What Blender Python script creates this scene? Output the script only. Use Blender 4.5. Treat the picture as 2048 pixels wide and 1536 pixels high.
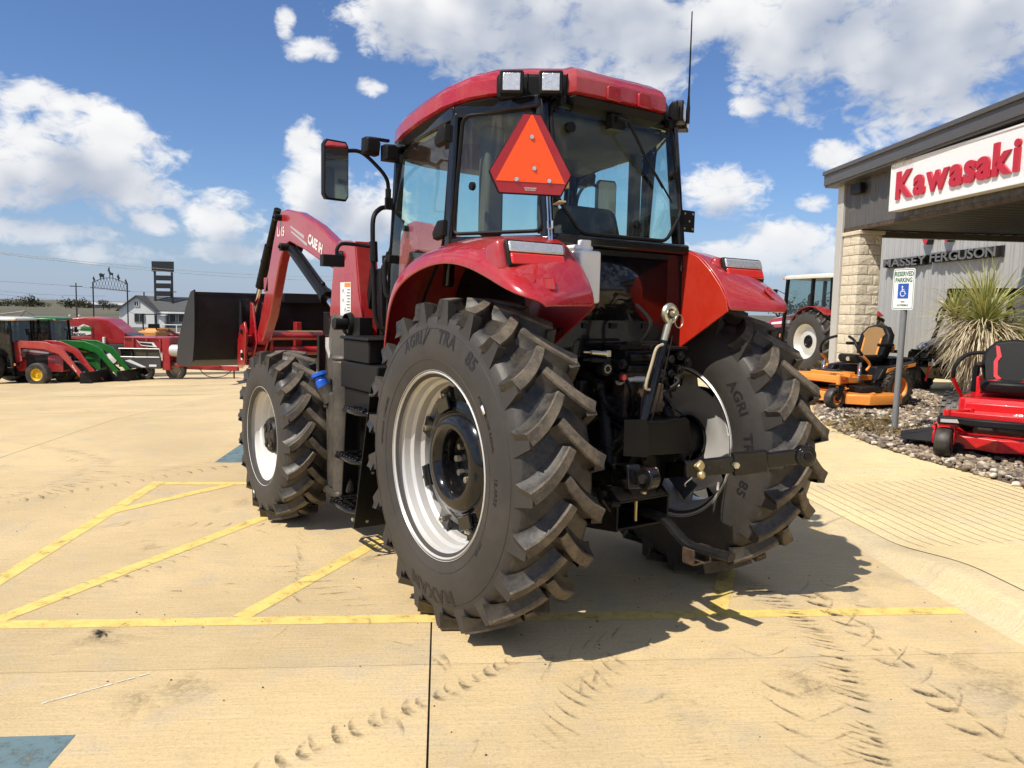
import bpy, math, random
from mathutils import Vector, Matrix, noise as mnoise
random.seed(7)
R = math.radians
PI = math.pi
for o in list(bpy.data.objects): bpy.data.objects.remove(o)
scn = bpy.context.scene
COL = scn.collection

# ------------------------------------------------------------------ camera
CAM = Vector((-3.0143, -3.5009, 1.6781))
YAW, PITCH, ROLL, FPX = 0.6031, -0.0953, 0.0218, 1553.2
cd = bpy.data.cameras.new('camera'); cam = bpy.data.objects.new('camera', cd); COL.objects.link(cam)
fw = Vector((math.sin(YAW)*math.cos(PITCH), math.cos(YAW)*math.cos(PITCH), math.sin(PITCH)))
r0 = fw.cross(Vector((0, 0, 1))).normalized(); u0 = r0.cross(fw)
r1 = math.cos(ROLL)*r0 + math.sin(ROLL)*u0; u1 = -math.sin(ROLL)*r0 + math.cos(ROLL)*u0
m = Matrix((r1, u1, -fw)).transposed().to_4x4(); m.translation = CAM
cam.matrix_world = m
cd.sensor_width = 36; cd.lens = FPX/2048*36; cd.clip_start = .05; cd.clip_end = 6000
scn.camera = cam
scn.render.resolution_x = 1024; scn.render.resolution_y = 768

# ------------------------------------------------------------------ light
SUNV = Vector((-.72, -.10, 1)).normalized()          # towards the sun
SUN_EL = math.asin(SUNV.z); SUN_AZ = math.atan2(SUNV.x, SUNV.y)
ld = bpy.data.lights.new('sun', 'SUN'); ld.energy = 4.6; ld.angle = R(.53); ld.color = (1, .93, .82)
sun = bpy.data.objects.new('sun', ld); COL.objects.link(sun)
sun.rotation_euler = (-SUNV).to_track_quat('-Z', 'Y').to_euler()
sun.location = (-20, -5, 40)
vs = scn.view_settings; vs.view_transform = 'Standard'; vs.look = 'None'; vs.exposure = 0.22; vs.gamma = 1; vs.use_curve_mapping = False

class NT:
    """tiny node-tree helper"""
    def __init__(s, tree): s.t = tree; s.n = tree.nodes; s.l = tree.links
    def add(s, typ, **k):
        nd = s.n.new(typ)
        for a, b in k.items(): setattr(nd, a, b)
        return nd
    def link(s, a, b): s.l.new(a, b)
    def put(s, sock, v):
        if isinstance(v, bpy.types.NodeSocket): s.l.new(v, sock)
        elif v is not None: sock.default_value = v
    def math(s, op, a, b=None, c=None, clamp=False):
        nd = s.n.new('ShaderNodeMath'); nd.operation = op; nd.use_clamp = clamp
        s.put(nd.inputs[0], a)
        if b is not None: s.put(nd.inputs[1], b)
        if c is not None: s.put(nd.inputs[2], c)
        return nd.outputs[0]
    def ramp(s, fac, lo, hi, a=0., b=1., smooth=True):
        nd = s.n.new('ShaderNodeMapRange'); nd.interpolation_type = 'SMOOTHSTEP' if smooth else 'LINEAR'
        s.put(nd.inputs[0], fac)
        for i, v in enumerate((lo, hi, a, b)): s.put(nd.inputs[i+1], v)
        return nd.outputs[0]
    def mix(s, fac, a, b, mode='MIX'):
        nd = s.n.new('ShaderNodeMix'); nd.data_type = 'RGBA'; nd.blend_type = mode
        s.put(nd.inputs[0], fac)
        s.put(nd.inputs[6], a if isinstance(a, bpy.types.NodeSocket) else (*a[:3], 1))
        s.put(nd.inputs[7], b if isinstance(b, bpy.types.NodeSocket) else (*b[:3], 1))
        return nd.outputs[2]
    def noise(s, vec, scale, detail=4, rough=.55, dist=0, dims='3D'):
        nd = s.n.new('ShaderNodeTexNoise'); nd.noise_dimensions = dims
        if vec is not None: s.l.new(vec, nd.inputs['Vector'])
        nd.inputs['Scale'].default_value = scale; nd.inputs['Detail'].default_value = detail
        nd.inputs['Roughness'].default_value = rough; nd.inputs['Distortion'].default_value = dist
        return nd.outputs['Fac']

# ------------------------------------------------------------------ sky with cumulus clouds
# clouds: azimuth, elevation, half-width, half-height (degrees on the sky)
CLOUDS = [(3.41, 12.14, 4.09, 1.45), (5.44, 8.43, 6.23, 3.61), (7.59, 10.33, 2.49, 1.99), (2.22, 7.5, 3.82, 2.55), (9.27, 7.4, 3.07, 1.64), (3.69, 4.17, 5.24, 1.05), (9.82, 5.05, 1.94, 0.9), (7.13, 3.12, 5.1, 0.82), (14.32, 5.65, 2.99, 2.0), (19.55, 10.8, 1.58, 2.15), (20.63, 8.2, 2.74, 3.47), (23.92, 6.31, 3.54, 2.98), (14.94, 3.5, 3.96, 0.94), (18.33, 18.48, 0.88, 1.29), (20.48, 17.05, 2.36, 0.97), (24.13, 15.15, 1.28, 0.86), (27.5, 19.69, 5.57, 3.65), (33.84, 20.1, 9.09, 5.59), (41.61, 19.8, 7.65, 5.21), (45.04, 16.5, 2.82, 1.94), (48.09, 20.14, 4.07, 2.54), (54.31, 18.66, 6.31, 5.31), (60.92, 17.68, 7.95, 6.04), (65.72, 18.09, 4.84, 4.84), (50.78, 14.08, 1.61, 0.84), (49.32, 8.53, 3.81, 1.82), (56.03, 10.6, 2.28, 1.18), (55.26, 7.73, 1.41, 0.85), (53.47, 5.17, 2.88, 1.66), (50.56, 3.82, 6.25, 1.32), (56.43, 3.65, 3.9, 1.14), (20.62, 4.26, 5.56, 1.11)]
BIG_CLOUDS = [(5.44, 8.43, 6.23, 3.61), (7.59, 10.33, 2.49, 1.99), (2.22, 7.5, 3.82, 2.55), (14.32, 5.65, 2.99, 2.0), (20.63, 8.2, 2.74, 3.47), (23.92, 6.31, 3.54, 2.98), (27.5, 19.69, 5.57, 3.65), (33.84, 20.1, 9.09, 5.59), (41.61, 19.8, 7.65, 5.21), (45.04, 16.5, 2.82, 1.94), (48.09, 20.14, 4.07, 2.54), (54.31, 18.66, 6.31, 5.31), (60.92, 17.68, 7.95, 6.04), (65.72, 18.09, 4.84, 4.84), (49.32, 8.53, 3.81, 1.82)]
world = bpy.data.worlds.new('World'); scn.world = world; world.use_nodes = True
wt = NT(world.node_tree); wt.n.clear()
def cloud_group(detail, blobs):
    g = bpy.data.node_groups.new('cloud_field', 'ShaderNodeTree')
    g.interface.new_socket('Vector', in_out='INPUT', socket_type='NodeSocketVector')
    g.interface.new_socket('Field', in_out='OUTPUT', socket_type='NodeSocketFloat')
    g.interface.new_socket('Billow', in_out='OUTPUT', socket_type='NodeSocketFloat')
    t = NT(g); gi = t.add('NodeGroupInput'); go = t.add('NodeGroupOutput')
    acc = None
    for (a, e, ra, re) in blobs:
        vm = t.add('ShaderNodeVectorMath', operation='MULTIPLY_ADD'); t.link(gi.outputs[0], vm.inputs[0])
        vm.inputs[1].default_value = (1/ra, 1/re, 0); vm.inputs[2].default_value = (-a/ra, -e/re, max(0, .62-.13*min(ra, re)))
        d = t.add('ShaderNodeVectorMath', operation='DOT_PRODUCT'); t.link(vm.outputs[0], d.inputs[0]); t.link(vm.outputs[0], d.inputs[1])
        acc = d.outputs['Value'] if acc is None else t.math('SMOOTH_MIN', acc, d.outputs['Value'], .3)
    acc = t.math('SUBTRACT', 1., acc)
    # the same kind of sky goes on all round, outside the part in view
    sep = t.add('ShaderNodeSeparateXYZ'); t.link(gi.outputs[0], sep.inputs[0]); u, v = sep.outputs[0], sep.outputs[1]
    n2 = t.noise(gi.outputs[0], .085, 1, .5)
    gen = t.math('MULTIPLY', t.math('SUBTRACT', n2, .50), 5.)
    rel = t.math('ABSOLUTE', t.math('SUBTRACT', u, 34.))
    out = t.math('MAXIMUM', t.ramp(rel, 38., 46.), t.ramp(v, 27., 33.))
    gen = t.math('ADD', gen, t.math('MULTIPLY', t.math('SUBTRACT', out, 1.), 6.))
    acc = t.math('MAXIMUM', t.math('MAXIMUM', acc, gen), -1.5)
    if detail > 2:
        wv = t.add('ShaderNodeVectorMath', operation='MULTIPLY'); t.link(gi.outputs[0], wv.inputs[0]); wv.inputs[1].default_value = (.62, .95, 1)
        n1 = t.noise(wv.outputs[0], .30, 4, .58, .45)
        vo = t.add('ShaderNodeTexVoronoi', feature='F1'); t.link(wv.outputs[0], vo.inputs['Vector']); vo.inputs['Scale'].default_value = .55; vo.inputs['Detail'].default_value = 1.; vo.inputs['Roughness'].default_value = .55
        bil = t.math('SUBTRACT', .62, vo.outputs['Distance'])
        f = t.math('ADD', acc, t.math('ADD', t.math('MULTIPLY', t.math('SUBTRACT', n1, .5), 2.6), t.math('MULTIPLY', bil, .50)))
        n3 = t.noise(wv.outputs[0], 1.25, 5, .62, .6)
        f = t.math('ADD', f, t.math('MULTIPLY_ADD', n3, 1.7, -.78))
        t.link(t.math('ADD', t.math('MULTIPLY', bil, .55), t.math('SUBTRACT', n1, .5)), go.inputs[1])
    else:
        n1 = t.noise(gi.outputs[0], .30, detail, .5)
        f = t.math('ADD', acc, t.math('MULTIPLY', t.math('SUBTRACT', n1, .5), 1.4))
    t.link(f, go.inputs[0]); return g
cg, cg2 = cloud_group(7, CLOUDS), cloud_group(1, BIG_CLOUDS)
tc = wt.add('ShaderNodeTexCoord'); sp = wt.add('ShaderNodeSeparateXYZ'); wt.link(tc.outputs['Generated'], sp.inputs[0])
azn = wt.math('MULTIPLY', wt.math('ARCTAN2', sp.outputs[0], sp.outputs[1]), 180/PI)
eln = wt.math('MULTIPLY', wt.math('ARCSINE', sp.outputs[2]), 180/PI)
def field(dx, dy, grp):
    c = wt.add('ShaderNodeCombineXYZ')
    wt.put(c.inputs[0], wt.math('ADD', azn, dx)); wt.put(c.inputs[1], wt.math('ADD', eln, dy))
    g = wt.add('ShaderNodeGroup'); g.node_tree = grp; wt.link(c.outputs[0], g.inputs[0]); return g.outputs
G0 = field(0, 0, cg); F0, BIL = G0[0], G0[1]; F1 = field(-.6, 2.0, cg2)[0]
alpha = wt.math('POWER', wt.ramp(F0, -.15, .75), .75)
alpha = wt.math('MULTIPLY', alpha, wt.ramp(eln, -.5, 6., .30, 1.))
sky = wt.add('ShaderNodeTexSky', sky_type='NISHITA'); sky.sun_disc = False
sky.sun_elevation = SUN_EL; sky.sun_rotation = SUN_AZ; sky.altitude = 150; sky.air_density = 1.0; sky.dust_density = .6; sky.ozone_density = 2.2
dark = wt.ramp(F1, .0, 1.15)
shade = wt.math('ADD', wt.math('MULTIPLY_ADD', dark, -.72, .92), wt.math('MULTIPLY', BIL, .40), clamp=True)
cloudcol = wt.mix(shade, (3.3, 3.8, 4.8), (8.0, 8.0, 8.0))
tint = wt.mix(1., sky.outputs[0], (.64, .78, 1.02), 'MULTIPLY')
hz = wt.ramp(eln, -1., 9., .75, 0.)
tint = wt.mix(hz, tint, (3.4, 4.1, 5.4)); cloudcol = wt.mix(wt.ramp(eln, 0., 8., .45, 0.), cloudcol, (4.4, 5.0, 6.0))
colr = wt.mix(alpha, tint, cloudcol)
bg = wt.add('ShaderNodeBackground'); wt.link(colr, bg.inputs[0]); bg.inputs[1].default_value = .105
wo = wt.add('ShaderNodeOutputWorld'); wt.link(bg.outputs[0], wo.inputs[0])
world.cycles.sampling_method = 'MANUAL'; world.cycles.sample_map_resolution = 256
cy = scn.cycles; cy.use_adaptive_sampling = True; cy.adaptive_threshold = .02; cy.adaptive_min_samples = 12; cy.max_bounces = 8; cy.diffuse_bounces = 3; cy.glossy_bounces = 3; cy.transmission_bounces = 4; cy.transparent_max_bounces = 16; cy.caustics_reflective = False; cy.caustics_refractive = False

# ------------------------------------------------------------------ materials
MATS = {}
def mat(name, base, rough=.5, metal=0., var=.12, vscale=6., bump=0., bscale=40., coat=0., dust=0., dustcol=(.34, .27, .18), dscale=3., spec=.5, alpha=None):
    mt = bpy.data.materials.new(name); mt.use_nodes = True; t = NT(mt.node_tree); t.n.clear()
    o = t.add('ShaderNodeOutputMaterial'); b = t.add('ShaderNodeBsdfPrincipled'); t.link(b.outputs[0], o.inputs[0])
    tc = t.add('ShaderNodeTexCoord').outputs['Object']
    c = (*base, 1)
    if var:
        nz = t.noise(tc, vscale, 5, .6)
        c = t.mix(nz, tuple(max(0, x*(1-var)) for x in base), tuple(min(1, x*(1+var)) for x in base))
    if dust:
        d = t.noise(tc, dscale, 8, .68)
        d2 = t.noise(tc, dscale*9, 4, .6)
        fac = t.math('MULTIPLY', t.ramp(t.math('MULTIPLY_ADD', d2, .35, d), .52, .86), dust)
        c = t.mix(fac, c, dustcol)
        t.put(b.inputs['Roughness'], t.math('MULTIPLY_ADD', fac, .5*(1-rough), rough))
    else:
        rn = t.noise(tc, vscale*2.3, 3, .6)
        t.put(b.inputs['Roughness'], t.ramp(rn, .2, .8, max(.02, rough-.07), min(1, rough+.07), False))
    t.put(b.inputs['Base Color'], c); b.inputs['Metallic'].default_value = metal
    b.inputs['Specular IOR Level'].default_value = spec
    b.inputs['Coat Weight'].default_value = coat; b.inputs['Coat Roughness'].default_value = .035
    if bump:
        bp = t.add('ShaderNodeBump'); bp.inputs['Strength'].default_value = 1; bp.inputs['Distance'].default_value = bump
        t.link(t.noise(tc, bscale, 5, .6), bp.inputs['Height']); t.link(bp.outputs[0], b.inputs['Normal'])
    MATS[name] = mt; return mt
def glassmat(name, tint=(.70, .86, .84), refl=1.0, dust=.06):
    mt = bpy.data.materials.new(name); mt.use_nodes = True; t = NT(mt.node_tree); t.n.clear()
    o = t.add('ShaderNodeOutputMaterial'); tr = t.add('ShaderNodeBsdfTransparent'); tr.inputs[0].default_value = (*tint, 1)
    gl = t.add('ShaderNodeBsdfGlossy'); gl.inputs['Roughness'].default_value = .015; gl.inputs[0].default_value = (.95, 1, 1, 1)
    fr = t.add('ShaderNodeLayerWeight'); fr.inputs[0].default_value = .5
    frs = t.math('MULTIPLY_ADD', t.math('POWER', fr.outputs['Facing'], 4.), .80, .05)
    mx = t.add('ShaderNodeMixShader'); t.put(mx.inputs[0], t.math('MULTIPLY', frs, refl, clamp=True))
    t.link(tr.outputs[0], mx.inputs[1]); t.link(gl.outputs[0], mx.inputs[2])
    df = t.add('ShaderNodeBsdfDiffuse'); df.inputs[0].default_value = (.55, .5, .42, 1)
    tc = t.add('ShaderNodeTexCoord').outputs['Object']
    mp = t.add('ShaderNodeMapping'); mp.inputs['Scale'].default_value = (9, 9, 1.1); t.link(tc, mp.inputs[0])
    n = t.ramp(t.noise(mp.outputs[0], 2.2, 6, .6, .6), .48, .8)
    mx2 = t.add('ShaderNodeMixShader'); t.put(mx2.inputs[0], t.math('MULTIPLY_ADD', n, dust*2.2, dust*.25))
    t.link(mx.outputs[0], mx2.inputs[1]); t.link(df.outputs[0], mx2.inputs[2]); t.link(mx2.outputs[0], o.inputs[0])
    MATS[name] = mt; return mt
RED = (.37, .0075, .013)
mat('red_paint', RED, .27, var=.10, coat=.8, dust=.14, dscale=2.6)
mat('sunlit_red_paint', (.48, .022, .008), .36, var=.06, coat=.4, dust=.06)  # sunlit copy of the tractor red, for the right cheek panel
mat('dark_and_shaded_red', (.30, .010, .013), .34, var=.12, coat=.4, dust=.12)  # dark red parts; also painted shade on left cheek, sockets and parked tractor's fender
mat('black_paint', (.006, .006, .007), .30, var=.25, spec=.16, dust=.012, dscale=4)
mat('black_gloss', (.005, .005, .006), .16, var=.2, coat=.55, spec=.16, dust=.012)
mat('black_plastic', (.011, .011, .012), .46, var=.2, spec=.16, dust=.012, bump=.0006, bscale=300)
mat('black_steel', (.009, .009, .0105), .36, .0, var=.3, spec=.16, dust=.03, dscale=5)
mat('cast_iron', (.008, .009, .011), .40, var=.35, spec=.16, dust=.05, dscale=6, bump=.002, bscale=60)
mat('grey_plastic', (.036, .034, .031), .5, var=.15, dust=.2, dscale=3)
mat('sidewall', (.032, .029, .026), .64, var=.3, vscale=4, dust=.5, dustcol=(.070, .057, .045), dscale=1.6, bump=.0012, bscale=50)
mat('tread', (.014, .0145, .016), .42, var=.3, dust=.50, dustcol=(.115, .092, .064), dscale=6, bump=.0012, bscale=60)
mat('lug_top', (.068, .058, .046), .80, var=.45, vscale=12, dust=.85, dustcol=(.20, .16, .112), dscale=9, bump=.0018, bscale=80)
mat('tyre_text', (.010, .009, .009), .6, var=.1)
mat('silver_paint', (.60, .59, .57), .38, .25, var=.06, dust=.18, dscale=2.5)
mat('white_rim', (.72, .71, .68), .45, 0, var=.06, dust=.15)
mat('chrome', (.78, .78, .76), .14, 1, var=.05)
mat('zinc', (.62, .58, .45), .34, .9, var=.15)
mat('yellow_zinc', (.60, .48, .24), .38, .7, var=.2)
mat('rusty_steel', (.055, .034, .022), .6, .3, var=.5, vscale=14, dust=.3, dscale=8)
mat('lamp_clear', (.74, .74, .73), .20, .6, var=.30, vscale=45, coat=1, bump=.003, bscale=90)
mat('bucket_black', (.011, .012, .015), .5, var=.25, spec=.25, dust=.02, dscale=3)
mat('lamp_red', (.72, .03, .02), .14, 0, var=.1, coat=1, bump=.002, bscale=160)
mat('lamp_amber', (.7, .22, .02), .2, 0, coat=1)
mat('smv_orange', (.95, .095, .012), .55, 0, var=.03)
mat('smv_red', (.36, .008, .010), .22, 0, var=.12, vscale=60, coat=.6, bump=.0012, bscale=260)
mat('white_plastic', (.78, .78, .76), .42, var=.04)
mat('blue_plastic', (.012, .10, .55), .35, var=.06)
mat('decal_white', (.80, .80, .79), .4, var=.02)
mat('decal_grey', (.42, .40, .40), .4, var=.02)
mat('decal_black', (.012, .012, .012), .4, var=.05)
mat('decal_orange', (.85, .25, .03), .4, var=.02)
mat('headliner', (.075, .072, .066), .8, var=.06)
mat('seat_cloth', (.03, .032, .036), .7, var=.2)
mat('beige_trim', (.42, .36, .24), .6, var=.05)
mat('mirror', (.82, .84, .86), .02, 1, var=0)
glassmat('cab_glass', (.86, .98, .88), .9, .035)
glassmat('clear_glass', (.62, .72, .70), .9, .04)
glassmat('dark_glass', (.20, .25, .26), .8, .04)

# ------------------------------------------------------------------ mesh helper
class MB:
    def __init__(s): s.V = []; s.F = []; s.M = []; s.mi = 0
    def add(s, vs, fs):
        k = len(s.V); s.V += [tuple(v) for v in vs]
        for f in fs: s.F.append(tuple(k+i for i in f)); s.M.append(s.mi)
        return s
    def bx(s, x0, x1, y0, y1, z0, z1):
        v = [(x, y, z) for z in (z0, z1) for y in (y0, y1) for x in (x0, x1)]
        return s.add(v, [(0, 2, 3, 1), (4, 5, 7, 6), (0, 1, 5, 4), (2, 6, 7, 3), (0, 4, 6, 2), (1, 3, 7, 5)])
    def obox(s, c, size, rot=None):
        """box centred at c, turned by a Matrix or euler tuple"""
        mtx = rot if isinstance(rot, Matrix) else (Matrix.Identity(3) if rot is None else __import__('mathutils').Euler(rot).to_matrix())
        a, b, d = (q/2 for q in size); c = Vector(c)
        v = [c+mtx @ Vector((x, y, z)) for z in (-d, d) for y in (-b, b) for x in (-a, a)]
        return s.add(v, [(0, 2, 3, 1), (4, 5, 7, 6), (0, 1, 5, 4), (2, 6, 7, 3), (0, 4, 6, 2), (1, 3, 7, 5)])
    def beam(s, a, b, w, h, up=(0, 0, 1)):
        """rectangular bar from a to b: w across, h along up"""
        a, b = Vector(a), Vector(b); d = (b-a); L = d.length; d.normalize()
        x = d.cross(Vector(up))
        if x.length < 1e-4: x = d.cross(Vector((1, 0, 0)))
        x.normalize(); z = x.cross(d)
        mtx = Matrix((x, d, z)).transposed()
        return s.obox((a+b)/2, (w, L, h), mtx)
    def prism(s, poly, ax, a0, a1):
        """polygon in the plane across axis ax ('x': (y,z), 'y': (x,z), 'z': (x,y)) pulled from a0 to a1"""
        def p(q, a):
            return (a, q[0], q[1]) if ax == 'x' else (q[0], a, q[1]) if ax == 'y' else (q[0], q[1], a)
        n = len(poly); v = [p(q, a0) for q in poly]+[p(q, a1) for q in poly]
        f = [tuple(range(n-1, -1, -1)), tuple(range(n, 2*n))]+[(i, (i+1) % n, n+(i+1) % n, n+i) for i in range(n)]
        return s.add(v, f)
    def slab(s, pts, th):
        """planar polygon (3-D points) with thickness th along its normal"""
        P = [Vector(q) for q in pts]; nrm = Vector((0, 0, 0))
        for i in range(len(P)): nrm += (P[i]-P[0]).cross(P[(i+1) % len(P)]-P[0])
        nrm.normalize(); n = len(P); v = [q-nrm*th/2 for q in P]+[q+nrm*th/2 for q in P]
        return s.add(v, [tuple(range(n-1, -1, -1)), tuple(range(n, 2*n))]+[(i, (i+1) % n, n+(i+1) % n, n+i) for i in range(n)])
    def tube(s, path, r, n=8, caps=True, closed=False):
        P = [Vector(q) for q in path]; m_ = len(P); rs = r if isinstance(r, (list, tuple)) else [r]*m_
        T = []
        for i in range(m_):
            a = P[(i-1) % m_] if (closed or i > 0) else P[i]; b = P[(i+1) % m_] if (closed or i < m_-1) else P[i]
            T.append((b-a).normalized())
        u = T[0].cross(Vector((0, 0, 1)))
        if u.length < .05: u = T[0].cross(Vector((1, 0, 0)))
        u.normalize(); v = []
        for i in range(m_):
            u = (u-T[i]*u.dot(T[i])).normalized(); w = T[i].cross(u)
            v += [P[i]+(u*math.cos(2*PI*k/n)+w*math.sin(2*PI*k/n))*rs[i] for k in range(n)]
        f = [(i*n+k, i*n+(k+1) % n, (i+1)*n+(k+1) % n, (i+1)*n+k) for i in range(m_-1) for k in range(n)]
        if closed: f += [((m_-1)*n+k, (m_-1)*n+(k+1) % n, (k+1) % n, k) for k in range(n)]
        elif caps: f += [tuple(range(n-1, -1, -1)), tuple((m_-1)*n+k for k in range(n))]
        return s.add(v, f)
    def lathe(s, prof, ax='x', c=(0, 0, 0), n=48, close=False):
        """profile [(axial, radius)] turned round an axis through c"""
        v = []; c = Vector(c)
        for (a, r) in prof:
            for k in range(n):
                t = 2*PI*k/n; q = (a, r*math.cos(t), r*math.sin(t))
                q = q if ax == 'x' else (q[1], a, q[2]) if ax == 'y' else (q[1], q[2], a)
                v.append(c+Vector(q))
        m_ = len(prof); f = []
        for i in range(m_-1 if not close else m_):
            j = (i+1) % m_
            f += [(i*n+k, i*n+(k+1) % n, j*n+(k+1) % n, j*n+k) for k in range(n)]
        return s.add(v, f)
    def cyl(s, a, b, r, n=16, r2=None): return s.tube([a, b], [r, r if r2 is None else r2], n)
    def grid(s, rows, flip=False):
        m_, n = len(rows), len(rows[0]); v = [q for row in rows for q in row]
        f = [(i*n+j, i*n+j+1, (i+1)*n+j+1, (i+1)*n+j) for i in range(m_-1) for j in range(n-1)]
        if flip: f = [q[::-1] for q in f]
        return s.add(v, f)
    def loft(s, rings, caps=True):
        n = len(rings[0]); v = [q for r_ in rings for q in r_]; m_ = len(rings)
        f = [(i*n+k, i*n+(k+1) % n, (i+1)*n+(k+1) % n, (i+1)*n+k) for i in range(m_-1) for k in range(n)]
        if caps: f += [tuple(range(n-1, -1, -1)), tuple((m_-1)*n+k for k in range(n))]
        return s.add(v, f)
    def blob(s, c, rad, n=8, m_=6):
        c = Vector(c); rx, ry, rz = rad if isinstance(rad, (tuple, list)) else (rad,)*3
        return s.loft([[c+Vector((rx*math.sin(PI*(i+.02)/(m_+.04))*math.cos(2*PI*k/n), ry*math.sin(PI*(i+.02)/(m_+.04))*math.sin(2*PI*k/n), -rz*math.cos(PI*i/m_))) for k in range(n)] for i in range(m_+1)])
    def merge(s, o, f=None):
        mi = s.mi; k = len(s.V); s.V += [tuple(f(Vector(v))) if f else v for v in o.V]
        s.F += [tuple(k+i for i in q) for q in o.F]; s.M += [mi+i for i in o.M]; return s
    def xf(s, mtx): s.V = [tuple(mtx @ Vector(v)) for v in s.V]; return s
    def mirror(s): s.V = [(-x, y, z) for x, y, z in s.V]; s.F = [f[::-1] for f in s.F]; return s
    def mesh(s, name, mats, ang=35):
        me = bpy.data.meshes.new(name); me.from_pydata(s.V, [], s.F)
        for q in (mats if isinstance(mats, (list, tuple)) else [mats]): me.materials.append(MATS[q])
        me.polygons.foreach_set('material_index', s.M)
        me.polygons.foreach_set('use_smooth', [True]*len(s.F)); me.update()
        me.set_sharp_from_angle(angle=R(ang)); return me
    def build(s, name, mats, parent=None, bevel=0, ang=35, solid=0, sub=0, seg=2):
        o = bpy.data.objects.new(name, s.mesh(name, mats, ang)); COL.objects.link(o)
        if parent: o.parent = parent
        if solid: md = o.modifiers.new('solid', 'SOLIDIFY'); md.thickness = solid; md.offset = 0
        if sub: md = o.modifiers.new('sub', 'SUBSURF'); md.levels = sub; md.render_levels = sub
        if bevel: md = o.modifiers.new('bevel', 'BEVEL'); md.width = bevel; md.segments = seg; md.limit_method = 'ANGLE'; md.angle_limit = R(40)
        return o
def tag(o, label=None, cat=None, group=None, kind=None):
    if label: o['label'] = label
    if cat: o['category'] = cat
    if group: o['group'] = group
    if kind: o['kind'] = kind
    return o
def thing(name, loc, label, cat, rz=0, group=None):
    o = bpy.data.objects.new(name, None); COL.objects.link(o); o.empty_display_size = .2
    o.location = loc; o.rotation_euler = (0, 0, rz); return tag(o, label, cat, group)
def dup(o, name=None, parent=None):
    c = o.copy(); COL.objects.link(c); c.parent = parent
    for ch in o.children: dup(ch, None, c)
    return c
def smooth(path, k=6):
    """Catmull-Rom through the points"""
    P = [Vector(q) for q in path]; out = []
    for i in range(len(P)-1):
        a, b, c, d = P[max(0, i-1)], P[i], P[i+1], P[min(len(P)-1, i+2)]
        for j in range(k):
            t = j/k; out.append(.5*((2*b)+(c-a)*t+(2*a-5*b+4*c-d)*t*t+(3*b-a-3*c+d)*t**3))
    return out+[P[-1]]
def text_mb(body, size, extr=.004, bold=0., space=1.0, res=3):
    cu = bpy.data.curves.new('txt', 'FONT'); cu.body = body; cu.size = size; cu.extrude = extr; cu.offset = bold*size; cu.space_character = space; cu.resolution_u = res
    cu.align_x = 'LEFT'
    o = bpy.data.objects.new('txt', cu); COL.objects.link(o); bpy.context.view_layer.update()
    dg = bpy.context.evaluated_depsgraph_get(); ev = o.evaluated_get(dg); me = ev.to_mesh()
    mb = MB(); mb.add([v.co.copy() for v in me.vertices], [tuple(p.vertices) for p in me.polygons])
    ev.to_mesh_clear(); bpy.data.objects.remove(o); bpy.data.curves.remove(cu); return mb
def text_box(mb):
    xs = [v[0] for v in mb.V]; ys = [v[1] for v in mb.V]; return min(xs), max(xs), min(ys), max(ys)
def fit_text(body, w, h, extr=.004, bold=0., space=1.0):
    """text squeezed to fill w x h, centred on the origin in its own XY plane"""
    mb = text_mb(body, 1., 0.5, bold, space); x0, x1, y0, y1 = text_box(mb)
    mb.V = [((x-(x0+x1)/2)*w/(x1-x0), (y-(y0+y1)/2)*h/(y1-y0), z/.5*extr) for x, y, z in mb.V]; return mb
def frame(o, xd, yd):
    """4x4 putting local x,y along xd,yd at o"""
    x = Vector(xd).normalized(); z = x.cross(Vector(yd)).normalized(); y = z.cross(x)
    mm = Matrix((x, y, z)).transposed().to_4x4(); mm.translation = Vector(o); return mm
def lerp(a, b, t): return a+(b-a)*t
def sstep(a, b, x):
    t = max(0, min(1, (x-a)/(b-a))); return t*t*(3-2*t)

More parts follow.
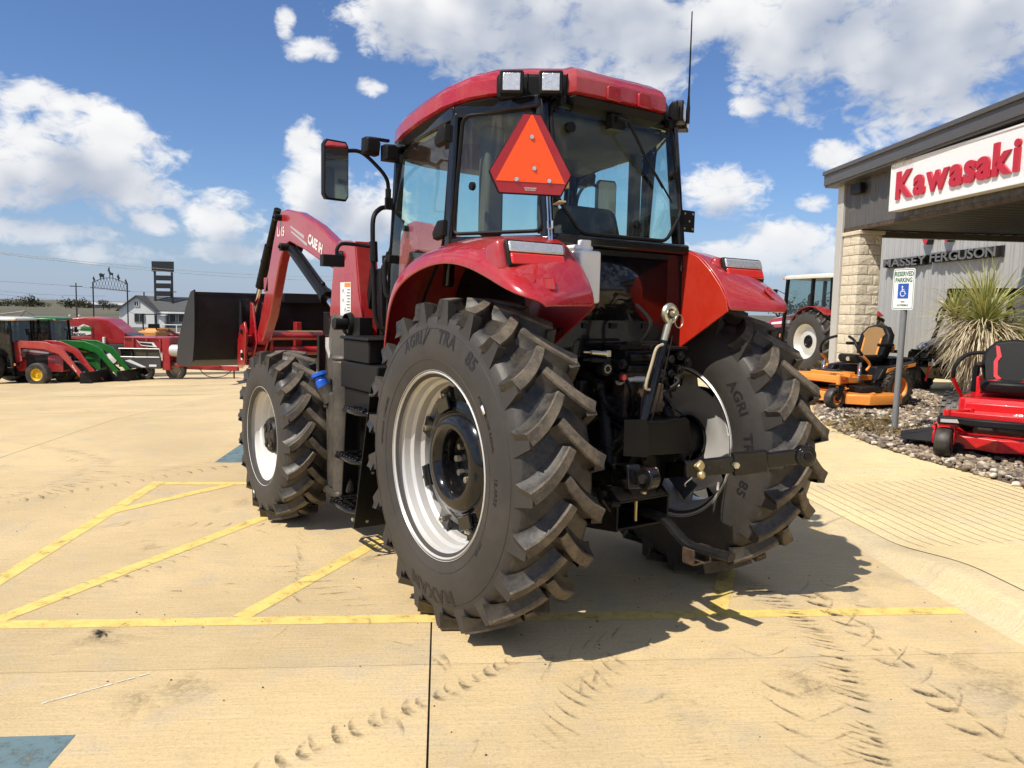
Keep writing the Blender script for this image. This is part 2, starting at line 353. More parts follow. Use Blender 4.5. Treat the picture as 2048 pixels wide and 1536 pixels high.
# ================================================================== the setting
# site frame: local x = towards the showroom, local y = along its front; turned by -AZ about z
AZ = .51
E1 = Vector((math.sin(AZ), math.cos(AZ), 0)); E2 = Vector((math.cos(AZ), -math.sin(AZ), 0))
def S(b, a, z=0.): return E2*b+E1*a+Vector((0, 0, z))       # b across, a along
def gz(x, y):
    """lie of the land: flat round the tractor, falling away to the yard on the left"""
    b = x*E2.x+y*E2.y
    s = .1*x+.995*y
    k = 1-sstep(-7, 2, b)
    d = 0 if s < 8.5 else .057*(min(s, 31)-8.5)
    if s > 31: d += (min(s, 115)-31)*.0085
    if s > 115: d -= (min(s, 600)-115)*.0050
    return -d*k
def concrete_mat(name, base, light=0.):
    mt = bpy.data.materials.new(name); mt.use_nodes = True; t = NT(mt.node_tree); t.n.clear()
    o = t.add('ShaderNodeOutputMaterial'); b = t.add('ShaderNodeBsdfPrincipled'); t.link(b.outputs[0], o.inputs[0])
    pos = t.add('ShaderNodeNewGeometry').outputs['Position']
    rot = t.add('ShaderNodeVectorRotate'); rot.rotation_type = 'Z_AXIS'; rot.inputs['Angle'].default_value = AZ; t.link(pos, rot.inputs[0])
    P = rot.outputs[0]
    big = t.noise(P, .45, 5, .6); mid = t.noise(P, 2.6, 6, .65, .4); fine = t.noise(P, 55, 4, .7); grit = t.noise(P, 240, 2, .6)
    mp = t.add('ShaderNodeMapping'); mp.inputs['Scale'].default_value = (1.2, 26, 1); t.link(P, mp.inputs[0])
    broom = t.noise(mp.outputs[0], 3., 5, .65)
    c = t.mix(t.ramp(big, .3, .7), tuple(x*.82 for x in base), tuple(min(1, x*1.10) for x in base))
    grey = tuple(sum(base)/3*k for k in (.95, .84, .68))
    c = t.mix(t.math('MULTIPLY', t.ramp(mid, .48, .70), .45), c, grey)
    c = t.mix(t.math('MULTIPLY', t.ramp(broom, .45, .75), .34), c, tuple(x*.62 for x in base))
    c = t.mix(t.math('MULTIPLY', t.ramp(broom, .52, .30), .30), c, tuple(min(.9, x*1.28) for x in base))
    f2 = t.noise(P, 95, 3, .75)
    c = t.mix(t.math('MULTIPLY', t.ramp(fine, .50, .66), .42), c, tuple(x*.55 for x in base))
    c = t.mix(t.math('MULTIPLY', t.ramp(f2, .52, .68), .40), c, tuple(min(.9, x*1.35) for x in base))
    c = t.mix(t.math('MULTIPLY', t.ramp(grit, .58, .70), .45), c, tuple(x*.45 for x in base))
    st = t.noise(P, .9, 7, .7, 1.2); st2 = t.noise(P, 3.1, 6, .72, .8)
    c = t.mix(t.math('MULTIPLY', t.ramp(st, .56, .80), .55), c, tuple(x*.50 for x in grey))
    c = t.mix(t.math('MULTIPLY', t.ramp(st2, .62, .80), .50), c, tuple(x*.42 for x in grey))
    oi = t.add('ShaderNodeObjectInfo'); k = t.ramp(oi.outputs['Random'], 0., 1., .93, 1.06, False); kc = t.add('ShaderNodeCombineXYZ')
    for i in range(3): t.link(k, kc.inputs[i])
    c = t.mix(1., c, kc.outputs[0], 'MULTIPLY')
    t.put(b.inputs['Base Color'], c); b.inputs['Roughness'].default_value = .85; b.inputs['Specular IOR Level'].default_value = .3
    bp = t.add('ShaderNodeBump'); bp.inputs['Strength'].default_value = .8; bp.inputs['Distance'].default_value = .0025
    t.link(t.math('ADD', t.math('MULTIPLY', broom, .8), t.math('ADD', fine, t.math('MULTIPLY', grit, .5))), bp.inputs['Height']); t.link(bp.outputs[0], b.inputs['Normal'])
    MATS[name] = mt; return mt
concrete_mat('lot_concrete', (.62, .47, .255)); concrete_mat('walk_concrete', (.67, .54, .295)); concrete_mat('kerb_concrete', (.62, .50, .30))
mat('joint_filler', (.03, .026, .02), .9)
def field_mat():
    mt = bpy.data.materials.new('dry_field'); mt.use_nodes = True; t = NT(mt.node_tree); t.n.clear()
    o = t.add('ShaderNodeOutputMaterial'); b = t.add('ShaderNodeBsdfPrincipled'); t.link(b.outputs[0], o.inputs[0])
    P = t.add('ShaderNodeNewGeometry').outputs['Position']
    mp = t.add('ShaderNodeMapping'); mp.inputs['Scale'].default_value = (.25, 1, 1); t.link(P, mp.inputs[0])
    n = t.noise(mp.outputs[0], .06, 6, .6); n2 = t.noise(P, .5, 5, .7)
    c = t.mix(t.ramp(n, .35, .65), (.075, .072, .045), (.15, .125, .075)); c = t.mix(t.math('MULTIPLY', n2, .5), c, (.05, .06, .03))
    t.put(b.inputs['Base Color'], c); b.inputs['Roughness'].default_value = .95; MATS['dry_field'] = mt
field_mat()
# ground sheet out to the horizon
g = MB(); rows = []
rad = [0, 3, 6, 9, 12, 16, 20, 24, 28, 32, 38, 46, 56, 68, 82, 100, 125, 160, 210, 280, 380, 520, 720, 1000, 1500, 2400, 4000]
for r_ in rad:
    rows.append([])
    for k in range(73):
        t = 2*PI*k/72; x, y = CAM.x+r_*math.sin(t), CAM.y+r_*math.cos(t)
        h = gz(x, y)-.05
        if r_ > 150: h += 1.5*mnoise.noise((x*.006, y*.006, 0))*min(1, (r_-150)/200)
        rows[-1].append((x, y, h))
g.grid(rows, True); tag(g.build('ground', 'dry_field'), kind='structure')
# concrete lot: an under-sheet that shows in the joints, slabs on top
g = MB(); xs = [-60+3.*i for i in range(20)]+[-1.5, 0, 1, 2.12]; ys = [-14+3.*i for i in range(22)]
g.grid([[S(b, a, gz(*S(b, a).xy)-.014) for b in xs] for a in ys]); lot = tag(g.build('parking_lot', 'joint_filler'), kind='structure')
jb = [-.95+4.6*i for i in range(-13, 1)]+[2.13]; ja = [-.98+4.6*i for i in range(-3, 11)]
for i in range(len(jb)-1):
    for j in range(len(ja)-1):
        w = .005 if jb[i] > -12 else .012; wa = .0022 if abs(ja[j]+.98) < .1 or abs(ja[j+1]+.98) < .1 else .004
        wl = .0045; b0, b1, a0, a1 = jb[i]+wl, jb[i+1]-wl, ja[j]+wa, ja[j+1]-wa
        g = MB(); n = 4
        g.grid([[S(lerp(b0, b1, p/n), lerp(a0, a1, q/n), gz(*S(lerp(b0, b1, p/n), lerp(a0, a1, q/n)).xy)) for p in range(n+1)] for q in range(n+1)])
        ring = [S(b0, a0), S(b1, a0), S(b1, a1), S(b0, a1)]
        for p in range(4):
            u, v = ring[p], ring[(p+1) % 4]; zu, zv = gz(*u.xy), gz(*v.xy)
            g.add([(u.x, u.y, zu), (v.x, v.y, zv), (v.x, v.y, zv-.012), (u.x, u.y, zu-.012)], [(0, 3, 2, 1)])
        g.build('slab', 'lot_concrete', lot)
# painted markings
def paint_mat(name, base, wear=.5):
    mt = bpy.data.materials.new(name); mt.use_nodes = True; t = NT(mt.node_tree); t.n.clear()
    o = t.add('ShaderNodeOutputMaterial'); b = t.add('ShaderNodeBsdfPrincipled'); tr = t.add('ShaderNodeBsdfTransparent'); mx = t.add('ShaderNodeMixShader')
    P = t.add('ShaderNodeNewGeometry').outputs['Position']
    n = t.noise(P, 9, 7, .7); n2 = t.noise(P, 60, 4, .7)
    c = t.mix(t.ramp(n, .4, .7), base, tuple(x*.72 for x in base)); c = t.mix(t.math('MULTIPLY', t.ramp(n2, .5, .7), .3), c, tuple(x*.6 for x in base))
    t.put(b.inputs['Base Color'], c); b.inputs['Roughness'].default_value = .8
    f = t.ramp(t.math('MULTIPLY_ADD', n2, .45, n), .62+.25*(1-wear), .95+.1*(1-wear), 1., .25)
    t.put(mx.inputs[0], f); t.link(tr.outputs[0], mx.inputs[1]); t.link(b.outputs[0], mx.inputs[2]); t.link(mx.outputs[0], o.inputs[0]); MATS[name] = mt
paint_mat('yellow_paint', (.78, .57, .17), .35); paint_mat('blue_paint', (.13, .20, .22), .6); paint_mat('white_paint', (.70, .68, .60), .8)
def stripe(a, b, w=.105, m_='yellow_paint', z=.0016, label='worn yellow painted stripe'):
    A, B = Vector((*a, 0)), Vector((*b, 0)); d = (B-A).normalized(); n = Vector((-d.y, d.x, 0))*w/2
    g = MB(); q = [A-n, B-n, B+n, A+n]; g.add([S(v.x, v.y, z) for v in q], [(0, 1, 2, 3)])
    o = g.build('painted_stripe', m_, lot); return o
stripe((-9, -.43), (2.10, -.43)); stripe((-3.53, -.375), (-3.53, 2.90), z=.0020); stripe((-3.47, 2.84), (1.2, 2.84), z=.0017)
stripe((-3.53, 1.80), (-2.85, 2.80), z=.0026)
for b_, a_ in ((-3.22, 2.79), (-1.97, 2.79), (-.65, 2.79), (.67, .9)): stripe((b_, -.379), (b_+.46*(a_+.38), a_), z=.0022)
for (b0, b1, a0, a1) in ((-4.3, -2.31, -2.9, -1.52), (-3.29, -1.9, 3.83, 5.3)):
    g = MB(); g.add([S(b0, a0, .0016), S(b1, a0, .0016), S(b1, a1, .0016), S(b0, a1, .0016)], [(0, 1, 2, 3)]); g.build('painted_square', 'blue_paint', lot)
rnd = random.Random(4)
# remnants of the white wheelchair symbol on the far blue square
g = MB(); c = S(-2.6, 4.55, .006)
g.tube([c+Vector((.27*math.cos(t), .27*math.sin(t), 0)) for t in [R(-150+20*i) for i in range(13)]], .035, 4)
g.V = [(x, y, .0030) for x, y, z in g.V]; g.build('painted_symbol', 'white_paint', lot)
g = MB(); g.add([S(-2.66, -1.02, .003), S(-2.36, -.985, .003), S(-2.36, -.972, .003), S(-2.66, -1.0, .003)], [(0, 1, 2, 3)])
for k_ in range(9):
    u_, v_ = k_/9+rnd.uniform(0, .02), (k_+1)/9-rnd.uniform(-.02, .03); A_, B_ = Vector((-2.56, -1.27)), Vector((-2.22, -1.02)); stripe(A_.lerp(B_, u_), A_.lerp(B_, v_), rnd.uniform(.006, .018)*(1-.4*k_/9), 'white_paint', .0024+.0001*k_)
# tyre marks: thin dirt laid by lugs
def dirt_mat(name, base, k):
    mt = bpy.data.materials.new(name); mt.use_nodes = True; t = NT(mt.node_tree); t.n.clear()
    o = t.add('ShaderNodeOutputMaterial'); b = t.add('ShaderNodeBsdfDiffuse'); tr = t.add('ShaderNodeBsdfTransparent'); mx = t.add('ShaderNodeMixShader')
    P = t.add('ShaderNodeNewGeometry').outputs['Position']; n = t.noise(P, 26, 6, .75); uv = t.add('ShaderNodeAttribute'); uv.attribute_name = 'fade'
    b.inputs[0].default_value = (*base, 1)
    f = t.math('MULTIPLY', t.math('MULTIPLY', t.ramp(n, .35, .60), uv.outputs['Fac']), k)
    t.put(mx.inputs[0], f); t.link(tr.outputs[0], mx.inputs[1]); t.link(b.outputs[0], mx.inputs[2]); t.link(mx.outputs[0], o.inputs[0]); MATS[name] = mt
dirt_mat('tyre_dirt', (.085, .073, .058), 1.)
class Marks(MB):
    def __init__(s): super().__init__(); s.fade = []
    def arc(s, c, ang, L, w, bend, dark=1.):
        """one lug print: a curved smear, dark on its leading edge"""
        d = Vector((math.cos(ang), math.sin(ang), 0)); n = Vector((-d.y, d.x, 0)); rows = []; k = 7
        for i in range(k+1):
            t = i/k; p = Vector((*c, .0034))+d*L*(t-.5)+n*bend*(4*(t-.5)**2); ww = w*(.35+.65*t)
            rows.append([p, p+n*ww*.35, p+n*ww])
            e = math.sin(PI*min(1, .12+t*.95))
            s.fade += [dark*(.6+.7*t)*e, dark*(.35+.8*t)*e, 0.]
        s.grid(rows)
mk = Marks(); rnd = random.Random(3)
def track(p0, p1, step, kinds, curve=0.):
    A, B = Vector((*p0, 0)), Vector((*p1, 0)); L = (B-A).length; n = int(L/step); d = (B-A).normalized(); nn = Vector((-d.y, d.x, 0)); ba = math.atan2(d.y, d.x)
    for i in range(n):
        t = (i+.5)/n; p = A.lerp(B, t)+nn*curve*(4*(t-.5)**2-1)
        for (off, ang, ln, w, bend, dk) in kinds:
            q = p+nn*(off+rnd.gauss(0, .008))+d*rnd.uniform(-.012, .012)
            if rnd.random() < .14: continue
            mk.arc((q.x, q.y), ba+ang+rnd.uniform(-.12, .12), ln*rnd.uniform(.75, 1.2), w*rnd.uniform(.6, 1.3), bend*rnd.uniform(.3, 1.3), dk*rnd.uniform(.35, 1.0))
def trackp(pts, step, kinds):
    P = [Vector((x, y, 0)) for x, y in pts]
    for A, B in zip(P, P[1:]): track(A.xy, B.xy, step, kinds)
colA = [(.94, -.45), (.60, -1.17), (.18, -1.61), (-.31, -2.01), (-.7, -2.35)]
trackp(colA, .048, [(0, 1.25, .20, .034, .016, 1.2)]); trackp(colA, .11, [(.03, 1.0, .10, .05, .01, 1.1)])
colB = [(.75, -.75), (.45, -1.04), (.32, -1.35), (.05, -1.75), (-.3, -2.2)]
trackp([(1.05, -.72), (.80, -1.22), (.52, -1.62), (.30, -2.0), (.1, -2.3)], .125, [(.0, .75, .17, .065, .035, 1.4), (.10, .1, .15, .07, .0, .9)])
trackp([(1.35, -.70), (1.12, -1.12), (.92, -1.52), (.72, -1.90), (.55, -2.3)], .15, [(0, .8, .17, .05, .03, 1.2), (-.16, 2.35, .34, .022, .03, .9)])
trackp([(.30, -.85), (.16, -.98), (.02, -1.22), (-.17, -1.50), (-.42, -1.76), (-.7, -2.0)], .14, [(0, .70, .22, .045, .025, 1.0), (.18, 2.2, .30, .02, .02, .7)])
trackp([(-.95, -.55), (-1.49, -.67), (-2.06, -.76), (-2.6, -.9)], .075, [(0, 1.15, .15, .055, .035, 1.0), (.05, 1.9, .07, .04, .01, .7)])
trackp([(-.40, -.78), (-.85, -.95), (-1.3, -1.25)], .085, [(0, 1.0, .26, .03, .02, .8)])
trackp([(-.25, -.55), (-.6, -.62), (-.95, -.75)], .09, [(0, .4, .30, .026, .012, .7), (.2, .4, .2, .03, .01, .6)])
track((-.42, -.95), (-.83, -1.68), .03, [(0, 1.57, .10, .02, .0, .35), (.09, 1.57, .05, .02, .0, .35)])
track((-2.84, 7.48), (-2.18, 6.22), .10, [(0, 1.2, .20, .035, .02, 1.1)]); trackp([(-2.18, 6.22), (-1.95, 5.5), (-2.09, 4.84), (-2.7, 4.05)], .09, [(0, 1.1, .24, .035, .02, 1.1), (-.2, 2.2, .22, .03, .02, .8)])
track((-2.9, 4.0), (-.9, 4.7), .12, [(0, 1.2, .18, .045, .03, 1.0), (.28, 2.0, .16, .04, .03, .8)])
track((-2.2, 2.9), (-.9, 2.1), .12, [(0, 1.2, .16, .04, .03, .9)]); track((-1.5, 1.5), (-1.3, .4), .12, [(0, 1.0, .30, .03, .02, .9)])
track((-2.7, 1.4), (-1.6, 2.0), .10, [(0, 1.4, .10, .045, .02, .8), (.1, 1.6, .1, .035, .02, .7)]); track((-1.1, 2.0), (-1.6, .7), .10, [(0, .2, .22, .03, .0, .6)])
for (x, y, r_) in ((-2.56, .78, .05), (-2.42, -.09, .16), (-2.30, -.05, .12), (-2.55, .72, .14), (.12, -1.52, .16), (.80, -1.98, .20), (.95, -1.75, .14), (-1.2, 3.1, .12), (-2.1, 2.2, .10), (-.9, 1.2, .12)):
    for k in range(5): mk.arc((x+rnd.gauss(0, r_*.4), y+rnd.gauss(0, r_*.4)), rnd.uniform(0, PI), r_*2.2, r_*1.1, r_*.2, .16 if r_ > .06 else 1.5)
for i in range(46):
    x, y = rnd.uniform(-2.6, 1.2), rnd.uniform(-1.6, 5); mk.arc((x, y), rnd.uniform(0, PI), rnd.uniform(.05, .22), rnd.uniform(.012, .05), .01, rnd.uniform(.3, .8))
o = mk.build('tyre_marks', 'tyre_dirt', lot); o['kind'] = 'stuff'
at = o.data.attributes.new('fade', 'FLOAT', 'POINT'); at.data.foreach_set('value', mk.fade)
# pebbles and dirt crumbs on the slabs
g = MB()
for i in range(120):
    x, y = rnd.uniform(-2.9, 2.), rnd.uniform(-1.9, 4.5)
    if rnd.random() < .6: x, y = rnd.uniform(-2.4, 1.6), rnd.uniform(-1.8, 1.5)
    g.blob((x, y, .002), (rnd.uniform(.002, .006), rnd.uniform(.002, .007), rnd.uniform(.002, .004)), 5, 3)
mat('crumb', (.07, .06, .05), .9, var=.5); o = g.build('dirt_crumbs', 'crumb', lot); o['kind'] = 'stuff'

# kerb, ramp and walk up to the showroom
H = .13
def rampk(a): return sstep(-.15, .95, a)*(1-sstep(2.6, 3.5, a))          # 1 inside the kerb ramp
def walk_z(b, a):
    k = rampk(a); low = .012+(H-.012)*max(0, min(1, (b-2.42)/1.95)); return lerp(H, low, k)
g = MB(); aa = [-12, -6, -3, -2, -1.2]+[-.8+.1*i for i in range(48)]+[4.5, 6, 9, 14, 20, 30]
prof = [(2.10, 0), (2.16, .012), (2.205, .05), (2.235, .10), (2.27, .125), (2.31, .13), (2.445, .13), (2.450, .120), (2.46, .119)]
g.grid([[S(b, a, -.002+z*(walk_z(2.42, a)/H)*1.0) for b, z in prof] for a in aa]); tag(g.build('kerb', 'kerb_concrete'), kind='structure')
bed_in = [(-6, 4.62), (2.13, 4.52), (3.05, 4.42), (3.9, 4.34), (5, 4.43), (6.05, 4.61), (7.1, 5.0), (8.11, 5.46), (9.3, 6.3), (10.4, 7.6), (11.0, 9.1)]
bed_out = [(-6, 8.2), (2, 8.15), (6, 8.2), (8.34, 8.39), (9.6, 8.8), (11.0, 9.25)]
def interp(tab, a):
    for (a0, b0), (a1, b1) in zip(tab, tab[1:]):
        if a0 <= a <= a1: return lerp(b0, b1, (a-a0)/(a1-a0))
    return tab[0][1] if a < tab[0][0] else tab[-1][1]
g = MB(); g.grid([[S(b, a, walk_z(b, a)) for b in [2.452, 2.7, 3.2, 3.8, 4.4, 5, 7, 9, 12.6]] for a in aa])
tag(g.build('sidewalk', 'walk_concrete'), kind='structure')
# ramp grooves: thin dark rust-red strips laid just above the surface
mat('groove_red', (.30, .19, .11), .9, var=.3)
walk = bpy.data.objects['sidewalk']
for i in range(20):
    b = 2.56+i*.098; a0, a1 = .60+.05*(i % 2), 2.62
    g = MB(); aj = [lerp(a0, a1, j/14) for j in range(15)]
    g.grid([[S(b-.0035, a, walk_z(b, a)+.0015), S(b+.0035, a, walk_z(b, a)+.0015)] for a in aj]); g.build('groove', 'groove_red', walk)
# gravel bed
def stone_mat():
    mt = bpy.data.materials.new('river_stone'); mt.use_nodes = True; t = NT(mt.node_tree); t.n.clear()
    o = t.add('ShaderNodeOutputMaterial'); b = t.add('ShaderNodeBsdfPrincipled'); t.link(b.outputs[0], o.inputs[0])
    at = t.add('ShaderNodeAttribute'); at.attribute_name = 'tone'
    P = t.add('ShaderNodeTexCoord').outputs['Object']; n = t.noise(P, 60, 4, .6)
    cr = t.add('ShaderNodeValToRGB'); e = cr.color_ramp; e.elements[0].position = 0; e.elements[0].color = (.075, .064, .055, 1); e.elements[1].position = 1; e.elements[1].color = (.68, .62, .52, 1)
    for p_, c_ in ((.25, (.15, .115, .085)), (.5, (.26, .20, .145)), (.68, (.36, .27, .175)), (.82, (.52, .44, .32))): q = e.elements.new(p_); q.color = (*c_, 1)
    t.link(at.outputs['Fac'], cr.inputs[0]); c = t.mix(t.math('MULTIPLY', n, .35), cr.outputs[0], (.16, .125, .09))
    t.put(b.inputs['Base Color'], c); b.inputs['Roughness'].default_value = .8; MATS['river_stone'] = mt
stone_mat(); mat('bed_soil', (.16, .115, .075), .95, var=.4, vscale=8)
g = MB(); g.grid([[S(lerp(interp(bed_in, a), interp(bed_out, a), k/8), a, H+.006) for k in range(9)] for a in [-6+.5*i for i in range(35)]])
tag(g.build('planting_bed', 'bed_soil'), kind='structure')
g = MB(); tones = []; rnd = random.Random(11)
ico = [(0, 0, 1)]+[(.894*math.cos(2*PI*k/5), .894*math.sin(2*PI*k/5), .447) for k in range(5)]+[(.894*math.cos(2*PI*(k+.5)/5), .894*math.sin(2*PI*(k+.5)/5), -.447) for k in range(5)]+[(0, 0, -1)]
icf = [(0, 1+k, 1+(k+1) % 5) for k in range(5)]+[(1+k, 6+k, 1+(k+1) % 5) for k in range(5)]+[(1+(k+1) % 5, 6+k, 6+(k+1) % 5) for k in range(5)]+[(6+k, 11, 6+(k+1) % 5) for k in range(5)]
cnt = 0
while cnt < 21000:
    a = rnd.uniform(-1.2, 11); b0, b1 = interp(bed_in, a), interp(bed_out, a)
    b = lerp(b0-.02, b1, rnd.random())
    if rnd.random() > (1.25-.07*a): continue
    p = S(b, a); sz = rnd.choice((.017, .022, .026, .032, .038, .048)); s1, s2, s3 = sz*rnd.uniform(.8, 1.35), sz*rnd.uniform(.7, 1.1), sz*rnd.uniform(.5, .8)
    if mnoise.noise((p.x*.9, p.y*.9, 3.)) > .33 and rnd.random() < .8: continue
    q = Matrix.Rotation(rnd.uniform(0, 2*PI), 3, 'Z') @ Matrix.Rotation(rnd.uniform(-.5, .5), 3, 'X')
    z = H+.012+rnd.uniform(0, .035)
    g.add([q @ Vector((x*s1*rnd.uniform(.8, 1.2), y*s2*rnd.uniform(.8, 1.2), zz*s3))+Vector((p.x, p.y, z)) for x, y, zz in ico], icf)
    tones += [min(1, max(0, rnd.gauss(.50, .32)))]*12; cnt += 1
o = g.build('gravel', 'river_stone', None, ang=50); tag(o, 'grey and buff river stones of the planting bed', 'gravel', kind='stuff')
at = o.data.attributes.new('tone', 'FLOAT', 'POINT'); at.data.foreach_set('value', tones)

# ================================================================== showroom
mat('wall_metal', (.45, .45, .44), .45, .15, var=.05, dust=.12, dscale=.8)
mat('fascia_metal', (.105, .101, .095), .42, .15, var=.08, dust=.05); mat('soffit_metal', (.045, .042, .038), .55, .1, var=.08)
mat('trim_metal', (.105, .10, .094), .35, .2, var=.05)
mat('light_trim', (.50, .485, .45), .4, .1, var=.04)
mat('limestone', (.68, .60, .46), .9, var=.12, vscale=9, bump=.020, bscale=22, dust=.12, dustcol=(.46, .36, .24))
mat('mortar', (.36, .31, .24), .95); mat('sign_white', (.80, .80, .80), .35, var=.02); mat('sign_red', (.50, .012, .022), .35, var=.04, coat=.3)
mat('letter_black', (.02, .02, .021), .4); mat('letter_face', (.15, .148, .145), .45); mat('straw', (.30, .22, .11), .9, var=.4)
bld = thing('showroom', (0, 0, 0), 'grey ribbed metal showroom with deep porch and limestone pillar', 'building', -AZ)
def rib_profile(L, pitch, minor=True):
    """(along, out) outline of a ribbed steel panel"""
    out = [(0, 0)]; n = int(L/pitch)
    for i in range(n):
        u = i*pitch
        out += [(u+pitch*.02, 0), (u+pitch*.24, .029), (u+pitch*.36, .029), (u+pitch*.58, 0)]
        if minor: out += [(u+pitch*.70, 0), (u+pitch*.75, .007), (u+pitch*.80, .007), (u+pitch*.85, 0)]
    return out+[(L, 0)]
U0, UW, A0, AF = 7.40, 12.45, 11.10, 19.7     # porch front, main wall, pillar, far end of the wall
g = MB(); pr = rib_profile(AF+6, .305)
g.grid([[(UW-o_, -6+u, z) for u, o_ in pr] for z in (.10, 3.2, 6.4)], True)
g.bx(UW+.002, UW+.2, -6, AF, .1, 6.4); g.bx(UW, UW+9, AF-.01, AF+.2, .1, 6.4); g.build('wall', 'wall_metal', bld)
g = MB(); g.bx(UW-.05, UW+.06, AF-.06, AF+.24, .1, 6.45); g.build('corner_trim', 'light_trim', bld, .006)
# porch fascia: ribbed panel above the opening, along the front
EAVE, SOF = 4.68, 3.45
slope = .085                                   # roof edge rises towards the ridge
def ez(a): return EAVE+(A0+.35-a)*.022
g = MB(); pr = rib_profile(16, .305)
def fpan(z0, z1f): g.grid([[(U0+.02-o_, A0+.1-u, z0) for u, o_ in pr], [(U0+.02-o_, A0+.1-u, z1f(A0+.1-u)) for u, o_ in pr]])
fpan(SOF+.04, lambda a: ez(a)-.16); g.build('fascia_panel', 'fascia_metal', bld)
g = MB()
for (o_, z0, z1) in ((-.30, -.26, -.02), (-.34, -.05, .03), (-.27, -.30, -.25)):
    a0, a1 = A0+.45, -5
    g.add([(U0+o_, a, ez(a)+z) for a in (a0, a1) for z in (z0, z1)]+[(U0+.5, a, ez(a)+z) for a in (a0, a1) for z in (z0, z1)], [(0, 1, 3, 2), (4, 6, 7, 5), (1, 5, 7, 3), (0, 2, 6, 4), (0, 4, 5, 1), (2, 3, 7, 6)])
g.build('eave_gutter', 'trim_metal', bld, .008)
g = MB(); g.add([(U0-.2, A0+.4, ez(A0+.4)-.03), (UW+1, A0+.4, ez(A0+.4)+.35), (UW+1, -5, ez(-5)+.35), (U0-.2, -5, ez(-5)-.03)], [(0, 1, 2, 3)]); g.build('porch_roof', 'trim_metal', bld, solid=.03)
g = MB(); g.bx(U0-.02, U0+.10, -5, A0+.12, SOF-.03, SOF+.05); g.build('opening_trim', 'rusty_steel', bld, .004)
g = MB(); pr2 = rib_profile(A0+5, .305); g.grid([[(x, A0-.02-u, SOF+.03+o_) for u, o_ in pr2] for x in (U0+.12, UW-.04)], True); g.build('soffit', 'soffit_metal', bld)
# end beam of the porch, running from the pillar to the wall
mat('beam_paint', (.12, .105, .09), .5, var=.1)
g = MB(); g.bx(U0+.1, UW-.05, A0+.02, A0+.16, SOF-.10, SOF+.02); g.build('end_beam', 'beam_paint', bld, .004)
g = MB(); pr3 = rib_profile(UW-U0-.1, .305); g.grid([[(U0+.1+u, A0+.10+o_*.5, z) for u, o_ in pr3] for z in (SOF+.03, ez(A0)-.1)], True)
g.grid([[(U0+.1+u, A0+.06-o_*.5, z) for u, o_ in pr3] for z in (SOF+.031, ez(A0)-.1)]); g.build('end_panel', 'fascia_metal', bld)
# pillar: metal corner post and split-face limestone blocks
g = MB(); g.bx(U0-.06, U0+.10, A0+.03, A0+.27, .1, ez(A0)-.2); g.build('corner_post', 'light_trim', bld, .008)
core = MB(); core.bx(U0+.0, U0+.46, A0-.60, A0, .1, SOF-.07); pil = core.build('pillar', 'mortar', bld)
zz = .13; row = 0; rnd = random.Random(5)
while zz < SOF-.22:
    hgt = .196
    for face in range(2):
        L = .64 if face == 0 else .48; cuts = [0, L*.45, L] if (row+face) % 2 else [0, L*.7, L]
        for c0, c1 in zip(cuts, cuts[1:]):
            g = MB(); nx, ny = 6, 5
            def pt(i, j):
                u = lerp(c0+.004, c1-.004, i/nx); z = lerp(zz+.004, zz+hgt-.004, j/ny); e = min(i, nx-i, j, ny-j)
                o_ = .014+(.007 if e > 0 else 0)+(rnd.uniform(-.006, .010) if e > 0 else 0)
                return (U0-o_, A0+.02-u, z) if face == 0 else (U0-.02+u, A0-.60-o_, z)
            rowsP = [[pt(i, j) for i in range(nx+1)] for j in range(ny+1)]; g.grid(rowsP, face == 1)
            g.build('stone_block', 'limestone', pil, ang=25)
    zz += .20; row += 1
g = MB(); g.bx(U0-.05, U0+.50, A0-.66, A0+.03, zz, zz+.08); g.build('cap_stone', 'limestone', pil, .012)
g = MB(); g.bx(U0-.15, U0-.03, A0-.74, A0-.36, 4.12, 4.33); g.build('wall_lamp', 'black_plastic', bld, .02)
# sign board on the porch front, raised red letters
SB = thing('sign_board', (0, 0, 0), 'white sign board with raised red letters on porch front', 'sign', -AZ)
g = MB(); g.bx(U0-.22, U0-.035, 5.72, 9.14, 3.62, 4.42); g.build('board', 'sign_white', SB, .012)
g = MB()
for (y0, y1, z0, z1) in ((5.70, 9.16, 3.60, 3.635), (5.70, 9.16, 4.405, 4.44), (9.135, 9.165, 3.60, 4.44), (5.695, 5.725, 3.60, 4.44)): g.bx(U0-.235, U0-.032, y0, y1, z0, z1)
g.build('frame', 'white_plastic', SB, .004)
def letters(word, a_left, a_right, z0, z1, bout, bold, parent, m_, depth, gap=.06, capref=None, sq=1., bot=None, facem=None):
    """raised letters on a wall facing -x of the site frame, read from a_left down to a_right"""
    gl = []; x = 0
    H0 = text_box(text_mb('H', 1., .01, bold)); hh = H0[3]-H0[2]
    for ch in word:
        if ch == ' ': x += .42; continue
        mb = text_mb(ch, 1., .5, bold, 1., 4); b = text_box(mb); gl.append((ch, mb, b, x)); x += (b[1]-b[0])+gap
    W = x-gap; k = (a_left-a_right)/W; kz = (z1-z0)/hh
    for ch, mb, b, x0 in gl:
        mb.V = [(bout-depth*(z+.5), a_left-(x0+px-b[0])*k, z0+(py-H0[2])*kz) for px, py, z in mb.V]
        if facem: mb.M = [1 if all(abs(mb.V[i][0]-(bout-depth)) < 1e-4 for i in f) else 0 for f in mb.F]
        mb.build('letter', [m_, facem] if facem else m_, parent, ang=30)
letters('Kawasaki', 8.95, 5.95, 3.78, 4.265, U0-.222, .035, SB, 'sign_red', .035, .035)
NE = MB()
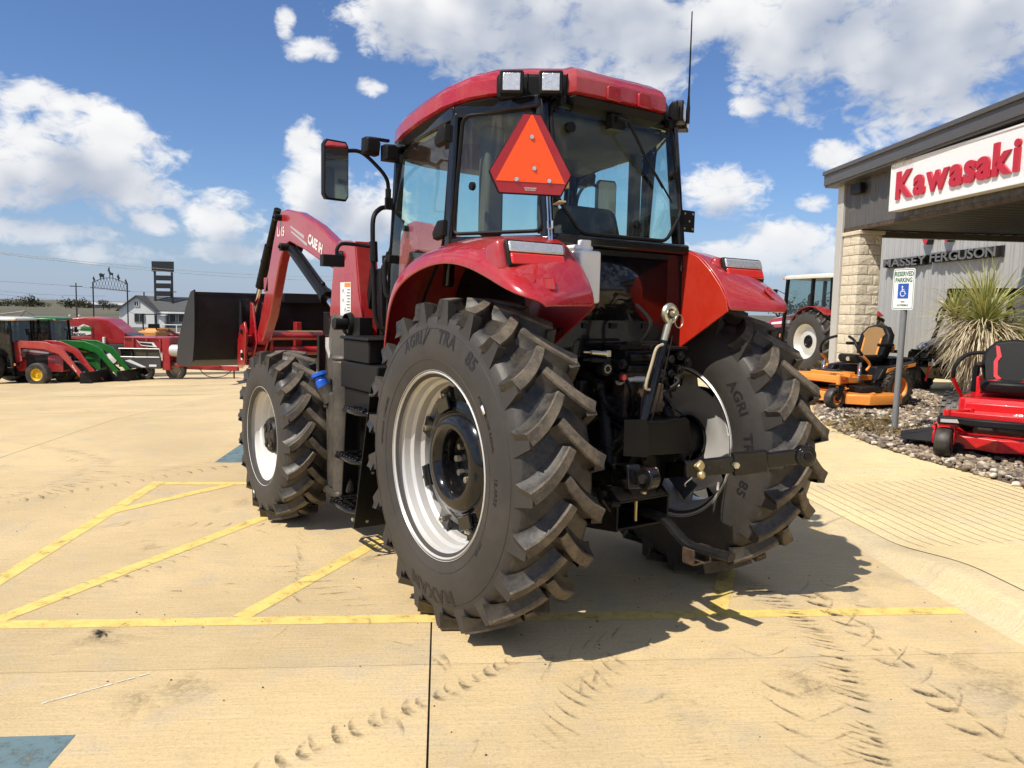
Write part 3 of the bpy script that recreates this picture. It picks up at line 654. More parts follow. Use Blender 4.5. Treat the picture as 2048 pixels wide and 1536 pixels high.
for i in range(160):
    t = rnd.random(); c = Vector((U0-.18+rnd.uniform(-.05, .06), 9.05-.55*t, 4.44+rnd.uniform(0, .10)*(1-t)))
    d = Vector((rnd.gauss(0, 1), rnd.gauss(0, 1), rnd.gauss(-.1, .5))).normalized()*rnd.uniform(.05, .16); NE.tube([c-d, c, c+d+Vector((0, 0, -.02))], .0022, 3)
NE.xf(Matrix.Rotation(-AZ, 4, 'Z')); tag(NE.build('bird_nest', 'straw'), 'straw bird nest tucked above the corner of white sign board', 'nest')
MS = thing('wall_lettering', (0, 0, 0), 'black raised block lettering on ribbed grey wall under red emblem', 'sign', -AZ)
letters('MASSEY', 17.85, 15.78, 3.17, 3.41, UW-.04, .02, MS, 'letter_black', .17, .03, facem='letter_face')
letters('FERGUSON', 15.62, 13.10, 3.20, 3.45, UW-.04, .02, MS, 'letter_black', .17, .03, facem='letter_face')
g = MB(); g.bx(UW-.08, UW-.034, 13.02, 15.64, 3.19, 3.46); g.bx(UW-.08, UW-.034, 15.76, 17.88, 3.16, 3.42); g.build('back_box', 'letter_black', MS)
for (c, w) in ((15.87, .24), (14.98, .22), (15.42, .24)):
    g = MB(); dz = .45 if c == 15.42 else 0
    g.prism([(c-w, 4.05+dz), (c+w, 4.05+dz), (c+w*.2, 3.70+dz), (c-w*.2, 3.70+dz)], 'x', UW-.21, UW-.034); g.M = [1 if i == 0 else 0 for i in range(len(g.M))]
    g.build('emblem', ['letter_black', 'sign_red'], MS)

# ================================================================== the red tractor (front towards +y, rear axle over the origin)
TR = thing('tractor', (0, 0, 0), 'large red cab tractor with front loader and orange triangle on its rear post', 'tractor')
def both(fn):
    for sgn in (-1, 1): fn(sgn)
def tyre(Rc, rr, hw, bulge, nl, lh, seg=96, lugs=True, slant=.235, lw=.046):
    """agricultural tyre about the x axis, centred on the origin; slot 0 sidewall, 1 tread, 2 lug tops"""
    g = MB(); Rb = Rc-lh
    half = [(hw*.02, Rb), (hw*.45, Rb-.006), (hw*.80, Rb-.020), (hw*.97, Rb-.045), (hw*1.06, Rb-.085), (bulge*.985, lerp(Rb-.085, rr, .30)), (bulge, lerp(Rb-.085, rr, .48)), (bulge*.975, lerp(Rb-.085, rr, .68)), (bulge*.91, lerp(Rb-.085, rr, .88)), (bulge*.87, rr+.012), (bulge*.82, rr-.004)]
    prof = [(-x, r_) for x, r_ in half[::-1]]+half
    g.lathe(prof, 'x', n=seg); per = seg
    for i in range(len(prof)-1):
        mid = (prof[i][1]+prof[i+1][1])/2
        for k in range(per): g.M[i*per+k] = 1 if mid > Rb-.06 else 0
    def carc(x): return Rb-.006*(abs(x)/(hw*.45))**2 if abs(x) < hw*.45 else Rb-.006-.03*((abs(x)-hw*.45)/(hw*.52))**1.6
    def top(x): return Rc-.012*(x/hw)**2
    def P(x, th, r_): return (x, -r_*math.cos(th), r_*math.sin(th))
    if lugs:
        N = 9
        for side in (-1, 1):
            for k in range(nl):
                t0 = 2*PI*(k+(.5 if side > 0 else 0))/nl
                L = []                                     # (x, theta, halfwidth, top, bottom)
                for i in range(N):
                    u = i/(N-1); xx = lerp(hw*1.0, -hw*.10, u)
                    th = t0+slant*(u**1.0)*.55+slant*.45*(u**2.2)
                    wd = lw*(1.15-.35*u)/2 if u < .9 else lw*.36
                    L.append((side*xx, th, wd, top(xx), carc(xx)-.012))
                ring = []
                for i, (x, th, wd, rt, rb) in enumerate(L):
                    a = L[max(0, i-1)]; b = L[min(N-1, i+1)]
                    dx, dth = b[0]-a[0], (b[1]-a[1])*Rc; ln = math.hypot(dx, dth); nx, nt = -dth/ln, dx/ln
                    def q(s_, r_): return P(x+nx*s_, th+nt*s_/Rc, r_)
                    hr = rt-rb; jt = .0022*mnoise.noise((x*31., th*17., k*.7))
                    ring.append([q(-wd*1.30-.024, rb+.008), q(-wd*1.18-.006, rb+hr*.38), q(-wd*1.02, rt-.012), q(-wd*.84, rt-.001+jt), q(wd*.84, rt-.001-jt), q(wd*1.02, rt-.012), q(wd*1.18+.006, rb+hr*.38), q(wd*1.30+.024, rb+.008)])
                k0 = len(g.F); g.mi = 1; g.loft(ring if side < 0 else [r_[::-1] for r_ in ring], True); g.mi = 0
                for f in range(k0, len(g.F)):
                    vs_ = [g.V[i] for i in g.F[f]]
                    if min(math.hypot(v[1], v[2]) for v in vs_) > Rc-.03: g.M[f] = 2
                # buttress down the shoulder
                x, th, wd, rt, rb = L[0]; w0, w1 = wd*1.1, wd*1.75
                e = side*.014
                A = [P(x, th-w0/Rc, rt-.004), P(x, th+w0/Rc, rt-.004), P(x+e*.9, th+w1*1.0/Rc, Rb-.105), P(x+e*.9, th-w1*1.35/Rc, Rb-.105)]
                Bk = [P(x-side*.05, th-w0/Rc, rt-.02), P(x-side*.05, th+w0/Rc, rt-.02), P(x-side*.03, th+w1/Rc, Rb-.13), P(x-side*.03, th-w1*1.35/Rc, Rb-.13)]
                fs = [(0, 1, 2, 3), (0, 4, 5, 1), (1, 5, 6, 2), (2, 6, 7, 3), (3, 7, 4, 0)]
                g.mi = 0; g.add(A+Bk, fs if side > 0 else [f[::-1] for f in fs])
    return g
def polar_text(word, r0, hgt, a0, sgn, x, bold=.02, step=None, flip=False, squeeze=1.):
    """lettering bent round a wheel face at plane x; a0 start angle (deg, 0 = rear, growing upwards)"""
    mb = text_mb(word, 1., .5, bold, 1.08); b = text_box(mb); k = hgt/(b[3]-b[2])
    out = []
    for px, py, pz in mb.V:
        rr_ = r0+(py-b[2])*k; th = R(a0)+sgn*(px-b[0])*k*squeeze/(r0+hgt/2)
        out.append((x+pz*.006, -rr_*math.cos(th), rr_*math.sin(th)))
    mb.V = out; return mb
RZ, FZ, WB = .865, .655, 2.54
RX, FX = .866, 1.045
big = tyre(.872, .462, .205, .236, 21, .058, 120, lw=.060); big_me = big.mesh('tyre', ['sidewall', 'tread', 'lug_top'], 40)
small = tyre(.668, .352, .165, .185, 19, .047, 96, slant=.27, lw=.050); small_me = small.mesh('tyre', ['sidewall', 'tread', 'lug_top'], 40)
def rim(r_, w, steps):
    """profile as (axial outward, radius)"""
    g = MB(); P = [(w, r_), (w+.004, r_-.005), (w-.004, r_-.012), (w-.034, r_-.018), (w-.050, r_-.036), (w-.085, r_-.043), (w-.100, r_-.060), (w-.140, r_-.064), (w-.158, r_-.082), (w-.19, r_-.085)]
    q = P+[(-x, y) for x, y in P[::-1]]
    g.lathe(q, 'x', n=72); g.lathe([(x, y+.012) for x, y in q][::-1], 'x', n=72); return g
rimR = rim(.489, .213, 3).mesh('rim', 'silver_paint', 22); rimF = rim(.392, .170, 3).mesh('rim', 'white_rim', 22)
def link(name, me, loc, rot=(0, 0, 0), parent=TR):
    o = bpy.data.objects.new(name, me); COL.objects.link(o); o.parent = parent; o.location = loc; o.rotation_euler = rot; return o
SWP = [(.814-.085, .205*1.06), (lerp(.729, .462, .30), .236*.985), (lerp(.729, .462, .48), .236), (lerp(.729, .462, .68), .236*.975), (lerp(.729, .462, .88), .236*.91), (.474, .236*.87)]
def side_x(r_):
    for (r0_, x0_), (r1_, x1_) in zip(SWP, SWP[1:]):
        if r1_ <= r_ <= r0_: return lerp(x0_, x1_, (r_-r0_)/(r1_-r0_))+.0012
    return SWP[0][1]-.2*max(0, r_-.729)
def rear_wheel(sg):
    c = (sg*RX, 0, RZ)
    ty = link('rear_tyre', big_me, c, (R(3 if sg < 0 else 8.5), 0, 0) if False else (0, 0, 0))
    link('rear_rim', rimR, c)
    # silver wheel disc with tabs and gaps, dished inwards
    g = MB(); n = 96
    def rad(t):
        w = (math.cos(8*t)+1)/2; return .345+.072*(1 if w > .62 else 0)
    ins = [Vector((sg*-.04, 0, 0))+Vector((0, .15*math.cos(2*PI*k/n), .15*math.sin(2*PI*k/n))) for k in range(n)]
    m1 = [Vector((sg*-.02, .25*math.cos(2*PI*k/n), .25*math.sin(2*PI*k/n))) for k in range(n)]
    m2 = [Vector((sg*-.055, .335*math.cos(2*PI*k/n), .335*math.sin(2*PI*k/n))) for k in range(n)]
    m3 = [Vector((sg*-.06, rad(2*PI*k/n)*math.cos(2*PI*k/n), rad(2*PI*k/n)*math.sin(2*PI*k/n))) for k in range(n)]
    g.loft([ins, m1, m2, m3], False); d = g.build('wheel_disc', 'silver_paint', TR, solid=.014); d.location = c
    # black outer plate, torus-like hub casting
    g = MB(); s_ = sg
    g.lathe([(s_*.012, .27), (s_*.018, .280), (s_*.040, .280), (s_*.046, .272), (s_*.050, .232), (s_*.078, .215), (s_*.095, .186), (s_*.094, .158), (s_*.076, .138), (s_*.04, .128), (s_*-.02, .126), (s_*-.10, .124)], 'x', n=64)
    for k in range(8):
        t = 2*PI*(k+.5)/8; y, z = math.cos(t), math.sin(t)
        mt_ = Matrix.Rotation(t, 3, 'X'); g.obox(Vector((s_*.030, .305*y, .305*z)), (.030, .075, .085), mt_)
        if k % 2: g.obox(Vector((s_*.066, .265*y, .265*z)), (.02, .06, .10), mt_)
    g.lathe([(s_*-.02, .128), (s_*-.03, .10), (s_*-.03, .0)], 'x', n=32)
    g.V = [(x+s_*.03, y*1.2, z*1.2) for x, y, z in g.V]; hub = g.build('wheel_hub', 'black_gloss', TR, .004); hub.location = c
    for k in range(8):
        t = 2*PI*(k+.5)/8; g = MB(); y, z = .366*math.cos(t), .366*math.sin(t)
        g.cyl((s_*.075, y, z), (s_*.092, y, z), .016, 6); g.cyl((s_*.092, y, z), (s_*.108, y, z), .009, 8); b = g.build('hub_bolt', 'zinc', hub)
    for k in range(8):
        t = 2*PI*k/8; g = MB(); y, z = .10*math.cos(t), .10*math.sin(t)
        g.cyl((s_*.0, y, z), (s_*.03, y, z), .018, 6); g.build('axle_bolt', 'zinc', hub)
    # lettering moulded into the sidewall
    for side in ((-1,) if sg < 0 else (-1,)):
        xx = (side*.2365)
        for w_, r0, hg, a0, sq in ((('AGRI', .640, .070, 119, .95), ('TRA', .640, .070, 86, .95), ('85', .640, .070, 61, 1.0), ('MAXAM', .640, .080, -70, 1.15)) if side*sg > 0 else (('AGRI', .600, .062, 42, 1.15), ('TRA', .600, .062, 12, 1.15), ('85', .600, .062, -14, 1.15))):
            mb = polar_text(w_, r0, hg, a0, -1, 0, .028, squeeze=sq)
            bul = side_x
            mb.V = [(side*bul(math.hypot(y, z))+x*.35, y, z) for x, y, z in mb.V]
            if side < 0: pass
            mb.build('moulded_lettering', 'tyre_text', ty)
        if side*sg > 0:
            for w_, r0, hg, a0, sq in (('460/85R38  TUBELESS', .585, .018, 178, 1.2), ('STEEL BELTED RADIAL', .600, .016, 42, 1.2), ('18.4R38', .600, .022, 4, 1.2), ('149 A8', .56, .018, -30, 1.2), ('MADE FOR FIELD USE', .70, .014, 205, 1.2)):
                mb = polar_text(w_, r0, hg, a0, -1, 0, .012, squeeze=sq); mb.V = [(side*side_x(math.hypot(y, z))+x*.25, y, z) for x, y, z in mb.V]; mb.build('small_lettering', 'tyre_text', ty)
            for r_, q_ in ((.553, .0022), (.712, .0026), (.500, .002)):
                g = MB(); g.tube([(side*(side_x(r_)-.001), r_*math.cos(2*PI*k/90), r_*math.sin(2*PI*k/90)) for k in range(90)], q_, 5, closed=True); g.build('sidewall_rib', 'sidewall', ty)
        # slanted X stroke between the words
        if side*sg > 0:
            g = MB()
            for (a_, b_) in ((97, 101),):
                q = [(side*.2362, -r_*math.cos(R(a)), r_*math.sin(R(a))) for r_, a in ((.63, 100.5), (.725, 94.5), (.725, 93.3), (.63, 99.2))]
                g.add(q, [(0, 1, 2, 3)]); g.build('moulded_stroke', 'tyre_text', ty)
    if sg < 0:
        g = MB(); q = [(-.2405, -r_*math.cos(R(a)), r_*math.sin(R(a))) for r_, a in ((.60, 37), (.60, 33), (.618, 33), (.618, 37))]; g.add(q, [(0, 1, 2, 3)]); g.build('white_tag', 'decal_white', ty, solid=.002)
both(rear_wheel)
def front_wheel(sg):
    c = (sg*FX, WB, FZ); ty = link('front_tyre', small_me, c); link('front_rim', rimF, c)
    g = MB(); s_ = sg
    g.lathe([(s_*-.060, .335), (s_*-.045, .30), (s_*-.015, .22), (s_*.0, .15), (s_*.0, .06)], 'x', n=56); d = g.build('wheel_disc', 'white_rim', TR, solid=.012); d.location = c
    g = MB(); g.lathe([(s_*-.06, .15), (s_*-.035, .15), (s_*-.028, .142), (s_*-.028, .128), (s_*.03, .118), (s_*.045, .105), (s_*.05, .0)], 'x', n=40)
    for k in range(10):
        t = 2*PI*k/10; g.cyl((s_*-.03, .137*math.cos(t), .137*math.sin(t)), (s_*-.010, .137*math.cos(t), .137*math.sin(t)), .012, 6)
    for k in range(4):
        t = 2*PI*(k+.4)/4; g.obox((s_*.048, .07*math.cos(t), .07*math.sin(t)), (.012, .05, .035), Matrix.Rotation(t, 3, 'X'))
    g.V = [(x*1.25, y*1.18, z*1.18) for x, y, z in g.V]; h_ = g.build('wheel_hub', 'cast_iron', TR, .002); h_.location = (c[0]+sg*.06, c[1], c[2])
    g = MB()
    for k in range(3):
        t = 2*PI*(k+.2)/3; g.cyl((s_*.045, .08*math.cos(t), .08*math.sin(t)), (s_*.06, .08*math.cos(t), .08*math.sin(t)), .010, 6)
    g.build('hub_bolt', 'zinc', h_)
    if sg < 0:
        g = MB(); q = [(-.1865, -r_*math.cos(R(a)), r_*math.sin(R(a))) for r_, a in ((.50, -108), (.50, -112), (.52, -112), (.52, -108))]; g.add(q, [(0, 1, 2, 3)]); g.build('white_tag', 'decal_white', ty, solid=.002)
both(front_wheel)
# ---- drive line under the cab
g = MB(); g.bx(-.21, .21, -.30, .55, .66, 1.22); g.bx(-.25, .25, .5, 1.6, .55, 1.2); g.bx(-.22, .22, 1.6, 2.9, .6, 1.1); g.bx(-.16, .16, -.36, -.28, .72, 1.05); g.bx(-.28, .28, -.2, .3, 1.0, 1.3)
g.lathe([(-.05, .15), (0, .15), (.02, .12), (.03, .0)], 'y', (0.0, -.40, .80), 24)
g.build('transmission', 'cast_iron', TR, .02)
g = MB(); g.lathe([(-.62, .16), (-.56, .165), (-.54, .12), (-.24, .15), (.24, .15), (.54, .12), (.56, .165), (.62, .16)], 'x', (0, 0, RZ), 28)
both(lambda s: g.lathe([(s*.60, .165), (s*.66, .165), (s*.67, .12), (s*.86, .12)], 'x', (0, 0, RZ), 28))
for s in (-1, 1):
    for k in range(8): t = 2*PI*k/8; g.cyl((s*.62, .19*math.cos(t), RZ+.19*math.sin(t)), (s*.60, .19*math.cos(t), RZ+.19*math.sin(t)), .018, 6)
    g.lathe([(s*.615, .21), (s*.635, .21)], 'x', (0, 0, RZ), 28)
g.build('rear_axle', 'cast_iron', TR, .006)
g = MB(); g.lathe([(-.95, .10), (-.85, .12), (-.7, .08), (0, .11), (.7, .08), (.85, .12), (.95, .10)], 'x', (0, WB, FZ), 20); g.build('front_axle', 'cast_iron', TR)
# ---- hood
g = MB(); sec = [(-.36, 1.12), (-.37, 1.55), (-.33, 1.80), (-.20, 1.90), (0, 1.93), (.20, 1.90), (.33, 1.80), (.37, 1.55), (.36, 1.12)]
g.loft([[(x*k, y, 1.12+(z-1.12)*kz) for x, z in sec] for y, k, kz in ((1.35, 1, 1.0), (2.2, 1, .97), (3.0, .97, .90), (3.35, .92, .82), (3.5, .8, .70))]); g.build('hood', 'red_paint', TR)
g = MB(); g.bx(-.34, .34, 3.35, 3.54, .75, 1.3); g.bx(-.42, .42, 3.30, 3.62, .72, .95); g.build('front_bumper', 'black_steel', TR, .02)
# ---- cab structure
def mir(p): return (-p[0], p[1], p[2])
posts = [((-.497, -.165, 1.92), (-.488, -.055, 2.80), .055, .07), ((-.765, .44, 1.80), (-.745, .40, 2.77), .05, .07), ((-.725, 1.30, 1.35), (-.715, 1.17, 2.72), .06, .06)]
g = MB()
for a, b, w, h in posts:
    g.beam(a, b, w, h, (0, 1, 0)); g.beam(mir(a), mir(b), w, h, (0, 1, 0))
def rail(a, b, w, h, both_=True):
    g.beam(a, b, w, h)
    if both_: g.beam(mir(a), mir(b), w, h)
rail((-.5, -.05, 2.80), (.5, -.05, 2.80), .06, .07, False); rail((-.49, -.06, 2.79), (-.745, .40, 2.77), .06, .07); rail((-.745, .39, 2.77), (-.715, 1.18, 2.71), .06, .08); rail((-.72, 1.18, 2.71), (.72, 1.18, 2.71), .06, .08, False)
rail((-.5, -.20, 2.055), (.5, -.20, 2.055), .07, .06, False); rail((-.5, -.19, 2.05), (-.76, .43, 2.06), .05, .05); rail((-.75, .45, 1.40), (-.74, 1.29, 1.38), .06, .10); rail((-.73, 1.28, 1.42), (.73, 1.28, 1.42), .06, .1, False)
g.build('cab_frame', 'black_gloss', TR, .014)
g = MB(); g.bx(-.5, .5, -.19, -.15, 1.42, 2.03); g.bx(-.5, .5, -.15, 1.3, 1.36, 1.42); both(lambda s: g.bx(min(s*.47, s*.5), max(s*.47, s*.5), -.18, 1.25, 1.2, 2.03))
both(lambda s: g.bx(min(s*.50, s*.72), max(s*.50, s*.72), .85, 1.28, 1.25, 1.42)); g.build('cab_body', 'black_gloss', TR, .01)
# lower rear pane and its frame
g = MB(); g.add([(-.30, -.196, 1.63), (.36, -.196, 1.63), (.36, -.196, 1.99), (-.30, -.196, 1.99)], [(0, 1, 2, 3)]); g.build('lower_rear_pane', 'black_gloss', TR, solid=.004)
def pane(name, pts, m_='cab_glass', gasket=.011, rnd_=.05, k=4, bulge=None):
    """glass polygon with rounded corners and a rubber gasket"""
    P = [Vector(q) for q in pts]; out = []; n = len(P)
    for i in range(n):
        a, b, c = P[i-1], P[i], P[(i+1) % n]; u = (a-b); v = (c-b); ru = min(rnd_, u.length*.45); rv = min(rnd_, v.length*.45)
        p0, p1 = b+u.normalized()*ru, b+v.normalized()*rv
        out += [p0*(1-t)**2+b*2*t*(1-t)+p1*t*t for t in [j/k for j in range(k+1)]]
    c = sum(out, Vector())/len(out); gm = MB(); gm.add([c]+out, [(0, 1+i, 1+(i+1) % len(out)) for i in range(len(out))])
    o = gm.build(name, m_, TR, ang=60)
    if gasket: gm = MB(); gm.tube(out, gasket, 6, closed=True); gm.build('gasket', 'black_plastic', o)
    return o
pane('rear_window', [(-.452, -.085, 2.785), (.452, -.085, 2.785), (.462, -.185, 2.265), (.320, -.215, 2.095), (-.320, -.215, 2.095), (-.462, -.185, 2.265)], rnd_=.05)
def side_glass(s):
    pane('quarter_window', [(s*.518, -.135, 2.10), (s*.508, -.02, 2.755), (s*.742, .335, 2.745), (s*.760, .40, 2.10)])
    P = [(s*.765, .50, 2.02), (s*.762, .46, 2.38), (s*.748, .44, 2.735), (s*.735, .80, 2.715), (s*.722, 1.125, 2.66), (s*.745, 1.20, 2.30), (s*.755, 1.245, 1.90), (s*.745, 1.27, 1.45), (s*.765, .90, 1.45), (s*.77, .72, 1.75)]
    pane('door_window', P, rnd_=.10)
    for (y, z) in ((.50, 2.66), (.51, 2.13)):
        g = MB(); g.loft([[(s*x, y+dy*k, z+dz*k) for dy, dz in ((-.07, -.045), (.06, -.06), (.075, -.02), (.0, .06), (-.07, .06))] for x, k in ((.765, 1), (.80, .85), (.808, .6))])
        g.build('door_hinge', 'black_plastic', TR, .004)
both(side_glass)
pane('windscreen', [(-.68, 1.20, 2.66), (.68, 1.20, 2.66), (.69, 1.30, 1.50), (-.69, 1.30, 1.50)])
g = MB(); g.add([(-.46, .0, 2.74), (.46, .0, 2.74), (.70, .42, 2.73), (.68, 1.16, 2.69), (-.68, 1.16, 2.69), (-.70, .42, 2.73)], [(0, 1, 2, 3, 4, 5)]); g.build('headliner', 'headliner', TR, solid=.04)
# ---- roof
HALF = [(0, -.165), (.18, -.165), (.335, -.158), (.350, -.105), (.52, .012), (.68, .150), (.745, .29), (.785, .50), (.795, .75), (.785, 1.0), (.745, 1.20), (.65, 1.36), (.48, 1.44), (.25, 1.475), (0, 1.485)]
OUT = [(-x, y) for x, y in HALF]+[(x, y) for x, y in HALF[-2:0:-1]]
def zb(y): return 2.836-.010*sstep(-.1, .3, y)-.112*sstep(.2, 1.45, y)
CY = .62
def ringz(ins, dz, k=1.):
    out = []
    for x, y in OUT:
        d = Vector((x, y-CY)); L = d.length; d = d*max(.05, (L-ins)/L); out.append((d.x, d.y+CY, zb(y)*k+(2.79*(1-k))+dz))
    return out
g = MB(); g.loft([ringz(.02, .0), ringz(0, .012), ringz(.004, .085), ringz(.03, .125), ringz(.10, .165), ringz(.22, .200, .9), ringz(.40, .222, .8), ringz(.62, .232, .7)][::-1], True)
roof = g.build('roof', 'red_paint', TR, ang=28)
g = MB(); g.loft([ringz(.03, .010), ringz(.012, -.012), ringz(.035, -.05), ringz(.10, -.075), ringz(.3, -.075)], True); g.build('roof_liner', 'black_plastic', roof, ang=30)
for x0 in (-.13, .10):
    g = MB(); g.prism([(x0, 2.835), (x0+.10, 2.835), (x0+.10, 2.902), (x0+.085, 2.915), (x0+.015, 2.915), (x0, 2.902)], 'y', -.176, -.15); g.build('roof_boss', 'red_paint', roof, .006)
def lamp_pod(s):
    a, b = Vector((s*.345, -.125, 0)), Vector((s*.680, .130, 0)); d = (b-a).normalized(); n = Vector((d.y, -d.x, 0)) if s > 0 else Vector((-d.y, d.x, 0))
    if n.y > 0: n = -n
    mt_ = Matrix((d, -n, Vector((0, 0, 1)))).transposed()
    g = MB(); c = (a+b)/2+Vector((0, 0, 2.893)); g.obox(c-n*.035-Vector((0, 0, .018)), (.385, .08, .135), mt_); g.build('lamp_recess', 'black_plastic', roof, .02)
    for t in (.26, .75):
        p = a.lerp(b, t)+Vector((0, 0, 2.868))+n*.075; w = thing_part('work_lamp', p)
        g = MB(); g.loft([[p+mt_ @ Vector((x*k, -y, z*k)) for x, z in ((-.058, -.06), (.058, -.06), (.064, -.05), (.064, .05), (.058, .06), (-.058, .06), (-.064, .05), (-.064, -.05))] for y, k in ((-.055, .6), (-.03, .95), (.03, 1), (.034, .94))]); w = g.build('work_lamp', 'black_plastic', TR, .003)
        g = MB(); g.obox(p+n*.0345, (.092, .008, .088), mt_); g.build('lens', 'lamp_clear', w, .003)
        g = MB(); g.tube([p+mt_ @ Vector((-.085, .0, -.05)), p+mt_ @ Vector((-.085, 0, .05))], .005, 5); g.build('bolt', 'black_steel', w)
def thing_part(n_, p): return None
both(lamp_pod)
g = MB(); p = (.505, -.17, 2.90); g.cyl((.505, -.17, 2.80), (.505, -.17, 2.90), .011, 8); g.tube([(.505, -.17, 2.90), (.505, -.17, 2.97), (.503, -.17, 3.44)], [.010, .006, .0035], 6); g.build('antenna', 'black_plastic', TR)
g = MB(); both(lambda s: g.obox((s*.405, -.115, 2.79), (.035, .05, .05))); g.build('window_hinge', 'black_plastic', TR, .006)
# ---- rear wiper
g = MB(); g.obox((-.02, -.12, 2.735), (.10, .05, .08)); g.cyl((-.03, -.13, 2.75), (-.03, -.165, 2.75), .016, 8); g.tube([(-.03, -.16, 2.75), (.03, -.175, 2.74), (.16, -.185, 2.56), (.30, -.19, 2.40)], [.010, .010, .007, .005], 6); g.tube([(.14, -.165, 2.60), (.26, -.185, 2.46), (.37, -.20, 2.325)], .006, 5); g.build('rear_wiper', 'black_plastic', TR)
g = MB(); g.lathe([(-.03, .0), (-.03, .028), (0, .030)], 'y', (-.35, -.115, 2.66), 16); g.lathe([(-.03, .0), (-.03, .024), (0, .026)], 'y', (.41, -.15, 2.49), 14); g.build('window_knob', 'black_plastic', TR)
g = MB(); g.lathe([(-.02, .0), (-.02, .022), (0, .024)], 'x', (-.70, .28, 2.36), 14); g.build('quarter_latch', 'black_plastic', TR)
# ---- fenders
ST = [((.86, 1.30), (.90, 1.30), (.86, 1.32, .95), (.79, 1.40, 1.0)), ((.85, 1.62), (.885, 1.65), (.83, 1.66, .95), (.745, 1.60, 1.0)), ((.79, 1.84), (.80, 1.87), (.74, 1.83, .955), (.68, 1.735, 1.0)),
      ((.62, 1.99), (.62, 2.00), (.56, 1.925, .96), (.56, 1.82, 1.0)), ((.40, 2.055), (.40, 2.05), (.36, 1.968, .96), (.37, 1.88, 1.0)), ((.15, 2.075), (.15, 2.065), (.13, 1.985, .96), (.15, 1.915, 1.0)),
      ((-.08, 2.070), (-.08, 2.055), (-.10, 1.975, .96), (-.06, 1.905, 1.0)), ((-.22, 2.055), (-.26, 2.025), (-.27, 1.93, .96), (-.24, 1.865, 1.0)), ((-.31, 2.015), (-.39, 1.945), (-.42, 1.868, .96), (-.40, 1.810, 1.0)),
      ((-.40, 1.94), (-.51, 1.86), (-.53, 1.805, .955), (-.54, 1.755, .99)), ((-.48, 1.85), (-.59, 1.785), (-.60, 1.760, .925), (-.605, 1.733, .945)), ((-.53, 1.775), (-.63, 1.743), (-.635, 1.735, .86), (-.64, 1.715, .89)), ((-.548, 1.700), (-.64, 1.698), (-.645, 1.697, .845), (-.645, 1.692, .87))]
def fender(s):
    rows = []
    for i, (a, b, c, d) in enumerate(ST):
        rows.append([(s*.50, a[0], a[1]), (s*.52, lerp(a[0], b[0], .08), a[1]+.002), (s*.64, lerp(a[0], b[0], .5), lerp(a[1], b[1], .45)), (s*.78, b[0], b[1]), (s*lerp(.78, c[2], .75), lerp(b[0], c[0], .7), lerp(b[1], c[1], .62)), (s*c[2], c[0], c[1]), (s*lerp(c[2], d[2], .75), lerp(c[0], d[0], .5), lerp(c[1], d[1], .35)), (s*d[2], d[0], d[1])])
    g = MB(); g.grid(rows, s < 0); f = g.build('fender', 'red_paint', TR, ang=30, sub=2, solid=.012)
    f.modifiers.move(1, 0)
    # inner cheek
    cheek = [(a[0], a[1]-.004) for a, b, c, d in ST[6:]]+[(-.20, 1.475), (-.10, 1.455), (.02, 1.50), (.05, 1.80)]
    g = MB(); g.prism(cheek, 'x', s*.497-.005, s*.497+.005); g.build('cheek_panel', 'sunlit_red_paint' if s > 0 else 'dark_and_shaded_red', f, .004)  # same red on both sides: sun painted into the right, shade into the left
    ch2 = [(a[0], a[1]-.004) for a, b, c, d in ST[:7]]+[(.05, 1.80), (.02, 1.50), (.3, 1.35), (.6, 1.25)]
    g = MB(); g.prism(ch2, 'x', s*.497-.005, s*.497+.005); g.build('arch_panel', 'black_paint', f)
    # lamp housing and lamps
    mt_ = Matrix.Rotation(R(-17), 3, 'X')
    c = Vector((s*.765, -.345, 1.918)); g = MB(); g.obox(c, (.42, .13, .175), mt_); g.build('lamp_housing', 'red_paint', f, .03, seg=4)
    q = c+mt_ @ Vector((0, -.068, .006))
    g = MB(); g.obox(q+mt_ @ Vector((0, -.006, 0)), (.350, .03, .138), mt_); tl = g.build('tail_lamp', 'black_plastic', TR, .015, seg=3)
    g = MB(); g.obox(q+mt_ @ Vector((0, -.018, .030)), (.326, .022, .054), mt_); g.build('clear_lens', 'lamp_clear', tl, .008, seg=3)
    g = MB(); g.obox(q+mt_ @ Vector((0, -.018, -.030)), (.322, .022, .056), mt_); g.build('red_lens', 'lamp_red', tl, .008, seg=3)
    # unused sockets: a raised rim round a flush face, recess shade painted dark
    n_ = Vector((s*.35, -.62, .70)).normalized(); c = Vector((s*.895, -.533, 1.822)); u_ = n_.cross(Vector((0, 0, 1))).normalized(); v_ = n_.cross(u_)
    g = MB(); g.tube([c+(u_*math.cos(t)+v_*math.sin(t))*.034 for t in [2*PI*k/24 for k in range(24)]], .005, 6, closed=True); so_ = g.build('blank_socket', 'red_paint', f)
    g = MB(); g.add([c+n_*.003+(u_*math.cos(t)+v_*math.sin(t))*.033 for t in [2*PI*k/24 for k in range(24)]], [tuple(range(24))]); g.build('socket_shade', 'dark_and_shaded_red', so_)
    c = Vector((s*.805, -.583, 1.802)); q = [c+u_*a_+v_*b_ for a_, b_ in ((-.026, -.036), (.026, -.036), (.022, .036), (-.022, .036))]
    g = MB(); g.tube(q, .005, 6, closed=True); so_ = g.build('blank_slot', 'red_paint', f)
    g = MB(); g.add([x+n_*.002 for x in q], [(0, 1, 2, 3)]); g.build('slot_shade', 'dark_and_shaded_red', so_)  # shade of the slot recess, painted as a flush dark face
both(fender)
g = MB()
for (y, z) in ((.60, 1.93), (.66, 1.82), (.70, 1.70), (-.30, 1.58), (-.12, 1.60)): g.cyl((-.50, y, z), (-.525, y, z), .012, 6)
g.build('fender_bolt', 'black_steel', TR)
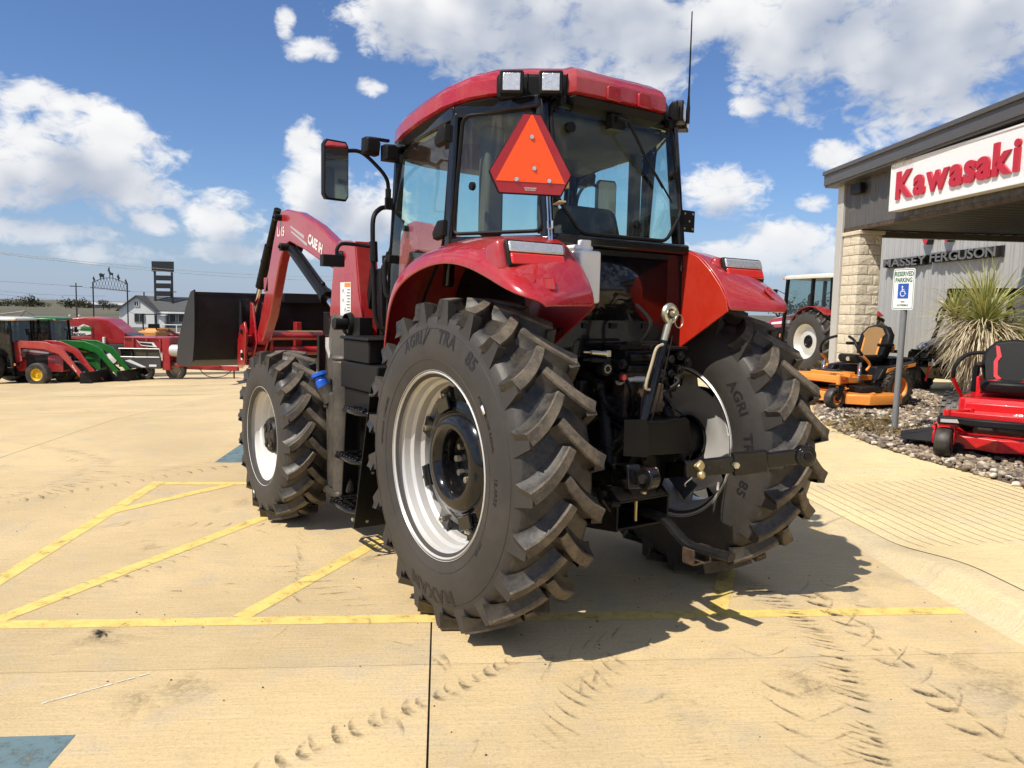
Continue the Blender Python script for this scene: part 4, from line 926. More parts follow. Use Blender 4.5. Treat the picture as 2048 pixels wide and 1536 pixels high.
g = MB(); g.obox((-.22, -.222, 1.93), (.07, .003, .05)); g.build('warning_label', 'decal_grey', TR)
# ---- washer jug
g = MB(); g.bx(-.47, -.33, -.40, -.23, 1.72, 1.99); g.bx(-.47, -.35, -.36, -.23, 1.99, 2.02); j_ = g.build('washer_jug', 'white_plastic', TR, .025, seg=3)
g = MB(); g.cyl((-.40, -.34, 1.985), (-.40, -.34, 2.045), .035, 18); g.build('cap', 'white_plastic', j_, .004)
# ---- slow-vehicle triangle
SC = Vector((-.815, -.425, 2.42)); sx = Vector((.365, -.15, 0)).normalized(); MS_ = frame(SC, sx, (0, 0, 1))
def tri(w, top, y0, y1): return [(-w, y0), (w, y0), (top, y1), (-top, y1)]
hexa = [(-.155, -.195), (.155, -.195), (.205, -.095), (.042, .185), (-.042, .185), (-.205, -.095)]
g = MB(); g.prism(hexa, 'z', -.006, .0); g.xf(MS_); sm = g.build('warning_triangle', 'black_plastic', TR, .002)
g = MB(); g.prism([(x*.965, y*.965) for x, y in hexa], 'z', .0005, .003); g.xf(MS_); g.build('reflective_border', 'smv_red', sm)
g = MB(); g.prism([(-.170, -.135), (.170, -.135), (.004, .177), (-.004, .177)], 'z', .0035, .006); g.xf(MS_); g.build('orange_panel', 'smv_orange', sm)
for (x, y) in ((0, .075), (0.015, -.07), (-.07, -.125), (.09, -.125)):
    g = MB(); g.cyl((x, y, .006), (x, y, .011), .010, 12); g.cyl((x, y, .011), (x, y, .014), .005, 8); g.xf(MS_); g.build('rivet', 'chrome', sm)
g = fit_text('SLOW MOVING VEHICLE EMBLEM', .06, .006, .0006); g.xf(MS_ @ Matrix.Translation((0, -.163, .0036))); g.build('print', 'decal_white', sm)
g = fit_text('MEETS STANDARD', .05, .005, .0006); g.xf(MS_ @ Matrix.Translation((0, -.172, .0036))); g.build('print', 'decal_white', sm)
g = MB(); g.beam((-.60, -.43, 2.30), (-.52, -.20, 2.30), .03, .04); g.obox((-.66, -.455, 2.20), (.035, .008, .12), MS_.to_3x3()); g.build('triangle_bracket', 'yellow_zinc', TR, .002)
g = MB(); g.cyl((-.55, -.25, 2.02), (-.53, -.19, 2.28), .012, 8); g.cyl((-.545, -.235, 2.10), (-.542, -.228, 2.14), .017, 8); g.build('gas_strut', 'chrome', TR)
# plate bracket on the right rear post
g = MB(); g.obox((.565, -.15, 2.235), (.11, .008, .13)); b_ = g.build('plate_bracket', 'black_plastic', TR, .006)
for x, z in ((.53, 2.28), (.60, 2.28), (.53, 2.19), (.60, 2.19), (.57, 2.235)): g = MB(); g.cyl((x, -.1545, z), (x, -.1585, z), .007, 8); g.build('hole_washer', 'zinc', b_)
# ---- interior
g = MB(); g.loft([[(x*k, y, z) for x, y in ((-.24, .0), (.24, .0), (.26, .06), (.24, .13), (-.24, .13), (-.26, .06))] for z, k in ((1.55, .9), (1.9, 1), (2.15, .96), (2.27, .8), (2.30, .55))]); g.bx(-.25, .25, .1, .6, 1.5, 1.66); g.V = [(x+.04, y+.12-.0*(z-1.5), z) for x, y, z in g.V]; g.build('driver_seat', 'seat_cloth', TR, .03)
g = MB(); g.tube([Vector((-.02+.19*math.cos(t), .93+.16*math.sin(t), 2.06+.10*math.sin(t))) for t in [2*PI*k/28 for k in range(28)]], .015, 8, closed=True); g.tube([(-.02, .93, 2.06), (-.02, 1.15, 1.55)], .035, 8); g.tube([(-.20, .93, 2.06), (.16, .93, 2.06)], .012, 6); g.build('steering_wheel', 'black_plastic', TR)
g = MB(); g.bx(.38, .62, .1, .7, 1.5, 2.0); g.bx(.34, .46, .05, .45, 1.98, 2.08); g.bx(-.18, .18, 1.05, 1.25, 1.5, 2.0); g.cyl((.40, .15, 2.0), (.40, .12, 2.2), .018, 8); g.blob((.40, .12, 2.22), .03); g.cyl((.46, .2, 2.0), (.46, .17, 2.18), .015, 8); g.blob((.46, .17, 2.2), .027); g.build('console', 'black_plastic', TR, .015)
g = MB(); g.bx(-.60, -.48, .30, .40, 2.10, 2.72); g.bx(.56, .64, .34, .40, 2.0, 2.74); g.bx(.30, .48, 1.02, 1.06, 2.3, 2.5); g.build('interior_trim', 'headliner', TR, .02)
g = MB(); g.bx(.28, .47, 1.00, 1.02, 2.22, 2.42); g.build('interior_mirror', 'beige_trim', TR, .01)
# ---- mirrors, hand rails, lamps on the left (and the same on the right)
def cabside(s):
    c = Vector((s*1.125, 1.26, 2.525))
    g = MB(); oc = [(-.085, -.155), (-.068, -.182), (.068, -.182), (.085, -.155), (.085, .155), (.068, .182), (-.068, .182), (-.085, .155)]
    mt_ = Matrix.Rotation(R(-8*s if s < 0 else -10), 3, 'Z')
    g.loft([[c+mt_ @ Vector((x*k, y, z*k)) for x, z in oc] for y, k in ((.05, .75), (.02, 1.0), (-.018, 1.02), (-.022, .99))]); mr = g.build('mirror_housing', 'black_plastic', TR, .004)
    g = MB(); g.add([c+mt_ @ Vector((x*.93, -.0235, z*.95)) for x, z in oc], [tuple(range(8))]); g.build('mirror_glass', 'mirror', mr)
    g = MB(); g.tube(smooth([(s*1.04, 1.27, 2.66), (s*.95, 1.27, 2.665), (s*.86, 1.25, 2.60), (s*.79, 1.21, 2.50), (s*.785, 1.20, 2.38)], 5), .013, 8); g.cyl((s*.785, 1.20, 2.44), (s*.785, 1.20, 2.36), .02, 8); g.obox((s*.785, 1.19, 2.345), (.05, .02, .075)); g.build('mirror_arm', 'black_plastic', TR)
    g = MB(); g.loft([[Vector((s*.90, 1.22, 2.70))+Vector((x*k, y, z*k)) for x, z in ((-.055, -.05), (.045, -.06), (.055, .02), (.03, .055), (-.05, .05))] for y, k in ((-.05, .8), (-.03, 1), (.03, 1), (.05, .7))]); g.loft([[Vector((s*.79, 1.17, 2.665))+Vector((x*k, y, z*k)) for x, z in ((-.05, -.055), (.045, -.055), (.05, .03), (.02, .05), (-.05, .045))] for y, k in ((-.05, .8), (-.03, 1), (.03, 1), (.05, .7))]); g.bx(min(s*.78, s*.92), max(s*.78, s*.92), 1.19, 1.22, 2.735, 2.755); g.build('front_work_lamp', 'black_plastic', TR, .005)
    g = MB(); g.tube(smooth([(s*.76, 1.30, 2.335), (s*.80, 1.295, 2.32), (s*.855, 1.27, 2.26), (s*.87, 1.25, 2.12), (s*.865, 1.235, 1.8), (s*.86, 1.22, 1.60), (s*.80, 1.20, 1.52), (s*.74, 1.19, 1.50)], 5), .016, 10); g.cyl((s*.868, 1.246, 2.10), (s*.866, 1.238, 1.97), .027, 10); g.build('hand_rail', 'black_plastic', TR)
    g = MB(); g.tube(smooth([(s*.868, 1.244, 2.065), (s*.98, 1.27, 2.075), (s*1.07, 1.28, 2.075), (s*1.10, 1.285, 2.04), (s*1.10, 1.285, 1.99)], 5), .013, 8); g.obox((s*1.13, 1.29, 1.965), (.145, .06, .075)); w = g.build('marker_lamp', 'black_plastic', TR, .014, seg=3)
    g = MB(); g.obox((s*1.13, 1.322, 1.965), (.12, .01, .055)); g.build('amber_lens', 'lamp_amber', w)
    g = MB(); g.tube(smooth([(s*.80, 1.13, 1.99), (s*.835, 1.13, 1.975), (s*.845, 1.12, 1.88), (s*.84, 1.10, 1.76), (s*.80, 1.08, 1.73)], 5), .017, 8); g.obox((s*.80, 1.13, 1.985), (.07, .11, .05)); g.build('door_handle', 'black_plastic', TR, .006)
both(cabside)
# ---- steps, tank, battery boxes on the left
g = MB()
for dx in (0,):
    g.slab([(-.80, 1.03, 1.20), (-.80, 1.52, 1.20), (-.80, 1.66, .25), (-.80, 1.20, .22)], .012)
    g.slab([(-.72, 1.02, 1.20), (-.98, 1.02, 1.20), (-1.02, 1.20, .22), (-.76, 1.20, .22)], .012)
g.slab([(-.90, 1.60, 1.15), (-.72, 1.60, 1.15), (-.72, 1.66, .24), (-.92, 1.66, .24)], .012)
g.build('step_panel', 'black_paint', TR, .003)
for (yc, zc, hw_) in ((1.42, .325, .20), (1.33, .665, .19), (1.22, .995, .17)):
    g = MB(); x0, x1 = -1.03, -.81
    oc = [(x1, yc-hw_), (x0+.04, yc-hw_), (x0, yc-hw_+.06), (x0, yc+hw_-.06), (x0+.04, yc+hw_), (x1, yc+hw_)]
    g.tube([(x, y, zc) for x, y in oc]+[(x1, yc-hw_, zc)], .016, 8)
    for k in range(1, 4): y = yc-hw_+2*hw_*k/4; g.bx(x0, x1, y-.008, y+.008, zc-.012, zc+.016)
    for k in range(1, 3): x = lerp(x0, x1, k/3); g.bx(x-.008, x+.008, yc-hw_, yc+hw_, zc-.010, zc+.013)
    for k in range(8): y = yc-hw_+2*hw_*(k+.5)/8; g.bx(x0+.005, x0+.025, y-.012, y+.012, zc+.012, zc+.024)
    g.build('step', 'black_gloss', TR, .002)
g = MB(); 
for p in ((-.825, 1.08, 1.12), (-.97, 1.05, 1.12), (-1.02, 1.215, .28), (-.93, 1.215, .26), (-.92, 1.15, .60)): g.cyl((p[0], p[1], p[2]), (p[0], p[1]-.03, p[2]), .012, 6)
g.build('step_bolt', 'zinc', TR)
g = MB(); g.cyl((-.86, 1.73, .34), (-.86, 1.73, 1.30), .090, 24); g.loft([[(x, y, z) for x, y in ((-.93, 1.74), (-.95, 1.82), (-.93, 1.93+d), (-.88, 1.96+d), (-.62, 1.96+d), (-.60, 1.66))] for z, d in ((.36, -.05), (.42, -.02), (.98, .0), (1.06, -.04))]); g.bx(-.95, -.62, 1.66, 1.94, .30, .36); g.cyl((-.86, 1.73, 1.29), (-.86, 1.73, 1.33), .095, 24); tank = g.build('fuel_tank', 'grey_plastic', TR, .02)
g = MB(); g.tube([(-.92, 1.85, .98), (-.945, 1.885, 1.06), (-.955, 1.90, 1.085)], [.05, .055, .062], 16); g.build('filler_neck', 'grey_plastic', tank)
d_ = Vector((-.25, .35, 1)).normalized(); q = Vector((-.955, 1.90, 1.085)); g = MB(); g.tube([q, q+d_*.055, q+d_*.062, q+d_*.085], [.046, .046, .040, .040], 18); g.tube([q+d_*.085, q+d_*.115], [.060, .056], 9); g.build('filler_cap', 'blue_plastic', TR, .004)
g = MB(); g.bx(-.93, -.62, 1.17, 1.60, 1.305, 1.455); g.bx(-.95, -.62, 1.15, 1.62, 1.455, 1.475); g.bx(-.94, -.62, 1.02, 1.62, 1.12, 1.30); g.bx(-.92, -.6, 1.05, 1.6, .95, 1.12); g.build('battery_box', 'black_plastic', TR, .012)
g = MB(); g.slab([(-.77, 1.98, 1.60), (-.77, 2.16, 1.62), (-.80, 2.20, 1.30), (-.82, 2.10, 1.12), (-.82, 1.80, 1.12), (-.80, 1.80, 1.40)], .05); g.build('side_cowl', 'grey_plastic', TR, .01)
g = MB(); g.tube([(-.80, 2.13, 1.28), (-.82, 2.14, 1.36), (-.82, 2.14, 1.44)], .03, 8); g.build('side_lamp', 'lamp_clear', TR)
# ---- front loader
ARM = [(2.02, 2.10), (2.28, 2.14), (2.75, 2.34), (3.20, 2.48), (3.52, 2.535), (3.68, 2.52), (3.78, 2.44), (3.93, 2.20), (4.28, 1.60), (4.50, 1.30), (4.42, 1.27), (4.26, 1.32), (4.02, 1.56), (3.72, 2.06), (3.60, 2.20), (3.44, 2.24), (3.05, 2.15), (2.50, 1.99), (2.18, 1.93), (2.03, 1.96)]
def loader(s):
    xa, xb = s*.60, s*.69; x0, x1 = min(xa, xb), max(xa, xb)
    g = MB(); g.prism(ARM, 'x', x0, x1); arm = g.build('loader_arm', 'red_paint', TR, .012)
    g = MB(); g.prism([(3.05, 2.27), (3.40, 2.38), (3.40, 2.365), (3.05, 2.24)], 'x', s*.6905-.001, s*.6905+.001); g.prism([(2.98, 2.20), (3.38, 2.335), (3.38, 2.32), (2.98, 2.175)], 'x', s*.6905-.001, s*.6905+.001)
    g.build('arm_stripe', 'decal_grey', arm)
    up = Matrix(((0, 0, s), (-1 if s < 0 else 1, 0, 0), (0, 1, 0)))
    if s < 0:
        mm = frame((-.6925, 2.78, 2.185), (0, -.94, -.33), (0, -.33, .94)); g = fit_text('CASE IH', .34, .085, .001, .03); g.xf(mm); g.build('lettering', 'decal_white', arm)
        mm = frame((-.6925, 3.66, 2.345), (0, -1, -.05), (0, -.05, 1)); g = fit_text('L115', .19, .085, .001, .02); g.xf(mm); g.build('lettering', 'decal_white', arm)
    # tower
    tw = [(1.96, 2.16), (2.16, 2.17), (2.24, 2.10), (2.34, 1.62), (2.30, 1.50), (2.0, 1.45), (1.72, 1.40), (1.70, 1.52), (1.80, 1.80), (1.86, 2.14)]
    g = MB(); g.prism(tw, 'x', s*.73-.008, s*.73+.008); g.prism(tw, 'x', s*.575-.008, s*.575+.008); g.prism([(1.70, 1.42), (1.86, 2.15), (1.88, 2.15), (1.72, 1.42)], 'x', min(s*.575, s*.73), max(s*.575, s*.73)); t_ = g.build('loader_tower', 'red_paint', TR, .004)
    if s < 0:
        g = MB(); g.obox((-.7395, 2.02, 1.72), (.002, .20, .27)); g.build('warning_label', 'decal_white', t_)
        g = MB(); g.obox((-.741, 1.98, 1.835), (.002, .11, .03)); g.build('label_band', 'decal_orange', t_)
        g = MB()
        for k, (y, z) in enumerate(((2.06, 1.79), (2.06, 1.72), (2.02, 1.65))): g.tube([(-.7415, y-.02, z-.02), (-.7415, y, z+.015), (-.7415, y+.02, z-.01)], .002, 3)
        for k in range(9): g.bx(-.742, -.7405, 1.935, 2.0-(k % 3)*.01, 1.62+.022*k, 1.626+.022*k)
        g.build('label_print', 'decal_black', t_)
    g = MB(); g.beam((s*.65, 1.70, 1.95), (s*.65, 1.86, 1.40), .05, .06); g.beam((s*.62, 1.66, 1.95), (s*.62, 1.62, 1.38), .05, .10); g.build('hose_guard', 'black_steel', TR, .006)
    for (y, z, r_) in ((2.10, 2.05, .042), (2.27, 1.56, .040), (3.50, 2.195, .035), (3.66, 2.47, .030)):
        g = MB(); g.cyl((s*.55, y, z), (s*.755, y, z), r_, 20); g.cyl((s*.755, y, z), (s*.77, y, z), r_*.45, 6); g.build('pivot_pin', 'cast_iron', t_, .004)
    # lift cylinder: barrel from the elbow, chrome rod to the tower
    a, b = Vector((s*.645, 3.46, 2.17)), Vector((s*.645, 2.27, 1.56)); d = (b-a).normalized()
    g = MB(); g.cyl(a, a+d*.92, .052, 20); g.cyl(a+d*.88, a+d*.95, .064, 20); g.tube([a+d*.80+Vector((0, 0, .06)), a+d*.1+Vector((0, 0, .07))], .010, 6); g.blob(a+d*.82+Vector((0, 0, .06)), .022); lc = g.build('lift_cylinder', 'black_paint', TR)
    g = MB(); g.cyl(a+d*.95, b, .030, 18); g.build('chrome_rod', 'chrome', lc)
    # bucket cylinder along the front of the arm
    a, b = Vector((s*.645, 3.80, 2.54)), Vector((s*.645, 4.62, 1.52)); d = (b-a).normalized(); a = a+Vector((0, .09, .03)); b = b+Vector((0, .05, .02))
    g = MB(); g.cyl(a, a+d*.42, .034, 18); g.cyl(a+d*.42, a+d*.92, .047, 18); g.cyl(a+d*.60, a+d*.615, .051, 18); bc = g.build('tilt_cylinder', 'black_paint', TR)
    g = MB(); g.cyl(a+d*.92, a+d*1.24, .026, 14); g.build('chrome_rod', 'chrome', bc)
    g = MB(); g.prism([(4.40, 1.30), (4.52, 1.68), (4.60, 1.70), (4.62, 1.45), (4.72, 1.32), (4.68, 1.02), (4.58, 1.0), (4.50, 1.18)], 'x', s*.70-.01, s*.70+.01); g.prism([(4.40, 1.30), (4.52, 1.68), (4.60, 1.70), (4.62, 1.45), (4.72, 1.32), (4.68, 1.02), (4.58, 1.0), (4.50, 1.18)], 'x', s*.59-.01, s*.59+.01); g.build('bucket_link', 'red_paint', TR, .006)
    g = MB(); g.bx(min(s*.60, s*.69), max(s*.60, s*.69), 4.06, 4.20, 1.80, 1.94); g.build('arm_box', 'dark_and_shaded_red', arm, .006)
both(loader)
for s in (-1, 1):
    for x in (.80, .54):
        g = MB(); g.prism([(4.46, 1.08), (4.44, 1.22), (4.40, 1.40), (4.46, 1.50), (4.60, 1.46), (4.70, 1.30), (4.72, 1.04), (4.60, 1.02)], 'x', s*x-.012, s*x+.012); cp = g.build('coupler_plate', 'red_paint', TR, .005)
        g = MB(); g.cyl((s*x-.03, 4.50, 1.16), (s*x+.03, 4.50, 1.16), .028, 14); g.cyl((s*x-.03, 4.52, 1.40), (s*x+.03, 4.52, 1.40), .024, 14); g.build('coupler_pin', 'cast_iron', cp)
    g = MB(); g.bx(min(s*.55, s*.79), max(s*.55, s*.79), 4.60, 4.70, 1.05, 1.10); g.build('coupler_bar', 'red_paint', TR, .008); g = MB(); g.bx(min(s*.55, s*.79), max(s*.55, s*.79), 4.62, 4.70, 1.28, 1.36); g.build('coupler_bar', 'red_paint', TR, .008)
g = MB(); g.obox((-.814, 4.55, 1.16), (.002, .05, .10)); g.build('coupler_label', 'decal_white', TR)
g = MB(); g.cyl((-.80, 4.58, 1.20), (.80, 4.58, 1.20), .046, 16); g.cyl((-.6, 4.34, 1.36), (.6, 4.34, 1.36), .04, 16)
for x in (-.55, -.2, .2, .55): g.prism([(4.58, 1.1), (4.70, 1.1), (4.70, 1.5), (4.60, 1.5)], 'x', x-.03, x+.03)
g.build('bucket_carrier', 'red_paint', TR, .006)
g = MB(); bk = [(4.74, 1.78), (4.72, 1.32), (4.80, 1.10), (5.05, 1.02), (5.55, 1.02)]
def boff(P, t): return [(y+t, z+t*.3) for y, z in P]
g.prism(bk+[(5.55, 1.035), (5.06, 1.04), (4.82, 1.125), (4.745, 1.33), (4.76, 1.78)], 'x', -1.22, 1.22); g.bx(-1.22, 1.22, 4.735, 4.80, 1.76, 1.79)
for x in (-1.23, 1.215): g.prism([(4.70, 1.81), (4.70, 1.55), (4.72, 1.32), (4.80, 1.09), (5.05, 1.01), (5.60, 1.01), (5.50, 1.25), (5.10, 1.62), (4.86, 1.79)], 'x', x, x+.016)
for x in (-.78, .78): g.prism([(4.60, 1.10), (4.73, 1.10), (4.73, 1.70), (4.68, 1.70)], 'x', x-.008, x+.008)
g.prism([(4.62, 1.80), (4.74, 1.80), (4.74, 1.72), (4.62, 1.70)], 'x', -.35, .55)
g.build('bucket', 'bucket_black', TR, .004)
g = MB(); g.bx(-.62, .05, 4.55, 4.60, 1.36, 1.41); g.bx(.25, .62, 4.55, 4.60, 1.36, 1.41); g.build('bucket_lever', 'yellow_zinc', TR, .012)
g = MB(); g.slab([(-.30, 3.3, 1.72), (.35, 3.3, 1.72), (.35, 3.55, 1.40), (-.30, 3.55, 1.40)], .05); g.bx(-.35, .35, 3.3, 3.5, 1.40, 1.62); g.build('grille_guard', 'black_steel', TR, .006)
g = MB(); g.bx(-.56, -.50, 3.05, 3.10, .95, 1.42); g.bx(-.50, .50, 2.9, 3.05, .85, .95); g.slab([(-.55, 3.05, 1.0), (-.55, 3.12, 1.0), (-.60, 2.4, .78), (-.60, 2.3, .85)], .02); g.build('loader_frame', 'black_steel', TR, .004)
g = MB(); g.lathe([(-.03, .075), (.0, .085), (.012, .085), (.02, .04), (.10, .04)], 'x', (-.80, 1.80, 1.55), 24); g.V = [(-1.6-x, y, z) if False else (x, y, z) for x, y, z in g.V]; g.cyl((-.82, 1.80, 1.55), (-.92, 1.80, 1.55), .042, 16); g.bx(-.80, -.70, 1.62, 1.76, 1.44, 1.60); g.build('hydraulic_coupler', 'black_plastic', TR, .004)
# ---- rear linkage
def arm_end(g, c, d, rr_=.05):
    d = Vector(d).normalized(); n = Vector((1, 0, 0)); g.cyl(Vector(c)-n*.03, Vector(c)+n*.03, rr_, 22)
g = MB(); L0, L1, L2 = Vector((-.24, -.02, .66)), Vector((-.36, -.62, .855)), Vector((-.43, -.90, .90))
g.beam(L0, L1, .035, .085); g.beam(L1-(L2-L1)*.5, L1+(L2-L1)*.55, .075, .12); g.beam(L1+(L2-L1)*.3, L2, .035, .075); arm_end(g, L2, L2-L1, .055); ll = g.build('lower_link', 'black_gloss', TR, .008)
g = MB(); g.blob(L2, .032, 14, 10); g.cyl(L2-Vector((.045, 0, 0)), L2+Vector((.045, 0, 0)), .022, 14); g.build('ball_end', 'cast_iron', ll)
g = MB(); Q0, Q1, Q2, Q3 = Vector((.22, -.05, .70)), Vector((.12, -.62, .835)), Vector((.49, -.83, .885)), Vector((.72, -.935, .912))
g.beam(Q0, Q1+Vector((.06, 0, 0)), .035, .09); g.beam(Q1, Q1.lerp(Q2, .80), .030, .095); g.beam(Q1.lerp(Q2, .62), Q2+(Q3-Q2)*.12, .050, .125); g.beam(Q2, Q3, .030, .085); n_ = Vector(((Q3-Q2).y, -(Q3-Q2).x, 0)).normalized(); g.cyl(Q3-n_*.03, Q3+n_*.03, .060, 22); g.cyl(Q3-n_*.036, Q3+n_*.036, .045, 22); rl = g.build('lower_link', 'black_gloss', TR, .008)
g = MB(); g.blob(Q3, .034, 14, 10); g.cyl(Q3-n_*.044, Q3+n_*.044, .020, 14); g.build('ball_end', 'cast_iron', rl)
g = MB()
for t in (.30, .46, .62): q = Q1.lerp(Q2, t); nn_ = Vector((Q2-Q1).normalized().cross(Vector((0, 0, 1)))); g.cyl(q+nn_*.010, q+nn_*.019, .013 if t < .6 else .016, 12)
g.build('link_hole', 'decal_black', rl)
q = Q1.lerp(Q2, .64); g = MB(); g.cyl(q+nn_*.01, q+nn_*.045, .018, 6); g.cyl(q+nn_*.045, q+nn_*.055, .011, 8); g.build('link_bolt', 'zinc', rl)
q = Q1.lerp(Q2, .12); g = MB(); g.beam(q+Vector((0, -.02, .0)), q+Vector((.035, -.02, .035)), .04, .05); g.blob(q+Vector((.02, -.035, -.03)), .024, 12, 8); g.build('link_clevis', 'yellow_zinc', rl, .006)
for s, top, bot in ((-1, (-.22, -.30, 1.25), (-.33, -.52, .86)), (1, (.22, -.28, 1.28), (.20, -.52, .86))):
    g = MB(); a, b = Vector(top), Vector(bot); g.tube([a, a.lerp(b, .35), a.lerp(b, .36), a.lerp(b, .75), a.lerp(b, .76), b], [.022, .022, .034, .034, .024, .024], 12); g.build('lift_rod', 'black_steel', TR)
    g = MB(); g.beam((s*.16, .1, 1.32), top, .05, .08); g.cyl((s*.10, .1, 1.32), (s*.2, .1, 1.32), .07, 18); g.build('lift_arm', 'cast_iron', TR, .01)
# top link, hung upright
a, b = Vector((-.115, -.50, 1.03)), Vector((.045, -.52, 1.60)); d = (b-a).normalized()
g = MB(); g.tube([a, a+d*.36, a+d*.37, a+d*.52], [.033, .033, .026, .026], 16); tl = g.build('top_link', 'black_gloss', TR)
e_ = a+d*.64; g = MB(); g.cyl(a+d*.50, e_, .020, 12); g.tube([e_+Vector((.040*math.cos(t), 0, .040*math.sin(t)+.03)) for t in [2*PI*k/20 for k in range(20)]], .018, 8, closed=True); g.cyl(e_+Vector((0, .03, .03)), e_+Vector((0, -.05, .03)), .018, 12); g.tube([e_+Vector((.02+.03*math.cos(t), -.05, -.01+.035*math.sin(t))) for t in [2*PI*k/16 for k in range(16)]], .003, 5, closed=True); g.build('link_eye', 'zinc', tl)
g = MB(); g.tube(smooth([a+d*.50+Vector((-.02, -.02, 0)), a+d*.48+Vector((-.06, -.02, .0)), a+d*.40+Vector((-.065, -.02, 0)), a+d*.27+Vector((-.065, -.02, 0)), a+d*.25+Vector((-.03, -.02, 0))], 4), .008, 8); g.build('link_handle', 'beige_trim', tl)
g = MB(); g.tube([a+Vector((-.075, -.03, .05)), a+Vector((-.05, -.045, .0)), a+Vector((.0, -.045, -.02)), a+Vector((.03, -.03, .0))], .008, 6); g.build('link_clip', 'beige_trim', tl)
g = MB(); g.tube([a+d*.55+Vector((.02, -.035, 0)), a+d*.2+Vector((.03, -.045, 0)), a+d*-.08+Vector((.01, -.04, 0))], .004, 5); g.build('lock_wire', 'black_steel', tl)
g = MB(); g.slab([(-.10, -.508, 1.16), (-.075, -.508, 1.26), (-.055, -.508, 1.26), (-.075, -.508, 1.14)], .003); g.build('label', 'decal_white', tl)
# top-link bracket, valves, couplers
g = MB(); g.bx(-.02, .10, -.46, -.30, 1.13, 1.29); g.bx(-.10, .14, -.36, -.26, 1.05, 1.40); g.cyl((-.03, -.42, 1.17), (.13, -.42, 1.17), .025, 12); g.build('top_link_bracket', 'rusty_steel', TR, .008)
g = MB(); g.bx(-.10, .10, -.36, -.20, 1.34, 1.47); g.bx(-.12, .13, -.34, -.20, 1.47, 1.50)
for x in (-.02, .06):
    for z in (1.43, 1.37): g.cyl((x-.08, -.38, z), (x+.06, -.38, z), .024, 14)
for x in (.14, .20): 
    for z in (1.42, 1.34): g.cyl((x, -.33, z), (x, -.42, z), .024, 12)
g.bx(.10, .24, -.36, -.2, 1.30, 1.50); g.build('valve_block', 'cast_iron', TR, .006)
for z in (1.455, 1.415):
    g = MB(); g.cyl((-.40, -.36, z+.01), (-.35, -.36, z+.008), .006, 8); g.tube([(-.35, -.36, z+.008), (-.26, -.36, z), (-.24, -.36, z)], [.012, .014, .020], 10); g.obox((-.235, -.36, z), (.03, .03, .035)); g.build('coupler_lever', 'zinc' if z > 1.44 else 'black_steel', TR, .002)
g = MB(); g.lathe([(-.03, .0), (-.03, .036), (0, .042), (.02, .042)], 'y', (-.255, -.36, 1.375), 20); so = g.build('trailer_socket', 'black_plastic', TR)
g = MB()
for k in range(10): t = 2*PI*k/10; g.cyl((-.255+.020*math.cos(t), -.389, 1.375+.020*math.sin(t)), (-.255+.020*math.cos(t), -.393, 1.375+.020*math.sin(t)), .004, 6)
g.build('socket_pin', 'zinc', so)
g = MB(); g.tube([(-.16, -.37, 1.305), (-.14, -.37, 1.305), (-.13, -.37, 1.305), (-.04, -.37, 1.312), (-.03, -.37, 1.312), (.03, -.37, 1.310)], [.022, .022, .012, .014, .018, .018], 10); g.build('return_pipe', 'white_rim', TR)
g = MB()
for k, (p0, p1, p2) in enumerate((((.02, -.34, 1.5), (.06, -.38, 1.62), (.10, -.22, 1.72)), ((-.20, -.30, 1.18), (-.12, -.36, 1.10), (-.10, -.42, 1.0)), ((-.30, -.24, 1.05), (-.24, -.34, 1.12), (-.12, -.34, 1.16)), ((.14, -.30, 1.25), (.22, -.42, 1.15), (.25, -.35, 1.0)), ((-.28, -.28, .95), (-.30, -.33, .80), (-.22, -.30, .70)))): g = MB(); g.tube(smooth([p0, p1, p2], 6), .011, 7); g.build('hydraulic_hose', 'black_plastic', TR)
# shield over the power take-off
g = MB(); g.slab([(-.30, -.58, .94), (-.17, -.63, .93), (-.17, -.63, 1.11), (-.20, -.62, 1.13), (-.30, -.58, 1.13)], .006); g.slab([(-.17, -.62, 1.10), (.13, -.60, 1.12), (.16, -.60, 1.10), (.17, -.60, .93), (.14, -.60, .92), (-.17, -.62, .94)], .006); g.bx(-.2, .15, -.60, -.3, 1.10, 1.106); g.build('shaft_shield', 'black_paint', TR, .003)
g = MB(); g.cyl((0, -.36, .82), (0, -.52, .82), .022, 14); g.build('drive_shaft', 'chrome', TR)
# drawbar and its bracket
g = MB()
for x in (-.22, .16): g.slab([(x, -.26, .82), (x, -.40, .72), (x, -.47, .66), (x, -.47, .50), (x, -.10, .45), (x, .0, .80)], .014)
g.bx(-.225, .165, -.47, -.25, .652, .666); g.bx(-.225, .165, -.46, -.10, .50, .514); g.build('drawbar_bracket', 'black_steel', TR, .003)
g = MB(); g.slab([(-.21, -.466, .668), (.15, -.466, .668), (.13, -.36, .72), (-.19, -.36, .72)], .004); g.build('bracket_plate', 'rusty_steel', TR, .002)
g = MB(); pth = smooth([(.03, -.05, .56), (.035, -.44, .565), (.045, -.55, .555), (.07, -.63, .49), (.085, -.71, .445), (.10, -.80, .44), (.125, -.96, .44)], 5)
rows = []
for i, q in enumerate(pth):
    t = (pth[min(i+1, len(pth)-1)]-pth[max(0, i-1)]).normalized(); x = t.cross(Vector((0, 0, 1))).normalized(); z = x.cross(t)
    rows.append([q+x*u*.034+z*v*.021 for u, v in ((-1, -.5), (-.6, -1), (.6, -1), (1, -.5), (1, .5), (.6, 1), (-.6, 1), (-1, .5))])
g.loft(rows); db = g.build('drawbar', 'black_steel', TR, ang=50)
g = MB(); g.cyl((.118, -.915, .452), (.118, -.915, .4635), .016, 16); g.build('pin_hole', 'decal_black', db)
